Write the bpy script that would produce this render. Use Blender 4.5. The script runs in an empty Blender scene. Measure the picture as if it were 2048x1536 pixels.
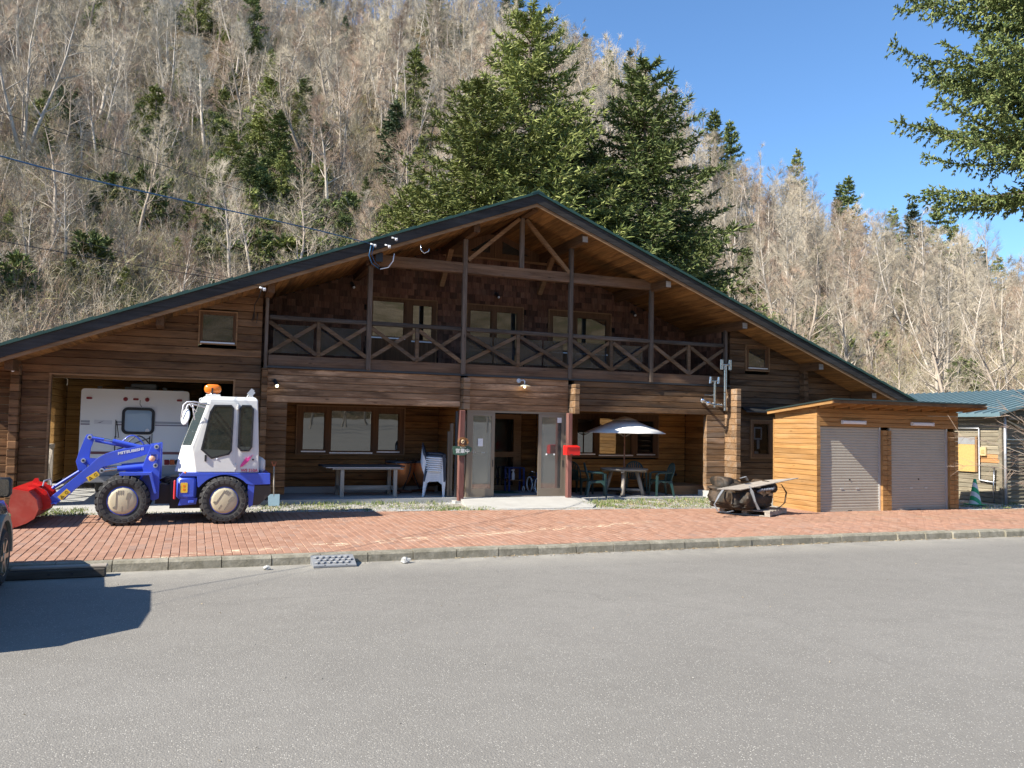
import bpy, math, random
from math import sin, cos, pi, radians, sqrt, atan2, hypot
from mathutils import Vector, Matrix
from mathutils.geometry import tessellate_polygon

S = bpy.context.scene
COL = S.collection
rnd = random.Random(7)

# ------------------------------------------------------------------ camera, sky, sun, exposure
def camera():
    yaw, pitch, roll = radians(21.1), radians(3.1), radians(1.084)
    c, s = cos, sin
    A = Matrix(((1, 0, 0), (0, 0, -1), (0, 1, 0)))
    Ry = Matrix(((c(yaw), 0, -s(yaw)), (0, 1, 0), (s(yaw), 0, c(yaw))))
    Rx = Matrix(((1, 0, 0), (0, c(pitch), s(pitch)), (0, -s(pitch), c(pitch))))
    Rz = Matrix(((c(roll), -s(roll), 0), (s(roll), c(roll), 0), (0, 0, 1)))
    M = Rz @ Rx @ Ry @ A
    cd = bpy.data.cameras.new('camera')
    co = bpy.data.objects.new('camera', cd); COL.objects.link(co)
    m = Matrix((M[0], -M[1], -M[2])).transposed().to_4x4()
    m.translation = (0, 0, 2.0)
    co.matrix_world = m
    cd.sensor_fit = 'HORIZONTAL'; cd.sensor_width = 36.0; cd.lens = 36.0 * 1646 / 2048
    cd.clip_start = 0.1; cd.clip_end = 2000
    S.camera = co
camera()

SUN_EL, SUN_AZ = radians(40.7), radians(12.2)     # light travels towards +X and a little towards +Y
SUN_DIR = Vector((cos(SUN_AZ) * cos(SUN_EL), sin(SUN_AZ) * cos(SUN_EL), -sin(SUN_EL)))
w = bpy.data.worlds.new('World'); S.world = w; w.use_nodes = True
nt = w.node_tree; bg = nt.nodes['Background']
sky = nt.nodes.new('ShaderNodeTexSky'); sky.sky_type = 'NISHITA'; sky.sun_disc = False
sky.sun_elevation = SUN_EL
sky.sun_rotation = atan2(-SUN_DIR.x, -SUN_DIR.y)  # clockwise from +Y, towards the sun
sky.air_density = 1.0; sky.dust_density = 0.15; sky.ozone_density = 3.0; sky.altitude = 300
mulc = nt.nodes.new('ShaderNodeMix'); mulc.data_type = 'RGBA'; mulc.blend_type = 'MULTIPLY'; mulc.inputs[0].default_value = 1
mulc.inputs[7].default_value = (.84, 1.07, 1.24, 1)      # the clear deep blue of the day
nt.links.new(sky.outputs[0], mulc.inputs[6]); nt.links.new(mulc.outputs[2], bg.inputs[0]); bg.inputs[1].default_value = 0.092
sd = bpy.data.lights.new('sun', 'SUN'); sd.energy = 5.0; sd.angle = radians(0.53); sd.color = (1.0, 0.935, 0.81)
so = bpy.data.objects.new('sun', sd); COL.objects.link(so)
so.location = (-20, -10, 40); so.rotation_euler = SUN_DIR.to_track_quat('-Z', 'Y').to_euler()
S.view_settings.view_transform = 'Standard'; S.view_settings.look = 'None'
S.view_settings.exposure = 1.02; S.view_settings.gamma = 1.0; S.view_settings.use_curve_mapping = False
S.cycles.max_bounces = 8; S.cycles.transparent_max_bounces = 12

# ------------------------------------------------------------------ mesh builder
class MB:
    def __init__(s): s.v = []; s.f = []
    def add(s, vs, fs):
        n = len(s.v); s.v += [tuple(p) for p in vs]; s.f += [tuple(i + n for i in f) for f in fs]; return s
    def box(s, x0, x1, y0, y1, z0, z1):
        return s.add([(x0,y0,z0),(x1,y0,z0),(x1,y1,z0),(x0,y1,z0),(x0,y0,z1),(x1,y0,z1),(x1,y1,z1),(x0,y1,z1)],
                     [(0,3,2,1),(4,5,6,7),(0,1,5,4),(1,2,6,5),(2,3,7,6),(3,0,4,7)])
    def bbox(s, x0, x1, y0, y1, z0, z1, b=.01):       # box with chamfered edges
        b = min(b, (x1-x0)*.45, (y1-y0)*.45, (z1-z0)*.45)
        vs = []; 
        for z, k in ((z0, b), (z0+b, 0), (z1-b, 0), (z1, b)):
            q = b if k == 0 else b
            if k == 0:
                vs += [(x0+b,y0,z),(x1-b,y0,z),(x1,y0+b,z),(x1,y1-b,z),(x1-b,y1,z),(x0+b,y1,z),(x0,y1-b,z),(x0,y0+b,z)]
            else:
                vs += [(x0+b,y0+b,z),(x1-b,y0+b,z),(x1-b,y0+b,z),(x1-b,y1-b,z),(x1-b,y1-b,z),(x0+b,y1-b,z),(x0+b,y1-b,z),(x0+b,y0+b,z)]
        fs = [(7,5,3,1)[::1], (24+1,24+3,24+5,24+7)]
        for l in range(3):
            for i in range(8):
                j = (i+1) % 8
                fs.append((l*8+i, l*8+j, l*8+8+j, l*8+8+i))
        n = len(s.v)
        # weld the doubled corners
        key = {}; m = []
        for p in vs:
            t = tuple(round(c, 5) for c in p)
            if t not in key: key[t] = len(key); s.v.append(p)
            m.append(n + key[t])
        for f in fs:
            g = []
            for i in f:
                if m[i] not in g: g.append(m[i])
            if len(g) > 2: s.f.append(tuple(g))
        return s
    def bar(s, p0, p1, w, h, up=(0,0,1)):
        p0 = Vector(p0); p1 = Vector(p1); d = (p1-p0).normalized(); u = Vector(up)
        r = d.cross(u)
        if r.length < 1e-4: r = d.cross(Vector((0,1,0)))
        r.normalize(); u = r.cross(d)
        a, b = r*w/2, u*h/2
        vs = [p0-a-b,p0+a-b,p0+a+b,p0-a+b,p1-a-b,p1+a-b,p1+a+b,p1-a+b]
        return s.add(vs, [(0,3,2,1),(4,5,6,7),(0,1,5,4),(1,2,6,5),(2,3,7,6),(3,0,4,7)])
    def tube(s, pts, r, n=6, cap=True):
        pts = [Vector(p) for p in pts]; m = len(pts)
        rs = r if isinstance(r, (list, tuple)) else [r]*m
        base = len(s.v); prev = None
        for i, p in enumerate(pts):
            d = (pts[min(i+1, m-1)] - pts[max(i-1, 0)]).normalized()
            if prev is None:
                a = d.orthogonal().normalized()
            else:
                a = (prev - d*prev.dot(d))
                a = a.normalized() if a.length > 1e-5 else d.orthogonal().normalized()
            prev = a; b = d.cross(a)
            for k in range(n):
                t = 2*pi*k/n
                s.v.append(tuple(p + (a*cos(t) + b*sin(t))*rs[i]))
        for i in range(m-1):
            for k in range(n):
                j = (k+1) % n
                s.f.append((base+i*n+k, base+i*n+j, base+i*n+n+j, base+i*n+n+k))
        if cap:
            s.f.append(tuple(base+k for k in reversed(range(n)))); s.f.append(tuple(base+(m-1)*n+k for k in range(n)))
        return s
    def lathe(s, prof, c=(0,0,0), axis='z', n=24, a0=0, a1=2*pi):
        base = len(s.v); full = abs(a1-a0-2*pi) < 1e-6; m = n if full else n+1
        for i in range(m):
            t = a0+(a1-a0)*i/n
            for r, h in prof:
                p = {'z': (r*cos(t), r*sin(t), h), 'y': (r*cos(t), h, r*sin(t)), 'x': (h, r*cos(t), r*sin(t))}[axis]
                s.v.append((p[0]+c[0], p[1]+c[1], p[2]+c[2]))
        k = len(prof)
        for i in range(n):
            j = (i+1) % m
            for q in range(k-1):
                f = (base+i*k+q, base+j*k+q, base+j*k+q+1, base+i*k+q+1)
                s.f.append(f if axis != 'y' else f[::-1])
        return s
    def prism(s, poly, a0, a1, axis='y', holes=()):
        """polygon (two coords) pushed along an axis; holes are cut out"""
        def P(p, a): return {'y': (p[0], a, p[1]), 'x': (a, p[0], p[1]), 'z': (p[0], p[1], a)}[axis]
        loops = [list(poly)] + [list(h) for h in holes]
        flat = [p for l in loops for p in l]; N = len(flat); n = len(s.v)
        s.v += [P(p, a0) for p in flat] + [P(p, a1) for p in flat]
        if holes or N > 4:
            tris = tessellate_polygon([[Vector((p[0], p[1], 0)) for p in l] for l in loops])
        else: tris = [tuple(range(N))]
        for t in tris:
            t = tuple(t)
            s.f.append(tuple(n+i for i in t)); s.f.append(tuple(n+N+i for i in reversed(t)))
        o = 0
        for l in loops:
            L = len(l)
            for i in range(L):
                j = (i+1) % L
                s.f.append((n+o+i, n+o+j, n+N+o+j, n+N+o+i))
            o += L
        return s
    def loft(s, loops, caps=True):
        n = len(s.v); k = len(loops[0])
        for l in loops: s.v += [tuple(p) for p in l]
        for a in range(len(loops)-1):
            for i in range(k):
                j = (i+1) % k
                s.f.append((n+a*k+i, n+a*k+j, n+a*k+k+j, n+a*k+k+i))
        if caps:
            s.f.append(tuple(n+i for i in reversed(range(k)))); s.f.append(tuple(n+(len(loops)-1)*k+i for i in range(k)))
        return s
    def sphere(s, c, r, n=10, m=6, sq=(1,1,1)):
        base = len(s.v)
        for i in range(m+1):
            a = -pi/2+pi*i/m
            for k in range(n):
                t = 2*pi*k/n
                s.v.append((c[0]+r*sq[0]*cos(a)*cos(t), c[1]+r*sq[1]*cos(a)*sin(t), c[2]+r*sq[2]*sin(a)))
        for i in range(m):
            for k in range(n):
                j = (k+1) % n
                s.f.append((base+i*n+k, base+i*n+j, base+i*n+n+j, base+i*n+n+k))
        return s
    def build(s, name, m=None, parent=None, smooth=False, world=True, fix=True, bevel=0):
        off = Vector((0,0,0))
        if world and parent is not None:
            q = parent
            while q is not None: off += q.location; q = q.parent
        me = bpy.data.meshes.new(name)
        me.from_pydata([(p[0]-off.x, p[1]-off.y, p[2]-off.z) for p in s.v], [], s.f)
        if m is not None: me.materials.append(m)
        if fix:
            import bmesh
            bm = bmesh.new(); bm.from_mesh(me)
            bmesh.ops.recalc_face_normals(bm, faces=bm.faces)
            bm.to_mesh(me); bm.free()
        if smooth is True: me.shade_smooth()
        o = bpy.data.objects.new(name, me); COL.objects.link(o)
        if parent is not None: o.parent = parent
        if isinstance(smooth, (int, float)) and smooth is not True and smooth:
            me.shade_smooth(); me.set_sharp_from_angle(angle=radians(smooth))
        if bevel:
            b = o.modifiers.new('bevel', 'BEVEL'); b.width = bevel; b.segments = 2; b.limit_method = 'ANGLE'; b.angle_limit = radians(35)
        return o

def tag(o, label, cat, group=None):
    o['label'] = label; o['category'] = cat
    if group: o['group'] = group
    return o
def thing(name, label, cat, loc=(0,0,0), group=None):
    o = bpy.data.objects.new(name, None); COL.objects.link(o); o.location = loc; o.empty_display_size = .2
    return tag(o, label, cat, group)
def structure(o): o['kind'] = 'structure'; return o
def stuff(o): o['kind'] = 'stuff'; return o
def dup(root, loc, rz=0, label=None, group=None, scl=None, rot=None):
    kids = {}
    for ob in [root] + list(root.children):
        kids[ob] = list(ob.children)
    r = root.copy(); COL.objects.link(r); r.location = loc
    r.rotation_euler = rot if rot else (0, 0, rz)
    if scl: r.scale = scl
    if label: r['label'] = label
    if group: r['group'] = group
    for ch in kids[root]:
        c = ch.copy(); COL.objects.link(c); c.parent = r
        for g in kids[ch]:
            d = g.copy(); COL.objects.link(d); d.parent = c
    return r
def text_mesh(name, txt, size, m, parent=None, ext=.001, shear=0, space=1.0, bold=0):
    cu = bpy.data.curves.new(name, 'FONT'); cu.body = txt; cu.size = size; cu.extrude = ext; cu.shear = shear
    cu.align_x = 'CENTER'; cu.align_y = 'CENTER'; cu.space_character = space; cu.offset = bold; cu.resolution_u = 3
    tmp = bpy.data.objects.new('tmp', cu); COL.objects.link(tmp)
    dg = bpy.context.evaluated_depsgraph_get()
    me = bpy.data.meshes.new_from_object(tmp.evaluated_get(dg)); bpy.data.objects.remove(tmp)
    me.name = name; me.materials.clear(); me.materials.append(m)
    o = bpy.data.objects.new(name, me); COL.objects.link(o); o.parent = parent
    return o
def rrect(x0, x1, z0, z1, r, n=4):
    out = []
    for cx, cz, a in ((x1-r, z1-r, 0), (x0+r, z1-r, pi/2), (x0+r, z0+r, pi), (x1-r, z0+r, 1.5*pi)):
        for i in range(n+1):
            t = a + pi/2*i/n; out.append((cx+r*cos(t), cz+r*sin(t)))
    return out
def inset(poly, d):
    """shrink a polygon by d (either winding)"""
    n = len(poly); A = sum(poly[i][0]*poly[(i+1)%n][1]-poly[(i+1)%n][0]*poly[i][1] for i in range(n)); sg = 1 if A > 0 else -1
    out = []
    for i in range(n):
        p0, p, p1 = (Vector(poly[i-1]), Vector(poly[i]), Vector(poly[(i+1)%n]))
        a = (p-p0).normalized(); b = (p1-p).normalized()
        na = Vector((-a.y, a.x))*sg; nb = Vector((-b.y, b.x))*sg
        m = na+nb
        if m.length < 1e-6: m = na.copy()
        m.normalize(); k = max(.35, m.dot(na))
        q = p+m*d/k; out.append((q.x, q.y))
    return out

# ------------------------------------------------------------------ materials
def new_mat(name):
    m = bpy.data.materials.new(name); m.use_nodes = True
    n = m.node_tree; b = n.nodes['Principled BSDF']
    return m, n, b
def N(n, t, **kw):
    x = n.nodes.new(t)
    for k, v in kw.items():
        if k.startswith('i_'):
            x.inputs[k[2:].replace('_', ' ')].default_value = v
        else: setattr(x, k, v)
    return x
def L(n, a, b): n.links.new(a, b)
def rgba(c): return (c[0], c[1], c[2], 1)
def ramp(n, fac, stops):
    r = N(n, 'ShaderNodeValToRGB'); e = r.color_ramp.elements
    while len(e) < len(stops): e.new(0.5)
    for el, (p, c) in zip(e, stops): el.position = p; el.color = rgba(c)
    L(n, fac, r.inputs[0]); return r.outputs[0]
def noise(n, vec, scale, detail=4, rough=.55, dist=0.0):
    t = N(n, 'ShaderNodeTexNoise'); t.inputs['Scale'].default_value = scale; t.inputs['Detail'].default_value = detail
    t.inputs['Roughness'].default_value = rough; t.inputs['Distortion'].default_value = dist
    L(n, vec, t.inputs['Vector']); return t.outputs['Fac']
def mixc(n, fac, a, b, mode='MIX'):
    x = N(n, 'ShaderNodeMix', data_type='RGBA', blend_type=mode)
    for sock, val in ((x.inputs[0], fac), (x.inputs[6], a), (x.inputs[7], b)):
        if isinstance(val, (int, float)): sock.default_value = val
        elif isinstance(val, tuple): sock.default_value = rgba(val)
        else: L(n, val, sock)
    return x.outputs[2]
def mathn(n, op, a, b=None, clamp=False):
    x = N(n, 'ShaderNodeMath', operation=op, use_clamp=clamp)
    for i, val in enumerate((a, b)):
        if val is None: continue
        if isinstance(val, (int, float)): x.inputs[i].default_value = val
        else: L(n, val, x.inputs[i])
    return x.outputs[0]
def maprange(n, v, a, b, c=0, d=1):
    x = N(n, 'ShaderNodeMapRange'); L(n, v, x.inputs[0])
    for i, q in enumerate((a, b, c, d)): x.inputs[i+1].default_value = q
    return x.outputs[0]
def coords(n, scale=(1,1,1), rand=True, kind='Object'):
    tc = N(n, 'ShaderNodeTexCoord'); mp = N(n, 'ShaderNodeMapping'); mp.inputs['Scale'].default_value = scale
    v = tc.outputs[kind]
    if rand:
        oi = N(n, 'ShaderNodeObjectInfo'); add = N(n, 'ShaderNodeVectorMath', operation='ADD')
        sc = N(n, 'ShaderNodeVectorMath', operation='SCALE'); sc.inputs[0].default_value = (37, 53, 71)
        L(n, oi.outputs['Random'], sc.inputs['Scale']); L(n, v, add.inputs[0]); L(n, sc.outputs[0], add.inputs[1]); v = add.outputs[0]
    L(n, v, mp.inputs['Vector']); return mp.outputs[0]
def bump(n, b, h, strength, dist):
    x = N(n, 'ShaderNodeBump'); x.inputs['Strength'].default_value = strength; x.inputs['Distance'].default_value = dist
    L(n, h, x.inputs['Height']); L(n, x.outputs[0], b.inputs['Normal'])
def vary(n, col, amt, src='obj'):
    """brightness change from piece to piece"""
    if src == 'obj': r = N(n, 'ShaderNodeObjectInfo').outputs['Random']
    else: r = N(n, 'ShaderNodeNewGeometry').outputs['Random Per Island']
    hs = N(n, 'ShaderNodeHueSaturation'); L(n, maprange(n, r, 0, 1, 1-amt, 1+amt), hs.inputs['Value']); L(n, col, hs.inputs['Color'])
    return hs.outputs[0]
def wood(name, dark, light, axis='x', rough=.75, gray=None, gamt=.5, var=.25, fine=24, knots=True, src='obj', bumpy=.5, blot=.35, pale=0.0):
    """boards: fine grain, long streaks, dark weather stains, bleached patches, knots"""
    m, n, b = new_mat(name); o = src == 'obj'
    def st(along, across): return coords(n, {'x': (along, across, across), 'y': (across, along, across), 'z': (across, across, along)}[axis], o)
    g = noise(n, st(1.1, fine), 1.0, 5, .65, .6)
    s2 = noise(n, st(.5, fine*2.2), 1.0, 4, .7, .3)
    col = ramp(n, g, [(.25, dark), (.75, light)])
    col = mixc(n, maprange(n, s2, .5, .68, 0, .55), col, tuple(c*.42 for c in dark))
    bl = noise(n, st(.75, 4.5), 1.0, 6, .72, .4)
    if blot: col = mixc(n, maprange(n, bl, .46, .64, 0, blot), col, tuple(c*.33 for c in dark))
    if gray: col = mixc(n, maprange(n, noise(n, st(.5, 3.5), 1.3, 6, .72), .47, .68, 0, gamt), col, gray)
    if pale: col = mixc(n, maprange(n, noise(n, st(.42, 3.0), 1.0, 7, .75, .5), .51, .63, 0, pale), col, tuple(min(1, c*1.45+.03) for c in light))
    if knots:
        vo = N(n, 'ShaderNodeTexVoronoi'); L(n, st(2.2, 7), vo.inputs['Vector']); vo.inputs['Scale'].default_value = .8
        col = mixc(n, maprange(n, vo.outputs['Distance'], .04, .12, .8, 0), col, tuple(c*.35 for c in dark))
    col = vary(n, col, var, src)
    L(n, col, b.inputs['Base Color']); b.inputs['Roughness'].default_value = rough
    b.inputs['Specular IOR Level'].default_value = .25
    bump(n, b, mathn(n, 'ADD', g, s2), bumpy, .005)
    return m
def plain(name, col, rough=.5, metal=0.0, var=.08, scale=6, spec=.5, bumpy=0, coat=0, dirt=None, damt=.4):
    m, n, b = new_mat(name)
    v = coords(n, (1,1,1), True)
    f = noise(n, v, scale, 5, .6)
    c = mixc(n, f, tuple(x*(1-var) for x in col), tuple(min(1, x*(1+var)) for x in col))
    if dirt:
        c = mixc(n, maprange(n, noise(n, v, 2.3, 6, .7), .48, .75, 0, damt), c, dirt)
    L(n, c, b.inputs['Base Color']); b.inputs['Metallic'].default_value = metal
    L(n, maprange(n, f, .3, .7, max(.02, rough*.85), min(1, rough*1.15)), b.inputs['Roughness'])
    b.inputs['Specular IOR Level'].default_value = spec
    if coat: b.inputs['Coat Weight'].default_value = coat; b.inputs['Coat Roughness'].default_value = .08
    if bumpy: bump(n, b, noise(n, v, scale*8, 4), bumpy, .004)
    return m
def pane_mat(name, refl, inside=(.012,.012,.012), clear=0.0, tint=(.9,.93,.92)):
    m = bpy.data.materials.new(name); m.use_nodes = True; n = m.node_tree; n.nodes.clear()
    out = N(n, 'ShaderNodeOutputMaterial'); gl = N(n, 'ShaderNodeBsdfGlossy'); gl.inputs['Roughness'].default_value = .015
    gl.inputs['Color'].default_value = rgba(tint)
    df = N(n, 'ShaderNodeBsdfDiffuse'); df.inputs['Color'].default_value = rgba(inside)
    tr = N(n, 'ShaderNodeBsdfTransparent'); tr.inputs['Color'].default_value = rgba(tint)
    a = N(n, 'ShaderNodeMixShader'); a.inputs[0].default_value = clear; L(n, df.outputs[0], a.inputs[1]); L(n, tr.outputs[0], a.inputs[2])
    fr = N(n, 'ShaderNodeFresnel'); fr.inputs['IOR'].default_value = 1.5
    fac = mathn(n, 'ADD', fr.outputs[0], refl, True)
    x = N(n, 'ShaderNodeMixShader'); L(n, fac, x.inputs[0]); L(n, a.outputs[0], x.inputs[1]); L(n, gl.outputs[0], x.inputs[2])
    bp = N(n, 'ShaderNodeBump'); bp.inputs['Strength'].default_value = .05; bp.inputs['Distance'].default_value = .01
    L(n, noise(n, coords(n), 2.0, 1), bp.inputs['Height']); L(n, bp.outputs[0], gl.inputs['Normal'])
    L(n, x.outputs[0], out.inputs[0]); return m
def emit(name, col, k):
    m, n, b = new_mat(name); b.inputs['Base Color'].default_value = rgba(col)
    b.inputs['Emission Color'].default_value = rgba(col); b.inputs['Emission Strength'].default_value = k; return m

W_LOG = wood('log_wood', (.095,.044,.019), (.25,.132,.058), 'x', gray=(.22,.165,.115), gamt=.25, var=.3, blot=.7, pale=.2)
W_LOGR = wood('log_wood_dark', (.075,.040,.02), (.205,.115,.056), 'x', gray=(.17,.14,.11), gamt=.35, var=.3, blot=.8)
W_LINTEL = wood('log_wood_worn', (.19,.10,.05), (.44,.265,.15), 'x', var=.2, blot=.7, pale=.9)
W_PORCH = wood('porch_wood', (.29,.118,.028), (.54,.25,.07), 'x', gamt=0, var=.18, blot=.55)
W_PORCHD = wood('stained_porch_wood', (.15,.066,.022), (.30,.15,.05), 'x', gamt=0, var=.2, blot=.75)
W_PORCHY = wood('porch_wood_side', (.24,.10,.027), (.46,.215,.066), 'y', gamt=0, var=.18, blot=.4)
W_GAR = wood('garage_wood', (.36,.19,.06), (.56,.33,.12), 'x', var=.12, blot=.25)
W_GARY = wood('garage_wood_side', (.36,.19,.06), (.56,.33,.12), 'y', var=.12, blot=.25)
W_END = wood('log_end_wood', (.15,.085,.042), (.34,.205,.11), 'x', gray=(.34,.29,.24), gamt=.45, var=.3, blot=.5)
W_SHED = wood('shed_wood', (.30,.15,.05), (.45,.25,.095), 'x', gray=(.24,.15,.08), gamt=.35, var=.12, rough=.6)
W_SHEDY = wood('shed_wood_side', (.33,.165,.055), (.48,.265,.10), 'y', gray=(.42,.28,.15), gamt=.35, var=.12, rough=.6)
W_POST = wood('post_wood', (.085,.062,.046), (.215,.165,.13), 'z', gray=(.20,.18,.165), gamt=.45, var=.25, blot=.5)
W_BEAM = wood('beam_wood', (.10,.054,.03), (.25,.15,.09), 'x', gray=(.15,.125,.105), gamt=.4, var=.2, blot=.55)
W_RAIL = wood('rail_wood', (.045,.035,.028), (.13,.10,.08), 'x', gray=(.15,.145,.14), gamt=.5, var=.3, blot=.5)
W_BRACE = wood('brace_wood', (.075,.046,.025), (.20,.125,.07), 'x', gray=(.13,.12,.115), gamt=.4, var=.35, blot=.5)
W_PURLIN = wood('purlin_wood', (.075,.036,.016), (.17,.09,.042), 'y', var=.15)
W_SOFFIT = wood('soffit_wood', (.18,.082,.025), (.35,.175,.058), 'y', gray=(.05,.026,.012), gamt=.8, var=.22)
W_FASCIA = wood('fascia_wood', (.018,.017,.016), (.06,.054,.05), 'x', gray=(.075,.075,.078), gamt=.45, var=.1)
W_TRIM = wood('trim_wood', (.20,.11,.055), (.34,.20,.10), 'x', var=.1)
W_FRAME = wood('window_wood', (.10,.05,.025), (.20,.105,.05), 'z', var=.1, knots=False)
W_GRAY = wood('bare_gray_wood', (.26,.22,.18), (.46,.41,.35), 'x', var=.12)
W_GRAYZ = wood('bare_gray_wood_upright', (.26,.22,.18), (.46,.41,.35), 'z', var=.12)
W_COT = wood('cottage_wood', (.19,.16,.115), (.38,.335,.25), 'y', gray=(.15,.14,.11), gamt=.55, var=.25, blot=.5)
W_COTX = wood('cottage_wood_front', (.15,.135,.10), (.29,.265,.205), 'x', gray=(.11,.11,.085), gamt=.6, var=.25, blot=.5)
W_RED = wood('red_stained_wood', (.13,.05,.042), (.22,.095,.08), 'z', gray=(.30,.22,.18), gamt=.25, var=.05, knots=False)
M_SHINGLE = wood('shingle_wood', (.075,.033,.021), (.20,.095,.058), 'z', gray=(.21,.13,.085), gamt=.4, var=.5, src='isl', knots=False, fine=30)
M_SHINGLEO = wood('shingle_wood_piece', (.075,.033,.021), (.20,.095,.058), 'z', gray=(.21,.13,.085), gamt=.4, var=.5, knots=False, fine=30)
M_SHEDROOF = plain('dark_roof_metal', (.022,.036,.034), .45, .0, .2, 3)
M_GREENROOF = plain('green_roof_metal', (.024,.064,.052), .42, .0, .2, 3)
M_BLUEROOF = plain('blue_green_roof_metal', (.13,.20,.225), .38, 0, .12, 2.5, dirt=(.22,.27,.27))
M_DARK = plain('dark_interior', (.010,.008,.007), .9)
M_BLACK = plain('black_plastic', (.018,.018,.02), .45)
M_FLASH = plain('dark_flashing', (.06,.062,.066), .4, .6)
M_ALU = plain('bronze_aluminium', (.235,.195,.15), .42, .35, .05)
M_ALUL = plain('pale_aluminium', (.62,.63,.65), .35, .6)
M_STEEL = plain('stainless_steel', (.62,.62,.61), .22, 1.0, .05)
M_CHROME = plain('chrome', (.75,.75,.76), .08, 1.0, .02)
M_CONC = plain('concrete', (.42,.41,.385), .88, 0, .14, 5, bumpy=.3, dirt=(.27,.26,.235))
M_CONCD = plain('slab_concrete', (.34,.34,.335), .85, 0, .12, 4, bumpy=.2, dirt=(.20,.20,.195))
M_GLASS = pane_mat('window_glass', .17)
M_GLASSU = pane_mat('upper_window_glass', .34)
M_GLASSD = pane_mat('dim_window_glass', .14, (.02,.025,.025))
M_GLASSC = pane_mat('clear_window_glass', .03, (.01,.01,.01), .92)
M_GLASSV = pane_mat('door_glass', .16, (.20,.20,.19), .62, (.86,.88,.86))
M_FILM = pane_mat('balcony_film', .05, (.06,.065,.072), .52, (.62,.64,.68))
M_WHITE = plain('white_paint', (.66,.66,.64), .4, 0, .05, 3, coat=.15, dirt=(.58,.56,.51), damt=.35)
M_WHITEP = plain('white_plastic', (.72,.73,.76), .45)
M_LOADBLUE = plain('loader_blue_paint', (.045,.092,.55), .36, 0, .12, 4, coat=.25, dirt=(.10,.11,.30), damt=.45)
M_REDP = plain('red_paint', (.60,.016,.012), .36, 0, .1, 5, coat=.2)
M_REDW = plain('worn_red_steel', (.38,.05,.03), .55, .1, .18, 7, dirt=(.46,.20,.14), damt=.5)
M_RUBBER = plain('tyre_rubber', (.030,.030,.030), .8, 0, .25, 9, bumpy=.3, dirt=(.10,.09,.08), damt=.6)
M_CREAM = plain('cream_cap', (.52,.455,.31), .5, 0, .05)
M_CREAMD = plain('cream_cap_recess', (.24,.21,.16), .6)
M_PINK = plain('magenta_decal', (.75,.06,.30), .4)
M_PINKD = plain('pink_letter', (.55,.10,.16), .4)
M_YELLOW = plain('yellow_sticker', (.75,.48,.04), .45)
M_ORANGE = plain('orange_lens', (.82,.20,.01), .15, 0, .1, coat=.5)
M_COPPER = plain('copper', (.60,.23,.085), .38, .55, .15, 3)
M_GREENCH = plain('dark_green_resin', (.016,.045,.042), .42, 0, .05)
M_SIGNG = plain('dark_green_sign', (.045,.10,.065), .55)
M_CANVAS = plain('canvas_white', (.72,.71,.68), .85)
M_ROPE = plain('vine_stem', (.26,.12,.04), .8)
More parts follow.
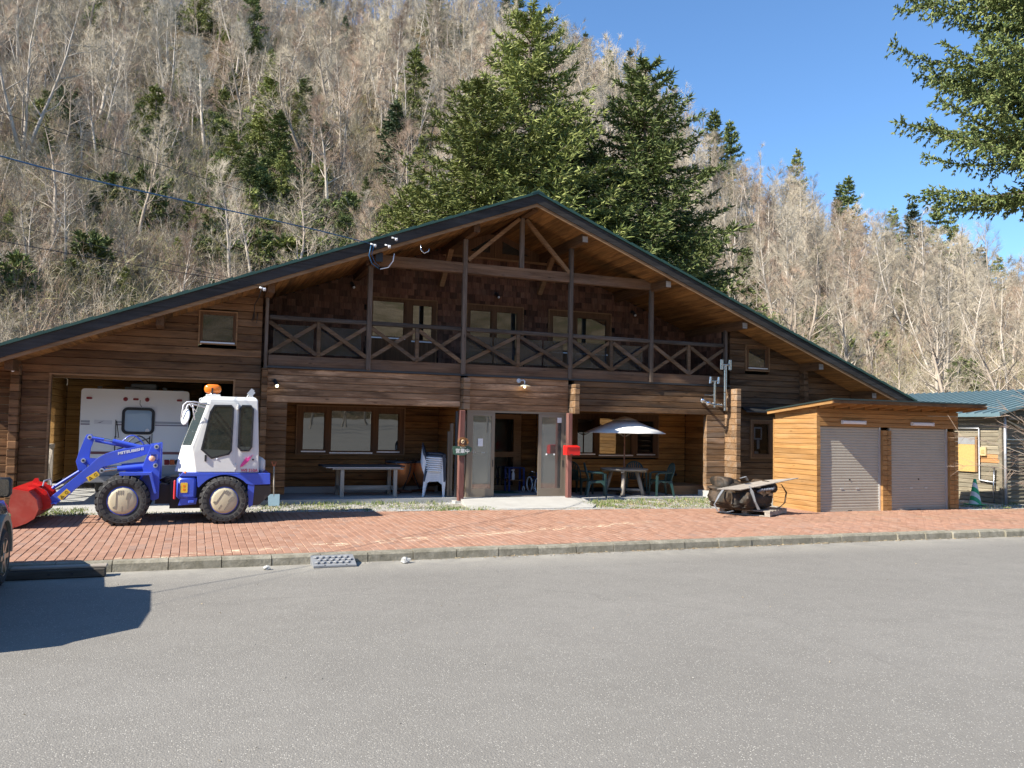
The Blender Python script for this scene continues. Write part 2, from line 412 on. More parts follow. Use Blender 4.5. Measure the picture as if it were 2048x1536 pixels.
# ------------------------------------------------------------------ ground, asphalt, kerb, pavement, hills
def ground_mats():
    global M_ASPH, M_DIRT, M_HILL, M_BRICK, M_BRICKO, M_GROUT, M_KERB, M_GRAVEL, M_STONE, M_GRASS, M_DRY
    m, n, b = new_mat('asphalt'); v = coords(n, (1,1,1), False)
    big = noise(n, v, .28, 5, .6); mid = noise(n, v, 2.2, 5, .65)
    vo = N(n, 'ShaderNodeTexVoronoi'); vo.inputs['Scale'].default_value = 78; L(n, v, vo.inputs['Vector'])
    vo2 = N(n, 'ShaderNodeTexVoronoi'); vo2.inputs['Scale'].default_value = 130; L(n, v, vo2.inputs['Vector'])
    col = ramp(n, big, [(.3, (.208,.194,.172)), (.7, (.258,.242,.216))])
    col = mixc(n, maprange(n, mid, .35, .7, 0, .5), col, (.170,.158,.14))
    sepc = N(n, 'ShaderNodeSeparateColor'); L(n, vo.outputs['Color'], sepc.inputs[0])
    sep2 = N(n, 'ShaderNodeSeparateColor'); L(n, vo2.outputs['Color'], sep2.inputs[0])
    col = mixc(n, maprange(n, sep2.outputs[0], 0, 1, .0, .45), col, (.13,.12,.108))
    pal = mathn(n, 'MULTIPLY', maprange(n, sepc.outputs[0], .80, .86), maprange(n, vo.outputs['Distance'], .28, .40, 1, 0))
    col = mixc(n, mathn(n, 'MULTIPLY', pal, maprange(n, mid, .35, .65, .5, 1)), col, (.52,.49,.43))
    # worn white patches and a long hair crack, scuffs of the place itself
    st = noise(n, v, .9, 6, .75); col = mixc(n, maprange(n, st, .66, .80, 0, .4), col, (.42,.405,.38))
    oil = noise(n, coords(n, (.55,.8,1), False), 1.0, 5, .6); col = mixc(n, maprange(n, oil, .60, .78, 0, .45), col, (.15,.14,.127))
    ck = N(n, 'ShaderNodeTexVoronoi'); ck.feature = 'DISTANCE_TO_EDGE'; ck.inputs['Scale'].default_value = .17
    dv = N(n, 'ShaderNodeVectorMath', operation='ADD'); nz = N(n, 'ShaderNodeTexNoise'); nz.inputs['Scale'].default_value = 1.1; nz.inputs['Detail'].default_value = 6; L(n, v, nz.inputs['Vector']); L(n, v, dv.inputs[0]); L(n, nz.outputs['Color'], dv.inputs[1]); L(n, dv.outputs[0], ck.inputs['Vector'])
    col = mixc(n, mathn(n, 'MULTIPLY', maprange(n, ck.outputs['Distance'], .0012, .0035, .22, 0), maprange(n, big, .45, .55)), col, (.09,.083,.075))
    sy = N(n, 'ShaderNodeSeparateXYZ'); L(n, v, sy.inputs[0])
    col = mixc(n, mathn(n, 'MULTIPLY', maprange(n, sy.outputs[1], 11.0, 12.1), maprange(n, mid, .35, .6, .15, .7)), col, (.36,.335,.285))
    L(n, col, b.inputs['Base Color']); b.inputs['Roughness'].default_value = .86; b.inputs['Specular IOR Level'].default_value = .3
    bump(n, b, mathn(n, 'ADD', vo.outputs['Distance'], noise(n, v, 90, 3)), .55, .006); M_ASPH = m

    m, n, b = new_mat('dirt'); v = coords(n, (1,1,1), False)
    col = ramp(n, noise(n, v, 1.1, 7, .7), [(.3, (.16,.125,.085)), (.5, (.25,.21,.15)), (.72, (.16,.16,.07))])
    L(n, col, b.inputs['Base Color']); b.inputs['Roughness'].default_value = .95; bump(n, b, noise(n, v, 14, 6), .8, .03); M_DIRT = m

    m, n, b = new_mat('hill_litter'); v = coords(n, (1,1,1), False)
    col = ramp(n, noise(n, v, .09, 8, .7), [(.30, (.055,.075,.025)), (.45, (.105,.085,.05)), (.60, (.20,.155,.105)), (.72, (.10,.13,.045))])
    col = mixc(n, maprange(n, noise(n, v, 1.3, 6, .75), .4, .7, 0, .6), col, (.11,.075,.05))
    L(n, col, b.inputs['Base Color']); b.inputs['Roughness'].default_value = 1; b.inputs['Specular IOR Level'].default_value = 0
    bump(n, b, noise(n, v, 1.6, 8, .7), 1.0, .6); M_HILL = m

    for nm, src in (('brick_clay', 'isl'), ('brick_clay_piece', 'obj')):
        m, n, b = new_mat(nm); v = coords(n, (1,1,1), False)
        r = N(n, 'ShaderNodeNewGeometry').outputs['Random Per Island'] if src == 'isl' else N(n, 'ShaderNodeObjectInfo').outputs['Random']
        col = ramp(n, r, [(0, (.27,.145,.095)), (.3, (.325,.182,.122)), (.7, (.365,.21,.145)), (.92, (.36,.23,.17)), (1, (.27,.18,.14))])
        col = mixc(n, maprange(n, noise(n, v, .8, 6, .65), .35, .7, 0, .5), col, (.36,.20,.14))
        col = mixc(n, maprange(n, noise(n, v, 22, 4, .6), .35, .75, 0, .35), col, (.24,.12,.08))
        ln = noise(n, coords(n, (.7, 2.4, 1), False), 1.1, 6, .75)
        col = mixc(n, maprange(n, ln, .665, .74, 0, .75), col, (.55,.45,.33))
        sx = N(n, 'ShaderNodeSeparateXYZ'); L(n, v, sx.inputs[0]); off = .0 if src == 'isl' else 0
        yb = mathn(n, 'ABSOLUTE', mathn(n, 'SUBTRACT', mathn(n, 'SUBTRACT', sx.outputs[1], mathn(n, 'MULTIPLY', sx.outputs[0], .235)), 12.55))
        band = mathn(n, 'MULTIPLY', maprange(n, yb, .08, .26, 1, 0), maprange(n, sx.outputs[0], 7.5, 9, 1, 0))
        col = mixc(n, mathn(n, 'MULTIPLY', band, maprange(n, noise(n, coords(n, (3.2, 5, 1), False), 1.6, 5, .75), .53, .6, 0, .8)), col, (.66,.55,.38))
        moss = noise(n, v, .55, 6, .7); col = mixc(n, mathn(n, 'MULTIPLY', maprange(n, moss, .5, .7, 0, .55), maprange(n, sx.outputs[0], 6, 16)), col, (.22,.16,.10))
        L(n, col, b.inputs['Base Color']); b.inputs['Roughness'].default_value = .85; b.inputs['Specular IOR Level'].default_value = .3
        bump(n, b, noise(n, v, 45, 4), .4, .004)
        if src == 'isl': M_BRICK = m
        else: M_BRICKO = m
    M_GROUT = plain('brick_joint_sand', (.19,.125,.085), .95, 0, .3, 12)
    m, n, b = new_mat('kerb_concrete'); v = coords(n, (1,1,1), True)
    col = ramp(n, noise(n, v, 9, 8, .75), [(.3, (.14,.125,.09)), (.55, (.27,.245,.19)), (.78, (.40,.37,.30))])
    col = mixc(n, maprange(n, noise(n, v, 2.4, 5, .6), .45, .75, 0, .75), col, (.16,.145,.10))
    col = vary(n, col, .1)
    L(n, col, b.inputs['Base Color']); b.inputs['Roughness'].default_value = .92; bump(n, b, noise(n, v, 30, 6, .7), .9, .012); M_KERB = m
    m, n, b = new_mat('gravel_bed'); v = coords(n, (1,1,1), False)
    vo = N(n, 'ShaderNodeTexVoronoi'); vo.inputs['Scale'].default_value = 26; L(n, v, vo.inputs['Vector'])
    col = mixc(n, .5, vo.outputs['Color'], (.36,.33,.28), 'MIX')
    bw = N(n, 'ShaderNodeHueSaturation'); bw.inputs['Saturation'].default_value = .12; bw.inputs['Value'].default_value = .72; L(n, col, bw.inputs['Color'])
    col = mixc(n, maprange(n, noise(n, v, 1.6, 5, .7), .42, .62, 0, .75), bw.outputs[0], (.24,.20,.12))
    L(n, col, b.inputs['Base Color']); b.inputs['Roughness'].default_value = .95
    bump(n, b, vo.outputs['Distance'], .8, .02); M_GRAVEL = m
    m, n, b = new_mat('stone_chip')
    r = N(n, 'ShaderNodeNewGeometry').outputs['Random Per Island']
    L(n, ramp(n, r, [(0, (.16,.15,.135)), (.5, (.28,.265,.24)), (1, (.44,.42,.385))]), b.inputs['Base Color']); b.inputs['Roughness'].default_value = .9; M_STONE = m
    for nm, st in (('grass_blade', [(0, (.08,.13,.025)), (.5, (.15,.21,.05)), (.75, (.26,.25,.11)), (1, (.38,.34,.20))]), ('dry_leaf', [(0, (.22,.15,.08)), (.5, (.36,.29,.18)), (1, (.28,.20,.11))])):
        m, n, b = new_mat(nm)
        L(n, ramp(n, N(n, 'ShaderNodeNewGeometry').outputs['Random Per Island'], st), b.inputs['Base Color']); b.inputs['Roughness'].default_value = .8
        if nm == 'grass_blade': M_GRASS = m
        else: M_DRY = m
ground_mats()

def sheet(name, pts, m, label=None):
    o = MB().add(pts, [tuple(range(len(pts)))]).build(name, m, fix=False)
    structure(o); return o
sheet('ground', [(-700,-700,-.06),(700,-700,-.06),(700,700,-.06),(-700,700,-.06)], M_DIRT)
structure(MB().add([(-120,12.2,0),(120,12.2,0),(120,-6,0),(-120,-6,0),(120,-118,3.5),(-120,-118,3.5)], [(0,3,2,1),(3,5,4,2)]).build('parking_lot', M_ASPH))   # it climbs gently behind the camera
sheet('yard', [(-70,12.3,.10),(70,12.3,.10),(70,52,.10),(-70,52,.10)], M_DIRT)

# kerb: one stone after the other
def kerb_z(y): return .14+(y-12.45)*.0122
kerb = bpy.data.objects.new('kerb', None); COL.objects.link(kerb); kerb.location = (0, 12.2, 0); structure(kerb)
x = -7.0
while x < 24:
    ln = .68+rnd.uniform(-.012, .012); y0 = 12.17 - (max(0, x-12)*.045) + rnd.uniform(-.008,.008); t = .14+rnd.uniform(-.006,.006)
    yb = y0+.19
    prof = [(y0, -.03), (y0+.012, t-.035), (y0+.04, t-.004), (yb, t), (yb, -.03)]
    q = MB(); q.prism(prof, x+.006, x+ln-.006, 'x'); q.build('kerbstone', M_KERB, kerb)
    x += ln

# brick pavement
def pav_far(x): return 17.6-.085*max(0, x-1) if x < 18.3 else 15.25
def pav_near(x): return 12.37-(max(0, x-12)*.045)
pav = MB()
xs = [-8+i*.5 for i in range(66)]
for a, b_ in zip(xs, xs[1:]):
    pav.add([(a, pav_near(a), kerb_z(12.4)-.012), (b_, pav_near(b_), kerb_z(12.4)-.012), (b_, pav_far(b_), kerb_z(pav_far(b_))-.012), (a, pav_far(a), kerb_z(pav_far(a))-.012)], [(0,1,2,3)])
pavement = structure(pav.build('pavement', M_GROUT, fix=False))
bricks = []
BW, BL = .118, .236
c = 0; x = -7.9
while x < 24.5:
    y = 12.40-(max(0, x-12)*.045) - (BL/2 if c % 2 else 0)
    yn = pav_near(x)+.01
    while y < pav_far(x):
        a, e = max(y, yn), min(y+BL, pav_far(x))
        if e-a > .05: bricks.append((x, a, e))
        y += BL
    x += BW; c += 1
bricks.sort(key=lambda q: -(1/((q[0]*.36+q[1]*.933)**3)) * (1 if -3.6 < q[0] < 18 else 0))
def brick(mb, q):
    x, a, e = q; g = .0035; dz = rnd.uniform(-.003, .003)+.006*sin(x*1.3+a*.9)*sin(x*.4-a*1.7); tl = rnd.uniform(-.002, .002)
    x0, x1, y0, y1 = x+g, x+BW-g, a+g*1.7, e-g*1.7
    za, zb = kerb_z(y0)+dz, kerb_z(y1)+dz
    k = .006
    vs = [(x0,y0,za-.03),(x1,y0,za-.03),(x1,y1,zb-.03),(x0,y1,zb-.03),
          (x0,y0,za-k),(x1,y0,za-k),(x1,y1,zb-k),(x0,y1,zb-k),
          (x0+k,y0+k,za-tl),(x1-k,y0+k,za+tl),(x1-k,y1-k,zb+tl),(x0+k,y1-k,zb-tl)]
    fs = [(8,9,10,11)]
    for i in range(4):
        j = (i+1) % 4
        fs += [(i,j,j+4,i+4), (i+4,j+4,j+8,i+8)]
    mb.add(vs, fs)
for q in bricks[:295]:
    mb = MB(); brick(mb, q); mb.build('brick', M_BRICKO, pavement, fix=False)
mb = MB()
for q in bricks[295:]: brick(mb, q)
stuff(mb.build('paving_bricks', M_BRICK, pavement, fix=False))

# verge of gravel and weeds between pavement and lodge
vg = MB(); nx, ny = 90, 8
for i in range(nx+1):
    X = -6+i*.34
    for j in range(ny+1):
        Y = pav_far(X)-.03+(19.6-pav_far(X))*j/ny if X < 18.3 else 15.2+j*.9
        vg.v.append((X, Y, kerb_z(min(Y, 17.4))-.006+.012*sin(X*3.1+j)+.01*sin(X*7.3-j*2.1)*(0 if j == 0 else 1)))
for i in range(nx):
    for j in range(ny):
        a = i*(ny+1)+j; vg.f.append((a, a+ny+1, a+ny+2, a+1))
structure(vg.build('verge', M_GRAVEL, fix=False))
st = MB()
def chip(mb, x, y, z, r):
    a = rnd.uniform(0, pi); vs = []
    for k, (u, v_, w_) in enumerate(((1,0,0),(0,1,0),(-1,0,0),(0,-1,0),(0,0,.8),(0,0,-.5))):
        q = r*rnd.uniform(.6, 1.2)
        vs.append((x+q*(u*cos(a)-v_*sin(a)), y+q*(u*sin(a)+v_*cos(a)), z+q*w_*.8))
    mb.add(vs, [(0,1,4),(1,2,4),(2,3,4),(3,0,4),(1,0,5),(2,1,5),(3,2,5),(0,3,5)])
for i in range(5200):
    X = rnd.uniform(-3.5, 13.6); Y = rnd.uniform(pav_far(X)+.04, 19.1)
    dens = 1.0 if .9 < X < 5.6 else .45
    if rnd.random() > dens or (5.3 < X < 9.4) or (-2.7 < X < 1.0): continue
    chip(st, X, Y, .2, rnd.uniform(.012, .034))
stuff(st.build('gravel', M_STONE, fix=False))
gr = MB()
def blade(mb, x, y, z, h, w):
    a = rnd.uniform(0, 2*pi); lean = rnd.uniform(.1, .7)*h; dx, dy = cos(a), sin(a)
    mb.add([(x-dy*w, y+dx*w, z), (x+dy*w, y-dx*w, z), (x+dx*lean*.4+dy*w*.7, y+dy*lean*.4-dx*w*.7, z+h*.6), (x+dx*lean, y+dy*lean, z+h*.95)], [(0,1,2),(0,2,3)])
def weeds(x0, x1, y0, y1, n, hmax):
    for i in range(n):
        cx, cy = rnd.uniform(x0, x1), rnd.uniform(y0, y1)
        if cy < pav_far(cx)+.02 and cx < 18: continue
        for k in range(rnd.randint(4, 11)):
            blade(gr, cx+rnd.gauss(0, .05), cy+rnd.gauss(0, .05), .19, rnd.uniform(.03, hmax), rnd.uniform(.004, .009))
weeds(9.2, 13.6, 16.9, 18.9, 520, .06); weeds(9.5, 13.4, 18.4, 19.05, 90, .11); weeds(-3.4, -1.9, 17.6, 18.7, 260, .10); weeds(-2.6, 1.0, 17.5, 17.8, 120, .06)
weeds(.9, 5.6, 17.5, 18.9, 240, .07); weeds(1.5, 5.6, 18.8, 19.12, 90, .12); weeds(5.0, 6.3, 17.2, 17.9, 90, .07); weeds(20.5, 26, 14.2, 16.2, 200, .10); weeds(18.6, 20.6, 15.3, 16.3, 60, .05)
weeds(8.9, 9.5, 17.3, 18.6, 70, .1)
stuff(gr.build('weeds', M_GRASS, fix=False))
dl = MB()
def leaf(mb, x, y, z, r):
    a = rnd.uniform(0, 2*pi); t = rnd.uniform(-.5, .5)*r
    mb.add([(x+r*cos(a), y+r*sin(a), z+rnd.uniform(0,.02)), (x-r*.45*sin(a), y+r*.45*cos(a), z+t+.01), (x-r*cos(a), y-r*sin(a), z+.004), (x+r*.45*sin(a), y-r*.45*cos(a), z+.012)], [(0,1,2),(0,2,3)])
for i in range(2600):
    X = rnd.uniform(9.0, 13.6) if rnd.random() < .6 else rnd.uniform(-3.4, -1.7)
    Y = rnd.uniform(pav_far(X)+.02, 18.9); leaf(dl, X, Y, .2, rnd.uniform(.012, .035))
for i in range(520):
    X = abs(rnd.gauss(0, 1))*4+2+rnd.uniform(0, 8); Y = 12.16-(max(0, X-12)*.045)-abs(rnd.gauss(0, .05)); leaf(dl, X, Y, .004, rnd.uniform(.008, .03))
for i in range(160):
    leaf(dl, rnd.uniform(20.5, 26), rnd.uniform(12.9, 14.6), kerb_z(13)+.01, rnd.uniform(.02, .05))
for i in range(90):
    leaf(dl, rnd.uniform(-3, 16), rnd.uniform(4, 12), .004, rnd.uniform(.006, .014))
stuff(dl.build('dry_leaves', M_DRY, fix=False))
gs = MB()
for i in range(70):
    X = rnd.uniform(1, 13); chip(gs, X, 12.15-(max(0, X-12)*.045)-rnd.uniform(.02, .18), .005, rnd.uniform(.008, .02))
for i in range(60): chip(gs, rnd.uniform(-4, 17), rnd.uniform(4.5, 11.8), .004, rnd.uniform(.005, .012))
stuff(gs.build('loose_grit', M_STONE, fix=False))

# planting strip at the right end of the pavement
MB().box(19.6, 27, 13.55, 13.62, .1, .205).build('bed_edging', M_CONC, None)
structure(bpy.data.objects['bed_edging'])
sheet('planting_bed', [(19.7,12.05,.168),(27,11.8,.168),(27,13.55,.172),(19.7,13.55,.172)], M_DIRT)

# ---- wooded hill
SK = [(-60,.50),(-25,.50),(-11,.475),(2,.475),(10,.49),(17,.50),(21.5,.475),(26,.43),(29.5,.395),(33,.325),(36,.262),(40,.232),(43,.205),(47.5,.165),(51,.13),(56,.095),(64,.06),(80,.05),(100,.04)]
RC = [(-60,190),(20,200),(30,180),(36,165),(41,190),(50,190),(70,170),(100,150)]
R0 = [(-60,36),(-10,36),(20,40),(35,42),(50,44),(70,48),(100,60)]
def lerp(T, x):
    if x <= T[0][0]: return T[0][1]
    for (a, b), (c, d) in zip(T, T[1:]):
        if x <= c: return b+(d-b)*(x-a)/(c-a)
    return T[-1][1]
def hill_z(x, y):
    r = hypot(x, y); th = math.degrees(atan2(x, y))
    rc, r0 = lerp(RC, th), lerp(R0, th); hc = lerp(SK, th)*rc+2
    if r <= r0: return .15
    u = (r-r0)/(rc-r0)
    h = hc*u**1.02 if u < 1 else hc-(r-rc)*.35
    k = min(1, u*3)
    h += k*(1.3*sin(x*.11+y*.05)+1.2*sin(x*.045-y*.083+1.7)+.5*sin(x*.31+y*.23))
    return max(h, .15)
hm = MB(); TH = [(-62+i*1.1) for i in range(156)]; RR = [30+i*4 for i in range(64)]
for t in TH:
    for r in RR:
        X, Y = r*sin(radians(t)), r*cos(radians(t)); z = hill_z(X, Y) if r > 32 else .12
        if r > 280: z = min(z, 60)
        hm.v.append((X, Y, z))
for i in range(len(TH)-1):
    for j in range(len(RR)-1):
        a = i*len(RR)+j; hm.f.append((a, a+len(RR), a+len(RR)+1, a+1))
structure(hm.build('hill', M_HILL, fix=False, smooth=True))
# the slope across the valley, which the windows mirror
om = MB(); TH2 = [118+i*3 for i in range(47)]; RR2 = [112+i*7 for i in range(20)]
for t in TH2:
    for r in RR2:
        X, Y = r*sin(radians(t)), r*cos(radians(t)); u = (r-112)/133
        z = 3.2+max(-.05, 49*u*(1+.12*sin(t*.11))+1.5*sin(X*.07)+1.2*sin(Y*.09)) if r > 113 else 1
        om.v.append((X, Y, z))
for i in range(len(TH2)-1):
    for j in range(len(RR2)-1):
        a = i*len(RR2)+j; om.f.append((a, a+1, a+len(RR2)+1, a+len(RR2)))
structure(om.build('opposite_hill', M_HILL, fix=False, smooth=True))
# ------------------------------------------------------------------ the lodge
YW, YR, RX = 19.2, 21.2, 7.6            # front wall plane, recessed wall plane, ridge
def zr(x): return 7.75-.388*abs(x-RX)    # roof top
def zu(x): return zr(x)-.335             # underside of the boards
lodge = thing('log_lodge', 'big dark log lodge with a wide gable roof, balcony and two porches', 'building', (RX, YW, 0))

def plank(mb, a0b, a0t, a1b, a1t, z0, z1, f, t, axis='x', g=.004, ch=.02):
    """log plank along an axis; f is the face coordinate, t the signed thickness behind it"""
    s = 1 if t > 0 else -1
    k0 = lambda z: a0b+(a0t-a0b)*(z-z0)/(z1-z0); k1 = lambda z: a1b+(a1t-a1b)*(z-z0)/(z1-z0)
    za, zb = z0+g, z1-g
    prof = [(f+t, za), (f+s*ch, za), (f, za+ch), (f, zb-ch), (f+s*ch, zb), (f+t, zb)]
    def P(a, d, z): return (a, d, z) if axis == 'x' else (d, a, z)
    vs = [P(k0(z), d, z) for d, z in prof]+[P(k1(z), d, z) for d, z in prof]
    n = len(mb.v); mb.v += vs
    for i in range(6):
        j = (i+1) % 6; mb.f.append((n+i, n+j, n+6+j, n+6+i))
    mb.f.append(tuple(n+i for i in range(6))); mb.f.append(tuple(n+11-i for i in range(6)))
def wall(rows, x0, x1, f, t, m, axis='x', holes=(), top=None, name='plank', parent=None, joint=5.5, jit=.006, xl=None, xr=None, ch=.013):
    """rows: list of (z0,z1). holes: (a0,a1,z0,z1)."""
    made = []
    for z0, z1 in rows:
        segs = [(x0, x1)]
        zm = (z0+z1)/2
        for h in holes:
            if h[2]-.02 < zm < h[3]+.02:
                ns = []
                for a, b in segs:
                    if h[1] <= a or h[0] >= b: ns.append((a, b)); continue
                    if h[0] > a: ns.append((a, h[0]))
                    if h[1] < b: ns.append((h[1], b))
                segs = ns
        for a, b in segs:
            cuts = [a]
            while b-cuts[-1] > joint: cuts.append(cuts[-1]+rnd.uniform(joint*.5, joint*.8))
            cuts.append(b)
            for p, q in zip(cuts, cuts[1:]):
                ab = at = p; bb = bt = q
                if xl: ab, at = max(p, xl(z0)), max(p, xl(z1))
                if xr: bb, bt = min(q, xr(z0)), min(q, xr(z1))
                if bb-ab < .08: continue
                if bt < at: at = bt = (at+bt)/2
                mb = MB(); plank(mb, ab+.002, at+.002, bb-.002, bt-.002, z0, z1, f+rnd.uniform(-jit, jit), t, axis, .003 if ch > .01 else .0025, ch)
                made.append(mb.build(name, m, parent or lodge))
    return made
def rows(z0, z1, n): h = (z1-z0)/n; return [(z0+i*h, z0+(i+1)*h) for i in range(n)]
XL = lambda z: RX-(7.415-z)/.388
XR = lambda z: RX+(7.415-z)/.388

# front wall, both wings
GX0, GX1, GZ = -2.75, .80, 2.97
wall(rows(.25, 2.97, 16), -3.98, -3.46, YW, .15, W_LOG)
wall(rows(.25, 2.97, 16), -3.28, 1.37, YW, .15, W_LOG, holes=[(GX0, GX1, 0, GZ)])
wall(rows(2.97, 5.01, 12), -3.98, 1.37, YW, .15, W_LOG, holes=[(.04, .83, 3.73, 4.46)], xl=XL)
wall(rows(.35, 4.99, 28), 13.92, 18.7, YW, .15, W_LOGR, holes=[(14.43, 15.25, 3.75, 4.49), (14.6, 15.41, 1.29, 2.38)], xr=XR, joint=9)
# lintels over the porches and the entrance, piers
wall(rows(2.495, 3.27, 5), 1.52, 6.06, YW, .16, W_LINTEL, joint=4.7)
wall(rows(2.44, 3.27, 5), 6.25, 8.96, YW-.01, .16, W_LINTEL)
wall(rows(2.48, 3.27, 5), 9.12, 13.75, YW, .16, W_LOGR, joint=4.8)
wall(rows(.42, 2.495, 13), 1.52, 1.97, YW, .16, W_LOG)
wall(rows(.42, 2.48, 13), 13.17, 13.75, YW, .16, W_END)
# cross walls whose log ends stick out of the front
def log_ends(x0, x1, y0, z0, z1, m=W_END, h=.165):
    z = z0
    while z < z1-.03:
        t = min(z1, z+h); MB().bbox(x0+rnd.uniform(-.004,.004), x1+rnd.uniform(-.004,.004), y0+rnd.uniform(0, .025), YW+.17, z+.003, t-.003, .012).build('log_end', m, lodge); z = t
log_ends(-3.45, -3.29, 18.97, .25, 3.12, W_LOG); log_ends(1.38, 1.51, 18.97, .40, 3.25, W_LOG); log_ends(6.07, 6.24, 18.95, 2.44, 3.22)
log_ends(8.97, 9.11, 18.80, 2.40, 3.16); log_ends(13.76, 13.91, 18.66, .56, 3.22); log_ends(16.33, 16.47, 18.97, 2.9, 3.92, W_LOGR)
MB().box(13.1, 13.95, 18.62, 19.5, -.05, .41).build('footing', M_CONC, lodge)
MB().box(14, 18.7, 19.24, 19.4, -.05, .352).build('footing', M_CONCD, lodge)
# slabs
MB().box(-4.3, 1.45, 19.05, 28, -.05, .25).build('floor_slab', M_CONCD, lodge)
MB().box(1.45, 6.1, 19.18, 21.3, -.05, .30).build('floor_slab', M_CONCD, lodge)
MB().box(6.1, 9.06, 19.05, 21.3, -.05, .305).build('floor_slab', M_CONCD, lodge)
MB().box(9.06, 13.76, 19.12, 21.3, -.05, .25).build('floor_slab', M_CONCD, lodge)
MB().box(1.5, 6.1, 21.12, 21.26, .3, .45).build('plinth', M_CONCD, lodge)
MB().box(9.06, 13.76, 21.12, 21.26, .25, .36).build('plinth', M_DARK, lodge)
# porch walls
WINL, WINR = (2.40, 5.19, 1.25, 2.50), (10.01, 12.85, 1.22, 2.50)
wall(rows(.45, 2.64, 13), 1.5, 6.1, YR, .12, W_PORCHD, holes=[WINL], joint=9)
wall(rows(.36, 2.64, 14), 9.12, 13.77, YR, .12, W_PORCH, holes=[WINR], joint=9)
wall(rows(.45, 2.64, 13), YW+.17, YR-.01, 6.10, .12, W_PORCHY, axis='y')
wall(rows(.36, 2.64, 14), YW+.17, YR-.01, 13.78, .12, W_PORCHY, axis='y')
wall(rows(.31, 2.6, 14), YW+.17, YR-.01, 8.94, .12, W_PORCHY, axis='y')
wall(rows(.31, 2.6, 14), 6.24, 8.93, YR, .12, W_PORCHD, holes=[(6.5, 8.5, .3, 2.41)])
for a, b_ in ((1.5, 6.1), (6.22, 8.95), (9.08, 13.77)):
    MB().box(a, b_, YW+.165, YR+.1, 2.645, 2.70).build('porch_ceiling', W_PORCH, lodge)
# garage interior
wall(rows(.42, 3.14, 16), YW+.16, 25.6, -3.28, -.12, W_GARY, axis='y', joint=9, holes=[(19.75, 23.7, .2, 2.3)])
wall(rows(.42, 3.14, 16), -3.27, .2, 25.6, .12, W_GAR, joint=9)
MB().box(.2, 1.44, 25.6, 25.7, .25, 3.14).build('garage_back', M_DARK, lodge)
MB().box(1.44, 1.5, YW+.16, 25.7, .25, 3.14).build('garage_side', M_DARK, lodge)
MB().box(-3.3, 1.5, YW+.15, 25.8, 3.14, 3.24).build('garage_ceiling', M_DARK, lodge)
MB().box(-3.26, .3, 25.35, 25.58, .2, .43).build('garage_plinth', M_CONCD, lodge)
MB().box(-3.25, 1.4, 20.4, 20.56, 2.93, 3.13).build('garage_beam', W_TRIM, lodge)
for a, b_ in (((GX0-.025, .3), (GX0-.025, GZ)), ((GX1+.02, .3), (GX1+.02, GZ))):
    MB().box(a[0]-.02, a[0]+.02, YW-.012, YW+.17, a[1], b_[1]).build('garage_jamb', W_TRIM, lodge)
MB().box(GX0-.05, GX1+.045, YW-.015, YW+.17, GZ-.03, GZ+.002).build('garage_jamb', W_TRIM, lodge)

# dark hull that closes the building behind what one sees
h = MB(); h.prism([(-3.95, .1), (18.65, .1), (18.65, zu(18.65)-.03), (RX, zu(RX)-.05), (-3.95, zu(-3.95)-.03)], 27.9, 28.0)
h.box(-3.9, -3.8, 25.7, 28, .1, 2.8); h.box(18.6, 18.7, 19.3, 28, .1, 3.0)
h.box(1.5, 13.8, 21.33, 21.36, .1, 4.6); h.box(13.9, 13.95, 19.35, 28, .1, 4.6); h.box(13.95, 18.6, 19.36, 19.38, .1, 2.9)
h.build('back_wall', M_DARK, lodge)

# roof: lapped metal sheets on boards, barge boards, purlins
def roof_side(sg):
    xe = 19.72 if sg > 0 else -4.52
    n = int(abs(xe-RX)/.42); q = MB(); top = []
    for i in range(n+1):
        x = RX+(xe-RX)*i/n
        top += [(x, zr(x)+.0), (x, zr(x)+.022)] if i else [(x, zr(x)+.022)]
    prof = top+[(xe, zr(xe)-.05), (RX, zr(RX)-.05)]
    q.prism(prof, 18.16, 28.4, 'y'); q.build('roof_sheet', M_GREENROOF, lodge)
    # barge board and its lower trim
    xb = xe-sg*.05
    b = MB(); b.prism([(RX, zr(RX)-.045), (xb, zr(xb)-.045), (xb, zr(xb)-.275), (RX, zr(RX)-.275)], 18.2, 18.26, 'y'); b.build('barge_board', W_FASCIA, lodge)
    b = MB(); b.prism([(RX, zr(RX)-.277), (xb-sg*.25, zr(xb-sg*.25)-.277), (xb-sg*.25, zr(xb-sg*.25)-.355), (RX, zr(RX)-.355)], 18.225, 18.265, 'y'); b.build('barge_trim', W_TRIM, lodge)
    # boards under the roof
    w_ = .15; k = 0; x = RX
    while abs(x-RX) < abs(xe-RX)-.1:
        xa, xc = x, x+sg*w_*.93
        deep = YR if 1.5 < (xa+xc)/2 < 13.8 else YW+.02
        zt = lambda q_: zu(q_)
        b = MB(); g = .004*sg
        b.prism([(xa+g, zt(xa+g)), (xc-g, zt(xc-g)), (xc-g, zt(xc-g)+.03), (xa+g, zt(xa+g)+.03)], 18.27, deep, 'y')
        b.build('soffit_board', W_SOFFIT, lodge); x = xc
roof_side(1); roof_side(-1)
MB().prism([(RX-.16, zr(RX-.16)+.03), (RX, zr(RX)+.045), (RX+.16, zr(RX+.16)+.03), (RX+.16, zr(RX+.16)+.0), (RX, zr(RX)), (RX-.16, zr(RX-.16))], 18.15, 28.4).build('ridge_cap', M_GREENROOF, lodge)
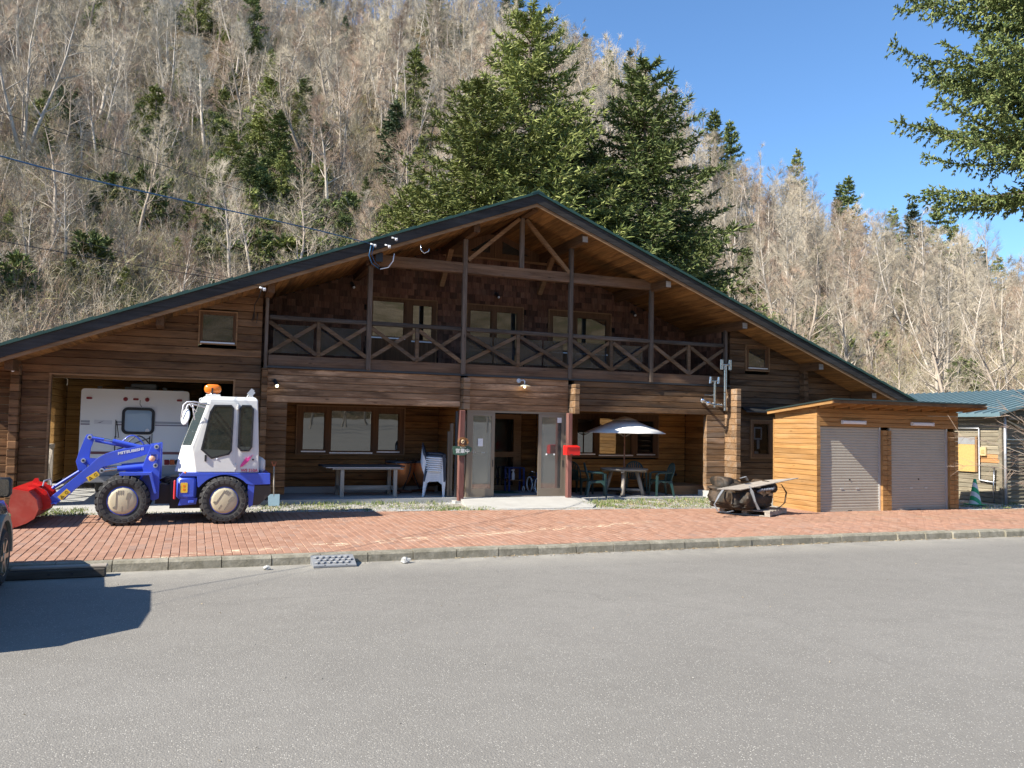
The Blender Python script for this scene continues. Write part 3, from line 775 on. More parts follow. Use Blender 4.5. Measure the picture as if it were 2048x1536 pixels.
for px in (-3.38, -.72, 1.47, 3.80, 6.13, 7.62, 8.98, 11.40, 13.80, 16.38, 18.3):
    zb = zu(px)-.195; zt = zu(px)-.01
    if abs(px-RX) < .1: zb, zt = 7.335, 7.40
    ye = YR+.1 if 1.4 < px < 13.9 else YW+.1
    q = MB(); sl = -.388 if px > RX else .388
    if abs(px-RX) < .1: sl = 0
    q.prism([(px-.075, zb), (px+.075, zb), (px+.075, zt+sl*.075), (px-.075, zt-sl*.075)], 18.38, ye, 'y')
    pu = q.build('purlin', W_PURLIN, lodge)
    if px > 8: MB().box(px-.07, px+.07, 18.362, 18.379, zb+.005, zt-.03).build('end_cut', W_GRAY, pu)  # pale end grain; its sunlit look put into the wood colour, right side only
    if px in (3.80,): MB().box(px-.08, px+.08, 18.355, 18.378, zb-.02, zt).build('end_cap', M_BLACK, pu)

# balcony
MB().box(1.52, 13.75, YW-.03, YW+.14, 3.315, 3.555).build('edge_beam', W_BEAM, lodge)
MB().box(1.45, 13.92, YW-.05, YW+.02, 3.268, 3.31).build('flashing', M_FLASH, lodge)
MB().box(1.5, 13.9, YW+.142, YR, 3.42, 3.5).build('balcony_deck', W_BEAM, lodge)
MB().box(3.68, 11.52, YW-.06, YW+.12, 5.80, 6.05).build('tie_beam', W_BEAM, lodge)
POSTS = [1.46, 3.77, 6.10, 8.98, 11.37, 13.75]
for i, px in enumerate(POSTS):
    w_ = .055 if 0 < i < 5 else .035
    zt = zu(px)-.19 if i in (0, 2, 3, 5) else 5.80
    MB().bbox(px-w_, px+w_, YW-.085, YW+.03, 3.30 if 0 < i < 5 else 3.2, zt, .012).build('post', W_POST, lodge)
MB().bbox(7.55, 7.66, YW-.055, YW+.05, 6.05, 7.335, .01).build('king_post', W_POST, lodge)
MB().bar((7.52, YW-.02, 7.30), (6.17, YW-.02, 6.12), .09, .10, (0, 1, 0)).build('strut', W_TRIM, lodge)
MB().bar((7.70, YW-.02, 7.30), (8.92, YW-.02, 6.05), .09, .10, (0, 1, 0)).build('strut', W_TRIM, lodge)
for px, p2 in ((6.13, 6.0), (9.02, 8.85)):
    MB().bar((px, 20.45, 6.72), (p2+.06, 21.1, 5.78), .11, .13, (1, 0, 0)).build('knee_brace', W_TRIM, lodge)
for i, (a, b_) in enumerate(zip(POSTS, POSTS[1:])):
    a0, b0 = a+.055, b_-.055; mid = (a+b_)/2; y = YW-.02
    MB().bbox(a0, b0, y-.055, y+.055, 4.36, 4.46, .015).build('handrail', W_RAIL, lodge)
    MB().bbox(mid-.045, mid+.045, y-.035, y+.04, 3.555, 4.36, .008).build('baluster', W_BRACE, lodge)
    for p, q in ((a0, mid-.045), (mid+.045, b0)):
        MB().bar((p, y-.028, 4.30), (q, y-.028, 3.60), .05, .085, (0, 0, 1)).build('brace', W_BRACE, lodge)
        MB().bar((p, y+.027, 3.60), (q, y+.027, 4.30), .05, .085, (0, 0, 1)).build('brace', W_BRACE, lodge)
for a, b_, y in ((1.62, 2.52, 0), (2.62, 3.62, .01), (6.2, 6.9, 0), (6.95, 7.5, .012), (7.62, 8.25, 0), (8.3, 8.85, .01), (9.1, 10.1, 0), (10.2, 11.2, .012)):
    MB().box(a, b_, YW+.10+y, YW+.106+y, 3.62, 4.27).build('screen_panel', M_FILM, lodge)

# shingled wall behind the balcony
UW = [(4.13, 5.98, 3.5, 5.37), (6.81, 8.47, 3.5, 5.37), (9.24, 11.22, 3.5, 5.38), (6.12, 9.15, 6.64, 7.6)]
sh = []
z = 3.52; k = 0
while z < 7.2:
    x = 1.52+rnd.uniform(-.1, 0)
    while x < 13.74:
        wd = rnd.uniform(.10, .235); a, b_ = max(x, 1.52), min(x+wd, 13.74); x += wd
        if b_-a < .04: continue
        if max(zu(a), zu(b_)) < z+.05: continue
        if any(h_[0]-.02 < (a+b_)/2 < h_[1]+.02 and h_[2] < z+.09 < h_[3]+.02 for h_ in UW): continue
        sh.append((a, b_, z+rnd.uniform(-.007, .007), min(z+.185, zu((a+b_)/2)), 'b'))
    z += .163; k += 1
z = 3.52
while z < 5.1:
    y = YW+.16
    while y < YR-.02:
        wd = rnd.uniform(.11, .23); a, b_ = y, min(y+wd, YR-.02); y += wd
        if b_-a > .04: sh.append((a, b_, z+rnd.uniform(-.007, .007), min(z+.185, zu(13.75)), 's'))
    z += .163
def shingle(mb, q):
    a, b_, z0, z1, s = q; g = .003; t = rnd.uniform(.016, .028); a += g; b_ -= g
    if z1-z0 < .03: return
    if s == 'b':
        y0 = YR-t; y1 = YR-.006
        vs = [(a,y0,z0),(b_,y0,z0),(b_,y1,z1),(a,y1,z1),(a,YR+.01,z0),(b_,YR+.01,z0)]
    else:
        y0 = 13.75-t; y1 = 13.744
        vs = [(y0,a,z0),(y0,b_,z0),(y1,b_,z1),(y1,a,z1),(13.76,a,z0),(13.76,b_,z0)]
    mb.add(vs, [(0,1,2,3),(4,5,1,0),(0,3,4),(1,5,2),(3,2,5,4)])
front = [q for q in sh if q[4] == 'b' and q[2] > 4.4]; front.sort(key=lambda q: -(q[1]-q[0])/(q[0]*.36+20))
pick = set(front[:298])
for q in front[:298]:
    mb = MB(); shingle(mb, q); mb.build('shingle', M_SHINGLEO, lodge)
mb = MB()
for q in sh:
    if q not in pick: shingle(mb, q)
stuff(mb.build('wall_shingles', M_SHINGLE, lodge))
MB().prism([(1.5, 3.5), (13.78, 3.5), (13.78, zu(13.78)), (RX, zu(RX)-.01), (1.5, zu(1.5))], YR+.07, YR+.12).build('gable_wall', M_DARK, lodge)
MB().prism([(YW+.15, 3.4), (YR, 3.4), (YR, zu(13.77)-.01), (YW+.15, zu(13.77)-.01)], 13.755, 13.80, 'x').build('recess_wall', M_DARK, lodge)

def window(x0, x1, z0, z1, y, panes, m_fr, m_gl, sill=None, fr=.05, depth=.07, name='window', parent=None, casing=True):
    """frame cut out round each pane; panes are (x0,x1,z0,z1)"""
    pa = parent or lodge
    q = MB(); q.prism([(x0, z0), (x1, z0), (x1, z1), (x0, z1)], y-.03, y+depth, 'y', holes=[[(a, c), (b_, c), (b_, d), (a, d)] for a, b_, c, d in panes])
    wdw = q.build(name, m_fr, pa)
    for a, b_, c, d in panes:
        MB().box(a-.004, b_+.004, y+.022, y+.03, c-.004, d+.004).build('pane', m_gl, wdw)
        r = MB(); w_ = .022
        for e in ((a, a+w_, c, d), (b_-w_, b_, c, d), (a+w_, b_-w_, c, c+w_), (a+w_, b_-w_, d-w_, d)):
            r.box(e[0], e[1], y-.006, y+.02, e[2], e[3])
        r.build('sash', m_fr, wdw)
        if sill is not None: MB().box(a-.02, b_+.02, y-.06, y-.031, c-.045, c-.012).build('sill', sill, wdw)
    if casing:
        t = MB(); e = .03
        for u in ((x0-e, x0, z0-e, z1+e), (x1, x1+e, z0-e, z1+e), (x0, x1, z1, z1+e), (x0, x1, z0-e, z0)):
            t.box(u[0], u[1], y-.045, y+.02, u[2], u[3])
        t.build('casing', W_TRIM if m_fr is W_FRAME else m_fr, wdw)
    return wdw
window(2.43, 5.16, 1.28, 2.47, YR, [(2.56, 3.12, 1.36, 2.33), (3.26, 4.32, 1.33, 2.39), (4.47, 5.03, 1.36, 2.34)], W_FRAME, M_GLASS, M_ALUL)
window(10.04, 12.82, 1.25, 2.47, YR, [(10.19, 10.73, 1.34, 2.32), (10.89, 11.96, 1.31, 2.36), (12.13, 12.70, 1.34, 2.31)], W_FRAME, M_GLASS, M_ALUL)
window(4.15, 5.96, 3.52, 5.35, YR, [(4.24, 5.10, 4.33, 5.29), (5.31, 5.87, 4.28, 5.24)], W_FRAME, M_GLASSU, M_ALUL)
window(6.83, 8.45, 3.52, 5.35, YR, [(6.91, 7.54, 3.75, 5.22), (7.68, 8.31, 3.75, 5.22)], W_FRAME, M_GLASSD)
window(9.26, 11.2, 3.52, 5.36, YR, [(9.37, 9.99, 4.2, 5.23), (10.13, 11.09, 4.2, 5.22)], W_FRAME, M_GLASSD, M_ALUL)
window(.06, .81, 3.75, 4.44, YW, [(.10, .77, 3.79, 4.40)], W_FRAME, M_GLASSD, M_ALUL)
window(14.46, 15.22, 3.78, 4.46, YW, [(14.53, 15.15, 3.86, 4.40)], W_FRAME, M_GLASSD, M_ALUL)
MB().box(14.66, 15.35, 19.345, 19.355, 1.3, 2.36).build('window_niche', M_DARK, lodge)
ph = MB(); ph.prism([(14.82,1.82),(15.08,1.82),(15.08,2.17),(14.82,2.17)], 19.29, 19.30, 'y', holes=[[(14.855,1.86),(15.045,1.86),(15.045,2.13),(14.855,2.13)]]); ph.box(14.92, 15.0, 19.29, 19.30, 1.56, 1.81); ph.build('hung_frame', M_WHITEP, lodge)
MB().box(14.72, 14.80, 19.26, 19.33, 1.40, 1.55).build('window_box', W_TRIM, lodge); MB().box(14.82, 14.95, 19.26, 19.33, 1.40, 1.49).build('window_box', M_WHITEP, lodge); MB().box(14.99, 15.2, 19.26, 19.33, 1.40, 1.53).build('window_box', W_TRIM, lodge)
wl = window(14.63, 15.38, 1.32, 2.35, YW, [(14.71, 15.27, 1.40, 2.28)], W_FRAME, M_GLASSC)
# attic lights under the ridge
q = MB()
q.prism([(6.16, 6.68), (7.57, 6.68), (7.57, 7.33), (7.40, 7.33), (6.16, 6.86)], YR-.04, YR+.04, 'y', holes=[[(6.86, 6.82), (7.45, 6.82), (7.45, 7.22)]])
at = q.build('window', W_FRAME, lodge); MB().prism([(6.85, 6.81), (7.46, 6.81), (7.46, 7.23)], YR+.0, YR+.01).build('pane', M_GLASSD, at)
q = MB()
q.prism([(7.68, 6.68), (9.08, 6.68), (9.08, 6.84), (7.84, 7.33), (7.68, 7.33)], YR-.04, YR+.04, 'y', holes=[[(7.80, 6.82), (8.66, 6.82), (7.80, 7.18)]])
at = q.build('window', W_FRAME, lodge); MB().prism([(7.79, 6.81), (8.67, 6.81), (7.79, 7.19)], YR+.0, YR+.01).build('pane', M_GLASSD, at)
MB().box(6.1, 9.15, YR-.08, YR, 6.62, 6.675).build('attic_sill', W_TRIM, lodge)
MB().box(7.575, 7.675, YR-.06, YR, 6.675, 7.33).build('mullion', W_FRAME, lodge)
# paler boards under the left balcony window door
for i in range(5):
    MB().box(5.32+i*.11, 5.42+i*.11, YR-.045, YR-.031, 3.6, 4.2).build('door_board', W_FRAME, lodge)

# entrance: bronze aluminium frame with sliding doors
en = MB(); Y0 = YW+.02
en.box(6.26, 6.33, Y0, Y0+.12, .305, 2.44); en.box(8.90, 8.97, Y0, Y0+.12, .305, 2.44); en.box(6.33, 8.90, Y0, Y0+.12, 2.385, 2.44); en.box(6.33, 8.90, Y0, Y0+.12, .305, .322)
ent = en.build('entrance_frame', M_ALU, lodge)
def slide_door(x0, x1, y, name, mid=True):
    fr = .085
    hs = [[(x0+fr, .51), (x1-fr, .51), (x1-fr, 2.30), (x0+fr, 2.30)]]
    d = MB().prism([(x0, .322), (x1, .322), (x1, 2.382), (x0, 2.382)], y, y+.035, 'y', holes=hs).build('sliding_door', M_ALU, lodge)
    MB().box(x0+fr-.005, x1-fr+.005, y+.014, y+.02, .505, 2.305).build('pane', M_GLASSV, d)
    MB().box(x1-.05, x1-.03, y-.012, y, 1.05, 1.22).build('handle', M_BLACK, d)
    return d
dL = slide_door(6.335, 6.99, Y0+.015, 'l'); dR = slide_door(8.17, 8.895, Y0+.015, 'r')
slide_door(6.37, 6.93, Y0+.065, 'l2'); slide_door(8.25, 8.88, Y0+.065, 'r2')
MB().box(6.55, 6.68, Y0+.005, Y0+.008, 1.55, 1.74).build('notice', M_WHITEP, dL)
for zx, zz in ((6.435, 1.4), (6.485, 1.4), (6.665, 1.4), (6.715, 1.4)):
    MB().sphere((zx, Y0+.012, zz), .012, 8, 5).build('dot_sticker', M_WHITEP, dL)
for zx in (8.40, 8.61):
    MB().sphere((zx, Y0+.012, 1.36), .022, 8, 5).build('dot_sticker', M_WHITEP, dR)
MB().box(8.68, 8.80, Y0+.005, Y0+.008, 2.17, 2.30).build('notice', M_WHITEP, dR)
MB().box(8.34, 8.67, Y0+.07, Y0+.075, .6, 2.2).build('reflected_edge', M_GLASSV, dR) if False else None
# antlers hanging behind the left pane
an = MB()
for k in range(4):
    bx = 6.55+k*.055; an.tube([(bx, Y0+.3, 2.02), (bx-.03, Y0+.3, 2.13), (bx-.015, Y0+.3, 2.26)], [.014, .011, .005], 5)
an.tube([(6.48, Y0+.3, 2.06), (6.6, Y0+.3, 1.98), (6.78, Y0+.3, 2.05)], [.03, .05, .03], 6); an.tube([(6.6, Y0+.3, 1.98), (6.62, Y0+.31, 1.86)], [.04, .025], 6)
tag(an.build('antlers', M_WHITEP, None, smooth=True), 'pale antlers hung behind the glass of the left entrance door', 'antlers')
# inner wooden door with two panes and the strip beside it
q = MB(); q.prism([(6.5, .31), (8.47, .31), (8.47, 2.39), (6.5, 2.39)], YR-.04, YR+.05, 'y', holes=[[(6.6, .45), (8.25, .45), (8.25, 1.22), (6.6, 1.22)], [(6.6, 1.36), (8.25, 1.36), (8.25, 2.26), (6.6, 2.26)]])
idr = q.build('inner_door', W_TRIM, lodge)
MB().box(6.59, 8.26, YR, YR+.008, .44, 1.23).build('pane', M_GLASS, idr); MB().box(6.59, 8.26, YR, YR+.008, 1.35, 2.27).build('pane', M_GLASS, idr)
# red stained posts by the entrance
for a, b_, y in ((5.98, 6.12, 18.93), (8.82, 8.94, 18.86)):
    MB().bbox(a, b_, y, y+.14, .24, 2.42, .012).build('entrance_post', W_RED, lodge)
MB().prism([(5.9, 18.9), (6.2, 18.9), (6.2, 19.2), (5.9, 19.2)], -.05, .245, 'z').build('footing', M_CONC, lodge)
MB().prism([(8.78, 18.84), (8.98, 18.84), (8.98, 19.1), (8.78, 19.1)], .0, .245, 'z').build('footing', M_CONC, lodge)
# small hood over the lower right window and a wooden step in the right porch
MB().prism([(18.95, 2.62), (19.19, 2.74), (19.19, 2.70), (18.95, 2.58)], 14.3, 16.1, 'x').build('window_hood', M_FLASH, lodge)
MB().bbox(12.5, 13.7, 19.8, 21.1, .25, .50, .015).build('porch_step', W_TRIM, lodge)
# downpipe by the left porch
dp = MB(); dp.tube([(6.02, 19.32, .3), (6.02, 19.32, 2.4)], .035, 8)
dp.build('downpipe', M_FLASH, lodge, smooth=40)
dp = MB()
for x_, z_ in ((5.96, 2.1), (5.90, 1.9)): dp.box(x_-.035, x_+.035, 19.5, 19.57, .3, z_)
dp.build('stored_frames', M_ALU, lodge)

# concrete aprons in front of the openings
structure(MB().add([(-2.55,17.52,.196),(.95,17.5,.196),(.9,19.06,.247),(-2.6,19.06,.247),(-2.55,17.52,.05),(.95,17.5,.05),(.9,19.06,.05),(-2.6,19.06,.05)], [(0,1,2,3),(4,5,1,0),(5,6,2,1),(7,4,0,3)]).build('garage_ramp', M_CONC))
structure(MB().add([(5.75,17.35,.205),(8.75,17.30,.205),(9.15,17.9,.22),(9.32,19.1,.27),(6.08,19.1,.305),(8.95,19.1,.305),(5.75,17.35,.05),(8.75,17.3,.05),(9.15,17.9,.05),(9.32,19.1,.05),(6.08,19.1,.05)],
   [(0,1,5,4),(1,2,3,5),(6,7,1,0),(7,8,2,1),(8,9,3,2),(10,6,0,4)]).build('entrance_ramp', M_CONC))
# ------------------------------------------------------------------ storage shed with two roller shutters
shed = thing('storage_shed', 'honey coloured timber shed with two roller shutters and a lean-to roof', 'shed', (15.9, 15.5, .16))
def shz(y): return 2.565+(17.05-y)*.098
SX0, SX1, SY0, SY1 = 13.69, 18.2, 15.5, 17.02
def swall(rws, a0, a1, f, t, m, axis='x', **k): wall(rws, a0, a1, f, t, m, axis, parent=shed, jit=.0025, joint=7, ch=.009, **k)
P_ = .1225
pr = [(.17+i*P_, .17+(i+1)*P_) for i in range(20)]
low = [r for r in pr if r[1] < 2.21]
for r in low:
    for a, b_ in ((SX0, 13.80), (15.70, 15.845), (15.85, 15.98), (17.90, 18.06), (18.065, SX1)):
        swall([r], a, b_, SY0, .1, W_SHED)
swall([(2.20+i*.105, 2.20+(i+1)*.105) for i in range(4)], SX0, SX1, SY0, .1, W_SHED)
for i, r in enumerate(pr):
    zt = r[1]
    ya = SY0+.101
    yb = SY1 if zt < 2.44 else SY0+.1+max(.12, (SY1-SY0)*(2.64-zt)/.2)
    swall([r], ya-.1, yb, SX0-.001, .1, W_SHEDY, 'y')
MB().prism([(SY0+.02, 2.2), (SY1, 2.2), (SY1, shz(SY1)-.012), (SY0+.02, shz(SY0)-.012)], SX0+.02, SX0+.06, 'x').build('side_filler', W_SHEDY, shed)
MB().box(SX0, SX1, SY1, SY1+.05, .16, 2.4).build('back_wall', W_SHED, shed)
MB().box(SX1-.05, SX1-.004, SY0+.1, SY1, .16, 2.45).build('side_wall', W_SHEDY, shed)
for a, b_ in ((SX0-.004, 13.80), (15.70, 15.98), (17.90, SX1+.004)): MB().box(a, b_, SY0-.006, SY0+.1, .10, .175).build('footing', M_CONC, shed)
prf = lambda a, b_: [(14.77, shz(14.77)+a), (17.12, shz(17.12)+a), (17.12, shz(17.12)+b_), (14.77, shz(14.77)+b_)]
MB().prism(prf(.010, .042), 13.50, 18.33, 'x').build('roof_sheet', M_SHEDROOF, shed)
MB().prism([(14.79, shz(14.79)-.065), (14.82, shz(14.82)-.065), (14.82, shz(14.82)+.01), (14.79, shz(14.79)+.01)], 13.53, 18.30, 'x').build('fascia', W_LOG, shed)  # darker wood than the side boards: front edge shade put into its colour
for xx in (13.53, 18.28): MB().prism([(14.821, shz(14.82)-.07), (17.1, shz(17.1)-.07), (17.1, shz(17.1)+.01), (14.821, shz(14.82)+.01)], xx, xx+.025, 'x').build('barge_board', W_SHEDY, shed)
MB().prism([(14.822, shz(14.82)-.008), (17.09, shz(17.09)-.008), (17.09, shz(17.09)+.010), (14.822, shz(14.82)+.010)], 13.557, 18.278, 'x').build('roof_deck', W_SHEDY, shed)
for i in range(11):
    xx = 13.75+i*.46
    MB().prism([(14.825, shz(14.82)-.085), (SY0-.002, shz(SY0)-.10), (SY0-.002, shz(SY0)-.01), (14.825, shz(14.82)-.01)], xx, xx+.045, 'x').build('rafter', W_SHEDY, shed)
MB().box(SX0+.03, SX1-.03, SY0+.03, SY0+.06, 2.6, 2.70).build('eave_blocking', W_SHED, shed)
M_SHUT = plain('shutter_steel', (.42,.385,.32), .5, .1, .06, 3, dirt=(.30,.26,.21), damt=.4)
for a, b_ in ((13.80, 15.70), (15.98, 17.90)):
    prf = []; z = .22; yb = SY0+.10
    while z < 2.19:
        prf += [(yb, z), (yb-.010, z+.012), (yb-.012, z+.034), (yb-.010, z+.054), (yb, z+.062)]; z += .066
    prf += [(yb+.02, z), (yb+.02, .22)]
    sht = MB().prism(prf, a+.02, b_-.02, 'x').build('roller_shutter', M_SHUT, shed)
    MB().box(a+.02, b_-.02, yb-.02, yb+.01, .168, .222).build('bottom_rail', M_SHUT, sht)
    for x0 in (a, b_-.045): MB().box(x0, x0+.045, yb-.035, yb+.03, .17, 2.2).build('guide_rail', M_ALUL if x0 != a else M_SHUT, sht)
    mid = (a+b_)/2
    MB().lathe([(0, 0), (.02, 0), (.02, -.012), (0, -.012)], (mid, yb-.012, .93), 'y', 10).build('lock', M_BLACK, sht)
    for dx in (-.24, .24): MB().box(mid+dx-.045, mid+dx+.045, yb-.022, yb-.011, .70, .725).build('pull', M_ALUL, sht)
    MB().box(mid-.06, mid+.06, yb-.024, yb-.02, .18, .198).build('maker_plate', M_BLACK, sht)
for i, (xc, lab) in enumerate(((14.76, 'white strip light above the left shutter, the sunlit one'), (16.95, 'white strip light above the right shutter, nearer the cottage'))):
    t = thing('strip_light', lab, 'light', (xc, 15.45, 2.30), 'strip lights over the shutters')
    MB().bbox(xc-.34, xc+.34, 15.42, 15.5, 2.262, 2.345, .02).build('diffuser', M_WHITEP, t)
    for e in (-.355, .34): MB().bbox(xc+e-.003, xc+e+.018, 15.415, 15.5, 2.258, 2.35, .008).build('end_cap', M_WHITEP, t)

# ------------------------------------------------------------------ wheel loader
def wheel(parent, c, r, wd, m_cap, n=22, lug=True, face=-1, name='wheel'):
    cx, cy, cz = c
    w_ = MB(); h_ = wd/2
    rim = r*.56
    w_.lathe([(rim, -h_*.82), (r*.70, -h_*.98), (r*.86, -h_), (r*.925, -h_*.80), (r*.93, 0), (r*.925, h_*.80), (r*.86, h_), (r*.70, h_*.98), (rim, h_*.82)], (cx, cy, cz), 'y', 40)
    ty = w_.build(name, M_RUBBER, parent, smooth=40)
    if lug:
        l = MB()
        for k in range(n):
            for sd, off in ((-1, 0), (1, .5)):
                t = 2*pi*(k+off)/n
                pts = []
                for rr, yy, dt in ((r*.80, sd*h_*1.015, .0), (r*.985, sd*h_*.86, .015), (r*1.0, sd*h_*.05, .13)):
                    pts.append((rr, yy, t+dt))
                wv = pi/n*.62
                V = []
                for rr, yy, tt in pts:
                    for e, dr in ((-wv, 0), (wv, 0), (wv*1.15, -.1*r), (-wv*1.15, -.1*r)):
                        a = tt+e; q_ = rr+dr
                        V.append((cx+q_*cos(a), cy+yy, cz+q_*sin(a)))
                nn = len(l.v); l.v += V
                for s_ in range(2):
                    for i in range(4):
                        j = (i+1) % 4; l.f.append((nn+s_*4+i, nn+s_*4+j, nn+s_*4+4+j, nn+s_*4+4+i))
                l.f.append((nn+3, nn+2, nn+1, nn)); l.f.append((nn+8, nn+9, nn+10, nn+11))
        l.build('tread', M_RUBBER, ty)
    return ty
ldr = thing('wheel_loader', 'blue and white compact wheel loader with a red bucket, parked before the garage', 'loader', (-.3, 16.75, .17))
ZW = .605
for cx, cy in ((-1.10, 16.04), (.575, 16.04), (-1.10, 17.42), (.575, 17.42)):
    r = .445 if cx < 0 else .43; zc = .172+r*.995
    wh = wheel(ldr, (cx, cy, zc), r, .36, M_CREAM)
    sg = -1 if cy < 16.7 else 1; yf = cy+sg*.155
    cap = MB().lathe([(0, sg*.03), (.18, sg*.03), (.215, sg*.018), (.232, 0), (.235, -sg*.03)], (cx, yf, zc), 'y', 32).build('wheel_cap', M_CREAM, wh, smooth=30)
    MB().lathe([(.235, 0), (.262, -sg*.012), (.262, -sg*.05)], (cx, yf, zc), 'y', 32).build('rim', M_LOADBLUE, wh, smooth=30)
    if sg < 0:
        ang = 0 if cx < 0 else -.55
        def rot(p): return (cx+p[0]*cos(ang)-p[1]*sin(ang), zc+p[0]*sin(ang)+p[1]*cos(ang))
        d = MB()
        for k in (-.035, 0, .035): d.prism([rot(p) for p in ((k-.035, .11), (k-.025, .11), (k-.025, .185), (k-.035, .185))], yf-.034, yf-.02)
        d.prism([rot(p) for p in ((.055, .03), (.075, .13), (.11, .15), (.14, .12), (.12, .06), (.10, .02), (.10, -.14), (.085, -.14), (.08, .01))], yf-.034, yf-.02)
        d.prism([rot(p) for p in ((-.15, -.12), (-.10, -.14), (-.085, -.10), (-.09, .16), (-.10, .16), (-.105, -.08), (-.14, -.10))], yf-.034, yf-.02)
        d.prism([rot(p) for p in ((-.006, -.18), (.004, -.18), (.004, -.09), (-.006, -.09))], yf-.034, yf-.02)
        d.build('cap_grooves', M_CREAMD, wh)
# chassis
q = MB(); q.box(-.35, .20, 16.4, 17.05, .42, 1.0); q.box(-.6, -.2, 16.5, 16.95, .5, .85); q.box(-1.2, -.95, 16.1, 17.4, .52, .70); q.box(.45, .7, 16.1, 17.4, .52, .70); q.box(.1, 1.2, 16.2, 17.25, .55, 1.03)
q.build('chassis', M_BLACK, ldr)
for k in range(5):
    a = .05*k
    MB().tube([(-.55, 16.45+a, .92), (-.42, 16.38+a, 1.0-.03*k), (-.28, 16.42+a, .98-.04*k), (-.18, 16.5+a, .9)], .014, 6).build('hose', M_BLACK, ldr, smooth=True)
# front frame tower
for y in (16.22, 17.2):
    MB().prism([(-.69, 1.575), (-.55, 1.615), (-.53, 1.60), (-.53, .62), (-.62, .58), (-.86, .70), (-.92, .86), (-.79, 1.02), (-.82, 1.20)], y, y+.09).build('lift_tower', M_LOADBLUE, ldr, bevel=.006)
q = MB(); q.prism([(-.95, .72), (-.56, .62), (-.56, 1.15), (-.80, 1.15)], 16.32, 17.2); q.build('front_frame', M_LOADBLUE, ldr)
MB().prism([(-1.18, 1.10), (-.66, 1.10), (-.56, .74), (-.60, .73), (-.69, 1.06), (-1.16, 1.045)], 15.92, 16.24).build('front_fender', M_LOADBLUE, ldr)
MB().prism([(-1.18, 1.10), (-.66, 1.10), (-.56, .74), (-.60, .73), (-.69, 1.06), (-1.16, 1.045)], 17.26, 17.58).build('front_fender', M_LOADBLUE, ldr)
# lift arms
ARM = [(-.53,1.61),(-.63,1.60),(-.87,1.56),(-1.25,1.48),(-1.43,1.42),(-1.56,1.34),(-1.67,1.22),(-2.30,.63),(-2.27,.545),(-2.15,.55),(-1.96,.75),(-1.56,1.09),(-1.47,1.18),(-1.17,1.27),(-.86,1.37),(-.64,1.46),(-.54,1.52)]
for y in (16.33, 17.12):
    MB().prism(ARM, y, y+.055).build('lift_arm', M_LOADBLUE, ldr, bevel=.005)
MB().prism([(-1.62,1.12),(-1.50,1.10),(-1.44,1.20),(-1.55,1.26)], 16.385, 17.12).build('cross_tube', M_LOADBLUE, ldr)
MB().box(-2.26, -2.16, 16.27, 16.34, .54, .565).build('arm_lug', M_LOADBLUE, ldr)
# bell crank, tilt cylinder, links
MB().prism([(-1.79,1.75),(-1.70,1.75),(-1.67,1.64),(-1.715,1.5),(-1.735,1.24),(-1.80,1.08),(-1.90,1.10),(-1.945,1.26),(-1.90,1.43),(-1.82,1.68)], 16.70, 16.76).build('bell_crank', M_LOADBLUE, ldr, bevel=.005)
MB().prism([(-1.82,1.33),(-1.50,1.31),(-1.50,1.24),(-1.70,1.15)], 16.66, 16.80).build('crank_bracket', M_LOADBLUE, ldr)
def cyl(name, p0, p1, r, m): return MB().tube([p0, p1], r, 12).build(name, m, ldr, smooth=40)
cyl('tilt_cylinder', (-1.36, 16.73, 1.635), (-.80, 16.73, 1.50), .045, M_LOADBLUE); cyl('tilt_rod', (-1.72, 16.73, 1.705), (-1.34, 16.73, 1.63), .024, M_CHROME)
cyl('tilt_tube', (-1.70, 16.66, 1.69), (-1.50, 16.66, 1.66), .026, M_LOADBLUE)
cyl('tilt_link', (-1.66, 16.80, 1.635), (-1.00, 16.80, 1.50), .022, M_LOADBLUE)
hp = [(-1.25+.03*k, 16.78, 1.57+.17*sin(pi*k/14)) for k in range(15)]
MB().tube(hp, .013, 6).build('hose', M_LOADBLUE, ldr, smooth=True)
MB().tube([(p[0]+.1, 16.9, p[2]-.01) for p in hp], .013, 6).build('hose', M_BLACK, ldr, smooth=True)
for y in (16.30, 17.23):
    cyl('lift_cylinder', (-1.23, y, 1.15), (-.62, y, 1.215), .048, M_LOADBLUE); cyl('lift_rod', (-1.50, y, 1.115), (-1.22, y, 1.15), .022, M_CHROME)
cyl('bucket_link', (-1.83, 16.73, 1.12), (-2.30, 16.73, .78), .03, M_LOADBLUE)
for (x_, z_), y in (((-.60,1.55),16.205), ((-.605,1.215),16.205), ((-1.82,1.28),16.68), ((-1.735,1.70),16.68), ((-1.475,1.12),16.25), ((-.60,1.55),17.3), ((-.605,1.215),17.3)):
    p = MB().lathe([(0, -.03), (.04, -.03), (.042, .03)], (x_, y, z_), 'y', 14).build('pin', M_ALUL, ldr, smooth=40)
    MB().lathe([(0, -.042), (.022, -.042), (.022, -.03)], (x_, y, z_), 'y', 6).build('pin_bolt', M_FLASH, p)
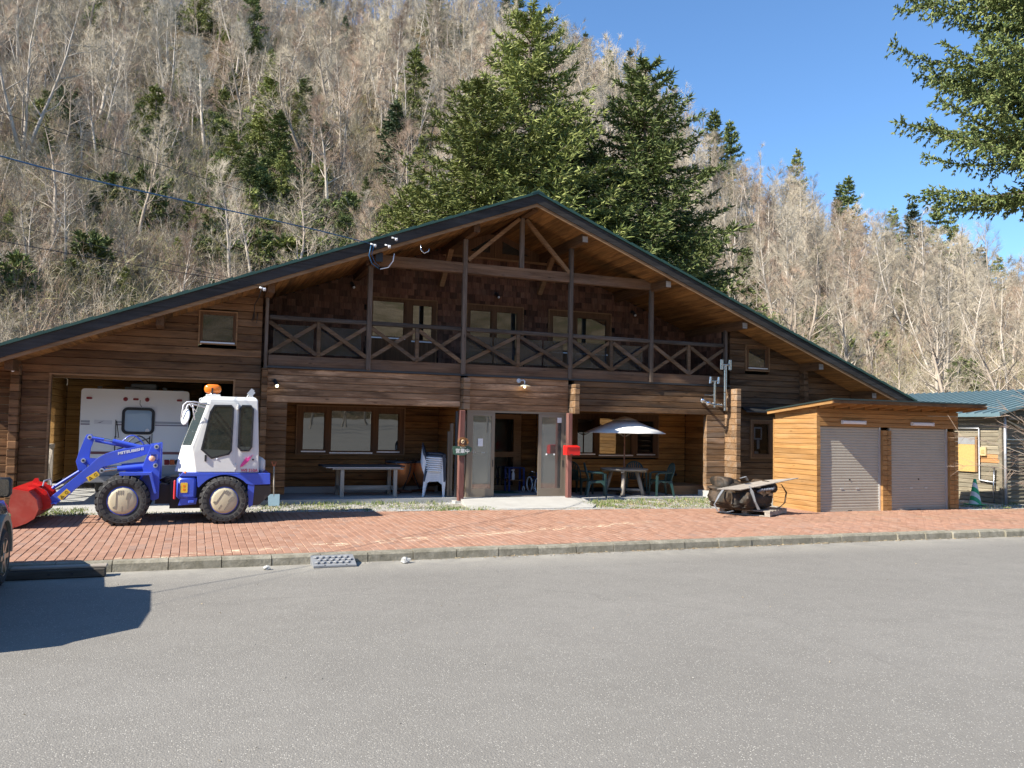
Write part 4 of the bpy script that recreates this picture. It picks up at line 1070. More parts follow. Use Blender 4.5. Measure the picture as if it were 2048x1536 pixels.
for (x_, z_), ang in (((-1.62, 1.015), .62), ((-2.06, .70), .80)):
    c, s = cos(ang), sin(ang)
    st_ = MB().prism([(x_+c*a-s*b_, z_+s*a+c*b_) for a, b_ in ((-.10,-.045),(.10,-.045),(.10,.045),(-.10,.045))], 16.326, 16.3295).build('warning_sticker', M_YELLOW, ldr)
    tri = [(x_+c*(a-.05)-s*b_, z_+s*(a-.05)+c*b_) for a, b_ in ((-.032,-.025),(.032,-.025),(0,.03))]
    MB().prism(tri, 16.3235, 16.3265, 'y', holes=[inset(tri, .009)]).build('warning_triangle', M_BLACK, st_)
    ci = [(x_+c*(.05+.026*cos(t*pi/6))-s*.026*sin(t*pi/6), z_+s*(.05+.026*cos(t*pi/6))+c*.026*sin(t*pi/6)) for t in range(12)]
    MB().prism(ci, 16.3235, 16.3265, 'y', holes=[inset(ci, .006)]).build('warning_ring', M_BLACK, st_)
tx = text_mesh('lettering', 'MITSUBISHI', .082, M_WHITE, ldr, .001, .12, 1.02, .004)
tx.location = Vector((-1.03+.3, 16.327-16.75, 1.463-.17)); tx.rotation_euler = (pi/2, -.215, 0); tx.scale = (1.02, .8, 1)
# head lamp on the tower
hl = MB().bbox(-.70, -.57, 16.06, 16.2, 1.30, 1.44, .02).build('headlight', M_LOADBLUE, ldr)
MB().sphere((-.66, 16.05, 1.345), .055, 10, 6, (1, .5, 1)).build('lamp_glass', plain('lamp_amber', (.75,.42,.30), .2), hl, smooth=True)
MB().box(-.71, -.565, 16.03, 16.06, 1.42, 1.47).build('lamp_hood', M_LOADBLUE, hl)
# rear body
arch = [(.575+.50*cos(t), .60+.455*sin(t)) for t in [radians(a) for a in range(20, 151, 10)]]
q = MB(); q.prism([(-.20,1.03),(-.14,1.10),(1.37,1.085),(1.38,.88),(1.05,.87)]+arch[2:]+[(.12,.84),(.10,1.03)], 15.97, 17.47)
q.build('rear_body', M_LOADBLUE, ldr, bevel=.012)
MB().bbox(-.235, .10, 15.96, 16.32, .62, 1.03, .05).build('fuel_tank', M_LOADBLUE, ldr, smooth=40)
MB().bbox(-.235, .10, 17.12, 17.48, .62, 1.03, .05).build('tool_box', M_LOADBLUE, ldr, smooth=40)
MB().prism([(-.20,.51),(.10,.53),(.12,.64),(-.16,.64)], 16.0, 16.3).build('step', M_LOADBLUE, ldr)
MB().bbox(-.03, .07, 15.93, 15.99, .55, .60, .01).build('step_tread', M_LOADBLUE, ldr)
MB().prism([(1.04,.868),(1.40,.865),(1.40,.70),(1.20,.50),(1.02,.48)], 16.02, 17.42).build('counterweight', plain('counterweight_black', (.035,.03,.03), .35, 0, .1, coat=.2), ldr, bevel=.012)
MB().prism([(.99,1.0),(1.10,.87),(1.08,.50),(1.02,.45),(.98,.60)], 15.98, 16.30).build('rear_fender', M_LOADBLUE, ldr)
MB().bbox(-.285, -.245, 15.93, 15.98, .62, .97, .02).build('frame_lock', plain('red_link', (.5,.03,.04), .4), ldr)
MB().prism(rrect(-.17, -.05, .74, .92, .02), 15.953, 15.9585).build('warning_sticker', M_YELLOW, ldr)
for z_ in (.80, .86): MB().prism(rrect(-.13, -.09, z_-.02, z_+.02, .01), 15.9505, 15.9535).build('warning_mark', M_ORANGE, ldr)
MB().sphere((-.10, 16.0, 1.09), .035, 8, 5).build('turn_lamp', M_ORANGE, ldr, smooth=True)
# cab
L0 = [(1.17,16.0),(.08,16.0),(-.285,16.34),(-.285,17.1),(.08,17.44),(1.17,17.44)]
L1 = [(1.155,16.0),(-.005,16.0),(-.185,16.34),(-.185,17.1),(-.005,17.44),(1.155,17.44)]
L2 = [(1.115,16.03),(.275,16.03),(.115,16.34),(.115,17.1),(.275,17.41),(1.115,17.41)]
L3 = [(1.07,16.09),(.30,16.09),(.18,16.37),(.18,17.07),(.30,17.35),(1.07,17.35)]
def lv(l, z): return [(a, b_, z) for a, b_ in l]
cab = MB().loft([lv(L0, 1.095), lv(L1, 1.56), lv(L2, 2.435), lv(L3, 2.49)]).build('cab', M_WHITE, ldr, bevel=.018)
def side_panel(poly, y, t, m, nm, par, holes=()): return MB().prism(poly, y-t, y, 'y', holes=holes).build(nm, m, par)
DW = [(.36,2.315),(.64,2.32),(.68,2.27),(.665,1.50),(.625,1.44),(.335,1.365),(.165,1.52),(.295,2.20)]
RW = [(.845,2.325),(.985,2.325),(1.03,2.26),(1.02,1.57),(.975,1.505),(.845,1.505),(.795,1.57),(.80,2.26)]
def ytop(z): return 16.0 if z < 1.56 else 16.0+.03*(z-1.56)/.875
def tilted(poly, off, t, m, nm, par, holes=()):
    o = MB().prism(poly, 0, t, 'y', holes=holes)
    o.v = [(p[0], ytop(p[2])+off+p[1], p[2]) for p in o.v]
    return o.build(nm, m, par)
dr = tilted([(.285,2.385),(.755,2.375),(.745,1.115),(.085,1.115),(.035,1.45),(.265,2.30)], -.016, .02, M_WHITE, 'door', cab, holes=[DW])
for poly, pn in ((DW, 'door_window'), (RW, 'rear_side_window')):
    g_ = tilted(inset(poly, -.018), -.026, .014, M_BLACK, 'window_seal', cab, holes=[inset(poly, .012)])
    tilted(inset(poly, .005), -.017, .006, pane_mat(pn+'_glass', .07, (.018,.024,.021)), pn, cab)
MB().bbox(.215, .25, 15.955, 15.99, 1.30, 1.42, .008).build('handle', M_BLACK, cab)
for z_ in (2.30, 1.2): MB().bbox(.745, .775, 15.975, 16.02, z_-.05, z_+.05, .008).build('hinge', M_WHITE, cab)
# windscreen and corner glasses
def quadpane(p, m, nm, off=.006):
    p = [Vector(a) for a in p]; nrm = (p[1]-p[0]).cross(p[3]-p[0]).normalized()
    if nrm.y > 0 and abs(nrm.y) > .3: nrm = -nrm
    if abs(nrm.y) <= .3 and nrm.x > 0: nrm = -nrm
    q_ = MB(); q_.add([a+nrm*off for a in p]+[a-nrm*.002 for a in p], [(0,1,2,3),(7,6,5,4),(0,1,5,4),(1,2,6,5),(2,3,7,6),(3,0,4,7)]); return q_.build(nm, m, cab)
def lp(a, b_, t): return tuple(a[i]+(b_[i]-a[i])*t for i in range(3))
A0, A1 = (-.005,16.0,1.56), (-.185,16.34,1.56); B0, B1 = (.275,16.03,2.435), (.115,16.34,2.435)
GL = pane_mat('cab_glass', .2, (.05,.07,.075))
a_, b2 = lp(A0, A1, .12), lp(A0, A1, .95); c_, d_ = lp(B0, B1, .95), lp(B0, B1, .12)
quadpane([lp(a_, d_, .03), lp(b2, c_, .03), lp(b2, c_, .93), lp(a_, d_, .93)], GL, 'corner_window')
quadpane([(-.178,16.40,1.60),(-.178,17.04,1.60),(.10,17.04,2.40),(.10,16.40,2.40)], GL, 'windscreen')
# mirrors on tube arms, beacon, work lamps, decal
mm = MB()
mm.tube([(.26,15.98,2.33),(.0,15.80,2.37),(-.12,15.72,2.36),(-.17,15.72,2.31),(-.20,15.72,2.08)], .014, 6)
mm.tube([(.20,15.98,2.28),(-.03,15.84,2.33),(-.10,15.78,2.31),(-.12,15.78,2.26),(-.145,15.78,2.06)], .014, 6)
mm.tube([(.02,16.02,2.05),(-.02,15.9,2.34)], .012, 6); mm.tube([(.05,15.99,2.2),(-.08,15.86,2.33)], .010, 6)
mm.build('mirror_bracket', M_WHITEP, cab, smooth=True)
mr = MB().lathe([(0, -.02), (.07, -.02), (.105, -.005), (.11, .01), (0, .014)], (0,0,0), 'x', 18)
mo = mr.build('mirror', M_WHITEP, cab, smooth=40, world=False); mo.location = Vector((-.135, 15.74, 2.10))-Vector((-.3, 16.75, .17)); mo.rotation_euler = (0, .25, .9); mo.scale = (1, .8, 1.35)
MB().bbox(.20, .46, 16.28, 16.5, 2.488, 2.53, .01).build('beacon_base', M_WHITE, cab)
bc = MB().loft([[(.32+sx*.155*cos(t)*(1 if abs(cos(t)) < .9 else 1), 16.39+sx*.07*sin(t), z_) for t in [2*pi*k/20 for k in range(20)]] for sx, z_ in ((.55,2.545),(.88,2.575),(1,2.63),(.9,2.69),(.55,2.72))])
bc.build('beacon', M_ORANGE, cab, smooth=True); MB().box(.295, .325, 16.30, 16.33, 2.53, 2.65).build('beacon_stem', M_BLACK, cab); MB().lathe([(.07, 2.525), (.06, 2.55), (0, 2.55)], (.32, 16.39, 0), 'z', 14).build('beacon_foot', M_ALUL, cab)
for xx, yy in ((.92, 16.2), (1.0, 17.2)):
    MB().tube([(xx, yy, 2.48), (xx+.02, yy, 2.53), (xx+.10, yy, 2.53), (xx+.11, yy, 2.48)], .012, 6).build('lamp_bracket', M_WHITE, cab)
    MB().bar((xx+.03, yy, 2.54), (xx+.11, yy, 2.64), .07, .03, (0, 1, 0)).build('work_lamp', M_ALUL, cab)
MB().tube([(.14, 16.33, 2.46), (.10, 16.33, 2.44), (.10, 16.33, 2.36)], .012, 6).build('grab_rail', M_WHITE, cab)
MB().bbox(1.165, 1.30, 16.2, 17.2, 1.09, 1.36, .05).build('rear_cover', M_WHITE, ldr, smooth=40)
fl = MB(); fl.prism([(.835,1.195),(.885,1.215),(.975,1.30),(1.055,1.425),(.985,1.355),(1.0,1.40),(.93,1.33),(.945,1.385),(.875,1.29),(.845,1.24)], 15.984, 15.9995); fl.build('flame_decal', M_PINK, cab)
t2 = text_mesh('model_lettering', 'WS 310A', .075, M_PINKD, cab, .001, 0, 1.0, .003); t2.location = Vector((1.0, 15.996, 1.135))-Vector((-.3, 16.75, .17)); t2.rotation_euler = (pi/2, 0, 0)
MB().sphere((1.06, 15.995, 1.335), .018, 8, 5).build('key_cap', M_BLACK, cab); MB().sphere((.43, 15.99, 1.345), .022, 8, 5).build('washer_cap', M_WHITEP, cab)
# bucket
bk = MB(); BP = [(-2.735,.20),(-2.52,.285),(-2.42,.36),(-2.365,.50),(-2.40,.66),(-2.52,.79),(-2.74,.835)]
th = [(x_+.0, z_+.0) for x_, z_ in BP]; inn = [(-2.735,.215),(-2.53,.30),(-2.44,.37),(-2.39,.50),(-2.42,.645),(-2.53,.765),(-2.74,.81)]
bk.prism(BP+inn[::-1], 15.76, 17.62); bkt = bk.build('bucket', M_REDW, ldr, smooth=30)
for y in (15.745, 17.60):
    MB().prism([(-2.735,.19),(-2.52,.275),(-2.41,.35),(-2.355,.50),(-2.39,.665),(-2.51,.80),(-2.75,.845),(-2.79,.60)], y, y+.022).build('side_plate', M_REDW, bkt)
MB().prism([(-2.76,.83),(-2.52,.785),(-2.50,.82),(-2.74,.865)], 15.76, 17.62).build('top_edge', M_REDP, bkt)
MB().prism([(-2.80,.185),(-2.70,.205),(-2.70,.235),(-2.80,.20)], 15.74, 17.63).build('cutting_edge', M_REDW, bkt)
for y in (16.28, 17.10):
    MB().prism([(-2.62,.86),(-2.56,.88),(-2.36,.79),(-2.30,.72),(-2.235,.55),(-2.25,.48),(-2.31,.45),(-2.42,.42),(-2.37,.52),(-2.42,.66),(-2.53,.78)], y, y+.05).build('bucket_bracket', M_REDP, bkt)
    MB().lathe([(0, -.03), (.038, -.03), (.038, .02)], (-2.285, y, .565), 'y', 12).build('pin', M_REDP, bkt, smooth=40)
    MB().lathe([(0, -.03), (.038, -.03), (.038, .02)], (-2.345, y, .735), 'y', 12).build('pin', M_REDP, bkt, smooth=40)
MB().tube([(-2.42, 16.5, .84), (-2.40, 16.5, .93), (-2.38, 17.0, .93), (-2.36, 17.0, .82)], .012, 6).build('level_bar', M_ALUL, bkt)
MB().prism([(-2.70,.84),(-2.66,.93),(-2.60,.93),(-2.56,.80)], 17.2, 17.26).build('hook', M_REDP, bkt)

# ------------------------------------------------------------------ camper in the garage
rv = thing('camper_van', 'white camper with a black framed rear window inside the open garage', 'camper', (-1.25, 21, .25))
M_RV = plain('camper_white', (.86,.87,.88), .35, 0, .03, 2); M_RVW = pane_mat('camper_glass', .08, (.22,.38,.58))  # sky reflection put into the pane's blue base colour
q = MB().prism(rrect(-2.40, -.11, .98, 2.735, .07, 4), 21.0, 25.0); q.build('body', M_RV, rv, smooth=30)
MB().box(-2.33, -.18, 21.02, 24.9, .62, 1.0).build('skirt', plain('camper_gray', (.35,.35,.36), .6), rv)
MB().bbox(-2.30, -.2, 20.82, 21.0, .60, .76, .02).build('bumper', plain('bumper_gray', (.30,.30,.31), .5, .4), rv)
fr_ = rrect(-1.54, -.84, 1.70, 2.325, .13, 5)
MB().prism(fr_, 20.965, 21.0, 'y', holes=[inset(fr_, .065)]).build('window_frame', M_BLACK, rv)
MB().prism(inset(fr_, .05), 20.985, 20.999).build('window_pane', M_RVW, rv)
MB().lathe([(0, -.005), (.045, -.005), (.045, 0)], (-.99, 20.982, 1.79), 'y', 16).build('round_sticker', M_WHITEP, rv)
M_LENS = plain('dark_red_lens', (.25,.012,.02), .3)
for x_ in (-2.23, -1.26, -.32): MB().prism(rrect(x_-.06, x_+.06, 2.49, 2.54, .022), 20.975, 21.0).build('marker_lamp', M_LENS, rv)
for x_ in (-1.48, -1.02): MB().lathe([(0, -.04), (.04, -.03), (.05, 0)], (x_, 21.0, 2.512), 'y', 14).build('round_lamp', M_LENS, rv, smooth=40)
M_BAND = plain('camper_band', (.27,.24,.30), .45); M_BAND2 = plain('camper_band_gray', (.42,.43,.47), .45); M_BAND3 = plain('camper_band_maroon', (.20,.075,.08), .45)
for a, b_ in ((-2.385, -2.20), (-1.66, -1.54), (-.83, -.125)):
    MB().prism([(a,1.955),(b_,1.955),(b_,2.005),(a,2.005)], 20.993, 21.001).build('band', M_BAND2, rv); MB().prism([(a,1.905),(b_,1.905),(b_,1.935),(a,1.935)], 20.993, 21.001).build('band', M_BAND, rv)
MB().prism([(-2.385,1.24),(-.125,1.24),(-.125,1.30),(-2.385,1.30)], 20.993, 21.001).build('band', M_BAND3, rv)
sk = MB().prism([(-2.11,1.93),(-1.74,1.92),(-1.74,2.015),(-2.11,2.025)], 20.994, 21.001).build('name_sticker', M_WHITEP, rv)
MB().prism([(-2.05,1.955),(-1.98,1.955),(-1.90,2.01),(-1.95,1.985)], 20.991, 20.9945).build('sticker_stroke', M_BAND, sk)
for x_ in (-2.3, -.3):
    for dx, m in ((0, M_BLACK), (-.12, plain('tail_orange', (.55,.12,.03), .3)), (-.24, M_LENS)):
        s_ = 1 if x_ < -1 else 1
        MB().bbox(x_-dx*.6-.10 if x_ < -1 else x_+dx-.06, x_-dx*.6 if x_ < -1 else x_+dx+.05, 20.96, 21.0, 1.0, 1.12, .01).build('tail_lamp', m, rv)
q = MB(); q.bbox(-1.53, -1.2, 21.3, 21.9, 2.73, 2.81, .02); q.bbox(-1.42, -.84, 21.5, 22.4, 2.73, 2.90, .03); q.lathe([(0, .08), (.05, .08), (.05, 0)], (-2.06, 21.4, 2.73), 'z', 10); q.lathe([(0, .08), (.05, .08), (.05, 0)], (-.66, 21.3, 2.73), 'z', 10); q.bbox(-.48, -.22, 21.4, 21.9, 2.72, 2.77, .02)
q.build('roof_fittings', plain('fitting_gray', (.35,.35,.34), .5), rv)
q = MB()
for x_ in (-1.66, -.93):
    q.tube([(x_, 20.96, 1.66), (x_, 20.94, 1.2)], .012, 6)
q.tube([(-1.66, 20.95, 2.03), (-1.65, 20.95, 1.65), (-1.58, 20.9, 1.62), (-1.64, 20.94, 2.0)], .010, 6); q.tube([(-1.60, 20.93, 1.35), (-.93, 20.92, 1.62)], .012, 6)
q.tube([(-.885, 20.97, 1.72), (-.885, 20.97, 1.42)], .008, 5)
q.build('bike_rack', M_FLASH, rv); MB().tube([(-1.17, 20.99, 2.5), (-1.17, 20.98, 2.40), (-1.13, 20.97, 2.34)], .006, 5).build('lamp_wire', M_BLACK, rv)
for x_ in (-2.05, -.45): MB().lathe([(.2, -.12), (.32, -.12), (.34, -.08), (.34, .08), (.32, .12), (.2, .12)], (x_, 22.6, .59), 'x', 22).build('wheel', M_RUBBER, rv, smooth=40)
# braced rail across the open side of the garage
MB().bbox(-3.36, -3.24, 19.76, 23.68, 1.30, 1.40, .01).build('side_rail', W_GRAY, lodge)
for y in (19.8, 21.1, 22.4, 23.62): MB().bbox(-3.34, -3.26, y-.04, y+.04, .25, 1.298, .008).build('side_rail_post', W_GRAYZ, lodge)
for y0, y1 in ((19.84, 21.06), (21.14, 22.36), (22.44, 23.58)):
    MB().bar((-3.31, y0, .32), (-3.31, y1, 1.26), .04, .08, (1, 0, 0)).build('side_rail_brace', W_GRAYZ, lodge); MB().bar((-3.285, y0, 1.26), (-3.285, y1, .32), .04, .08, (1, 0, 0)).build('side_rail_brace', W_GRAYZ, lodge)

# ------------------------------------------------------------------ dark car at the left edge
car = thing('parked_car', 'dark blue off-road car at the left edge, nose towards the kerb', 'car', (-3.0, 10.0, 0))
M_NAVY = plain('navy_car_paint', (.008,.010,.035), .18, .1, .1, coat=1.0); M_BEIGE = plain('beige_trim', (.32,.28,.21), .4)
CXR, CXL = -2.09, -3.87
def ring(y, w_, z0, z1, z2, tw):   # cross-section: sills, shoulder, roof
    c = (CXR+CXL)/2; h_ = w_/2
    return [(c+h_-.05, y, z0), (c+h_, y, z0+.25), (c+h_, y, z1-.12), (c+h_-.04, y, z1), (c+tw/2, y, z2), (c-tw/2, y, z2), (c-h_+.04, y, z1), (c-h_, y, z1-.12), (c-h_, y, z0+.25), (c-h_+.05, y, z0)]
MB().loft([ring(8.1,1.70,.45,1.02,1.03,1.55), ring(8.2,1.76,.40,1.06,1.10,1.5), ring(8.45,1.78,.38,1.08,1.66,1.36), ring(9.2,1.78,.38,1.08,1.73,1.34), ring(10.35,1.78,.38,1.08,1.70,1.32), ring(10.95,1.78,.38,1.06,1.10,1.42), ring(11.75,1.76,.38,1.0,1.03,1.45), ring(12.2,1.70,.42,.90,.93,1.40), ring(12.3,1.62,.48,.80,.84,1.35)]).build('body', M_NAVY, car, smooth=35)
for y in (8.95, 11.45):
    for x_, s_ in ((CXR-.06, 1), (CXL+.06, -1)):
        w_ = MB().lathe([(.2, -.10), (.30, -.11), (.345, -.07), (.35, 0), (.345, .07), (.30, .11), (.2, .10)], (x_, y, .352), 'x', 28).build('wheel', M_RUBBER, car, smooth=40)
        r_ = MB()
        for k in range(6):
            t = 2*pi*k/6
            r_.bar((x_+s_*.085, y+.04*cos(t), .352+.04*sin(t)), (x_+s_*.095, y+.21*cos(t), .352+.21*sin(t)), .055, .03, (1, 0, 0))
        r_.lathe([(.19, s_*.08), (.225, s_*.105), (.23, s_*.06)], (x_, y, .352), 'x', 24); r_.lathe([(0, s_*.11), (.05, s_*.11), (.06, s_*.07)], (x_, y, .352), 'x', 14)
        r_.build('rim', plain('alloy_rim', (.45,.38,.27), .35, .5), w_)
        f_ = MB(); n_ = 12; ps = []
        for k in range(n_+1):
            t = pi*k/n_; ps.append((y+.46*cos(t), .36+.50*sin(t)))
        inn_ = [(y+.40*cos(pi*k/n_), .36+.43*sin(pi*k/n_)) for k in range(n_, -1, -1)]
        xo = CXR if s_ > 0 else CXL
        f_.prism(ps+inn_, xo-.04, xo+.05, 'x') if s_ > 0 else f_.prism(ps+inn_, xo-.05, xo+.04, 'x'); f_.build('arch_trim', M_BEIGE, car)
        MB().prism(inn_+[(y-.40, .36)], xo-.02 if s_ > 0 else xo-.012, xo+.012 if s_ > 0 else xo+.02, 'x').build('arch_gap', M_BLACK, car)
mi = MB().bbox(-2.12, -1.89, 10.72, 10.86, 1.12, 1.34, .03).build('mirror', M_BLACK, car, smooth=40)
MB().prism(rrect(-2.105, -1.905, 1.135, 1.325, .03), 10.712, 10.722).build('mirror_glass', pane_mat('mirror_face', .55, (.02,.03,.035)), mi)
MB().bar((-2.2, 10.8, 1.12), (-2.08, 10.8, 1.17), .06, .05).build('mirror_arm', M_BLACK, car)
for s_, x_ in ((1, -2.215), (-1, -3.905)):
    MB().add([(x_+s_*.0, 8.6, 1.12), (x_, 10.75, 1.12), (x_-s_*.14, 10.30, 1.60), (x_-s_*.14, 8.62, 1.60), (x_+s_*.012, 8.6, 1.12), (x_+s_*.012, 10.75, 1.12), (x_-s_*.128, 10.30, 1.60), (x_-s_*.128, 8.62, 1.60)], [(0,1,2,3),(4,5,6,7),(0,1,5,4),(1,2,6,5),(2,3,7,6),(3,0,4,7)]).build('side_window', M_GLASSD, car)
MB().bbox(-3.85, -2.28, 12.24, 12.38, .42, .62, .04).build('bumper', M_BLACK, car); 
for x_ in (-2.55, -3.57): MB().bbox(x_-.13, x_+.13, 12.22, 12.31, .68, .82, .03).build('headlight', M_WHITEP, car)

# kerb ramp of black rubber, timber wheel stop, broken lumps
kr = thing('kerb_ramp', 'gray rubber kerb ramp with a diamond tread at the kerb', 'ramp', (2.1, 12.0, 0))
MB().prism([(11.80, .005), (12.16, .005), (12.16, .125), (12.10, .125), (11.84, .04), (11.80, .03)], 1.64, 2.24, 'x').build('wedge', plain('ramp_rubber', (.21,.215,.225), .7, 0, .1), kr)
q = MB()
for i in range(6):
    for j in range(3):
        cx, cy = 1.70+i*.086+(.046 if j % 2 else 0), 11.885+j*.075; zc = .056+(cy-11.84)*.327
        q.add([(cx-.04, cy, zc), (cx, cy-.035, zc-.0115), (cx+.04, cy, zc), (cx, cy+.035, zc+.0115), (cx-.03, cy, zc+.008), (cx, cy-.026, zc), (cx+.03, cy, zc+.008), (cx, cy+.026, zc+.017)], [(4,5,6,7),(0,1,5,4),(1,2,6,5),(2,3,7,6),(3,0,4,7)])
stuff(q.build('tread_studs', plain('ramp_stud', (.235,.24,.25), .7), kr))
for x_ in (1.80, 2.10): MB().lathe([(0, .002), (.014, .002), (.014, -.01)], (x_, 11.823, .036), 'z', 10).build('screw_hole', M_BLACK, kr)
ws = thing('wheel_stop', 'worn timber wheel stop lying at the kerb by the car', 'wheel stop', (-1.55, 11.9, 0))
MB().bbox(-2.15, -.98, 11.82, 11.99, .004, .115, .012).build('beam', wood('old_black_timber', (.045,.04,.035), (.13,.11,.09), 'x', gray=(.22,.20,.17), gamt=.5), ws)
MB().bbox(-2.05, -.97, 11.86, 12.03, .117, .145, .006).build('cap_board', W_GRAY, ws)
for x_ in (-1.62, -1.36): MB().lathe([(0, -.004), (.018, -.004), (.018, .01)], (x_, 11.82, .06), 'y', 10).build('bolt_hole', M_BLACK, ws)
for x_, y_, r_, lab in ((2.98, 11.93, .062, 'white broken lump on the asphalt right of the kerb ramp'), (1.02, 11.86, .042, 'small white broken lump by the kerb left of the ramp')):
    q = MB().sphere((x_, y_, r_*.6), r_, 9, 6, (1.3, 1, .75))
    q.v = [(p[0]+rnd.uniform(-.25,.25)*r_, p[1]+rnd.uniform(-.25,.25)*r_, max(.003, p[2]+rnd.uniform(-.25,.25)*r_)) for p in q.v]
    tag(q.build('rubble_lump', M_CONC, None), lab, 'rubble', 'broken lumps by the kerb')

# ------------------------------------------------------------------ left porch: bench table, kettledrums, stacked chairs, shovel
bt = thing('work_table', 'long gray wooden trestle table with dark sheets on top in the left porch', 'table', (4.0, 20.1, .3))
for x_ in (3.34, 4.62):
    for y in (19.72, 20.40): MB().bbox(x_-.045, x_+.045, y-.04, y+.04, .30, .955, .008).build('leg', W_GRAYZ, bt)
MB().bbox(3.38, 4.58, 20.02, 20.10, .44, .55, .008).build('stretcher', W_GRAY, bt)
for x_ in (3.34, 4.62): MB().bbox(x_-.03, x_+.03, 19.76, 20.36, .46, .54, .008).build('foot_rail', W_GRAY, bt)
for k in range(4): MB().bbox(3.10, 4.82, 19.66+k*.215, 19.86+k*.215, .955, .99, .006).build('top_board', W_GRAY, bt)
MB().bbox(2.95, 4.74, 19.68, 20.4, .992, 1.008, .003).build('sheet', M_ALUL, bt); MB().bbox(2.88, 4.86, 19.74, 20.5, 1.01, 1.045, .006).build('sheet', plain('dark_panel', (.03,.036,.04), .7), bt)
def timpano(cx, cy, lab):
    t = thing('kettledrum', lab, 'kettledrum', (cx, cy, .3), 'copper kettledrums in the left porch')
    prof = [(0, .44)]+[(.36*sin(a), 1.08-.02-.60*cos(a)) for a in [radians(d) for d in range(8, 91, 8)]]+[(.36, 1.09)]
    MB().lathe(prof, (cx, cy, 0), 'z', 28).build('bowl', M_COPPER, t, smooth=40)
    MB().lathe([(0, 1.125), (.34, 1.125), (.375, 1.115), (.385, 1.085), (.37, 1.07)], (cx, cy, 0), 'z', 28).build('hoop', M_FLASH, t, smooth=40)
    for k in range(4):
        a = 2*pi*k/4+.5
        MB().tube([(cx+.38*cos(a), cy+.38*sin(a), 1.0), (cx+.36*cos(a), cy+.36*sin(a), .85), (cx+.12*cos(a), cy+.12*sin(a), .40)], .016, 6).build('strut', M_FLASH, t)
    for k in range(6):
        a = 2*pi*k/6; x_, y_ = cx+.385*cos(a), cy+.385*sin(a)
        MB().tube([(x_, y_, 1.0), (x_, y_, 1.19)], .008, 5).build('tuning_rod', M_CHROME, t)
    for k in range(3):
        a = 2*pi*k/3+.2
        MB().bar((cx, cy, .37), (cx+.33*cos(a), cy+.33*sin(a), .33), .06, .05).build('foot', plain('drum_base_brown', (.16,.06,.035), .5), t)
timpano(4.98, 20.72, 'copper kettledrum beside the work table, the left of two'); timpano(5.62, 20.85, 'copper kettledrum half hidden behind the stacked white chairs')

def armchair(name, label, m, loc, rz, group, tilt=0, dz=0):
    """moulded garden armchair, facing local -y"""
    t = thing(name, label, 'chair', (0, 0, 0), group)
    s_ = MB(); n = 7
    for i in range(n):
        for j in range(6):
            u, v_ = i/(n-1)-.5, j/5
            s_.v.append((u*(.46-.06*v_), -.21+.42*v_, .42-.035*v_+.02*(2*u)**2))
    for i in range(n-1):
        for j in range(5):
            a = i*6+j; s_.f.append((a, a+6, a+7, a+1))
    so_ = s_.build('seat', m, t, smooth=True); md = so_.modifiers.new('thick', 'SOLIDIFY'); md.thickness = .014
    # fan back of slats in a rounded frame
    bk_ = MB(); fr_ = []
    for k in range(13):
        a = pi*k/12; x_ = .235*cos(a); z_ = .40+.26+.22*sin(a) if 0 < k < 12 else .66
        fr_.append((x_, .21+(z_-.40)*.26, z_))
    pts = [(.21, .20, .40), (.235, .235, .54)]+fr_+[(-.235, .235, .54), (-.21, .20, .40)]
    bk_.tube(pts, .021, 6); bk_.build('back_frame', m, t, smooth=True)
    sl = MB()
    for k in range(7):
        f_ = (k-3)/3; x0, x1 = f_*.12, f_*.19; zt = .66+.22*sqrt(max(.02, 1-(x1/.235)**2))
        sl.bar((x0, .205, .40), (x1, .21+(zt-.40)*.26, zt), .034, .010, (0, 1, 0))
    sl.build('back_slats', m, t)
    for sx in (-1, 1):
        arm = MB(); arm.tube([(sx*.235, .245, .645), (sx*.265, .12, .635), (sx*.275, -.10, .63), (sx*.265, -.20, .61)], [.016, .022, .026, .02], 6); arm.build('armrest', m, t, smooth=True)
        for y0, y1, zt, nm in ((-.21, -.235, .61, 'leg'), (.19, .265, .42, 'leg')):
            l_ = MB(); b0 = (sx*.285, y1, 0); t0 = (sx*(.262 if zt > .5 else .22), y0, zt)
            l_.loft([[(b0[0]-.018, b0[1]-.022, 0), (b0[0]+.018, b0[1]-.022, 0), (b0[0]+.018, b0[1]+.022, 0), (b0[0]-.018, b0[1]+.022, 0)],
                     [(t0[0]-.026, t0[1]-.034, zt), (t0[0]+.022, t0[1]-.034, zt), (t0[0]+.022, t0[1]+.034, zt), (t0[0]-.026, t0[1]+.034, zt)]]); l_.build(nm, m, t)
        ap = MB().prism([(-.20, .42), (.19, .40), (.20, .30), (.12, .36), (-.10, .37), (-.20, .28)], sx*.225-.007, sx*.225+.007, 'x'); ap.build('apron', m, t)
    t.location = loc; t.rotation_euler = (0, 0, rz)
    return t
G2 = 'green armchairs round the porch table'
c0 = armchair('garden_chair', 'dark green plastic armchair left of the porch table, the nearer one', M_GREENCH, (10.02, 19.62, .25), radians(68), G2)
dup(c0, (9.92, 20.45, .25), radians(115), 'dark green plastic armchair left of the porch table, the one nearer the window wall')
dup(c0, (11.95, 19.55, .25), radians(-100), 'dark green plastic armchair right of the porch table, turned side on', G2)
dup(c0, (11.62, 20.35, .25), radians(-22), 'dark green plastic armchair behind the right side of the porch table', G2)
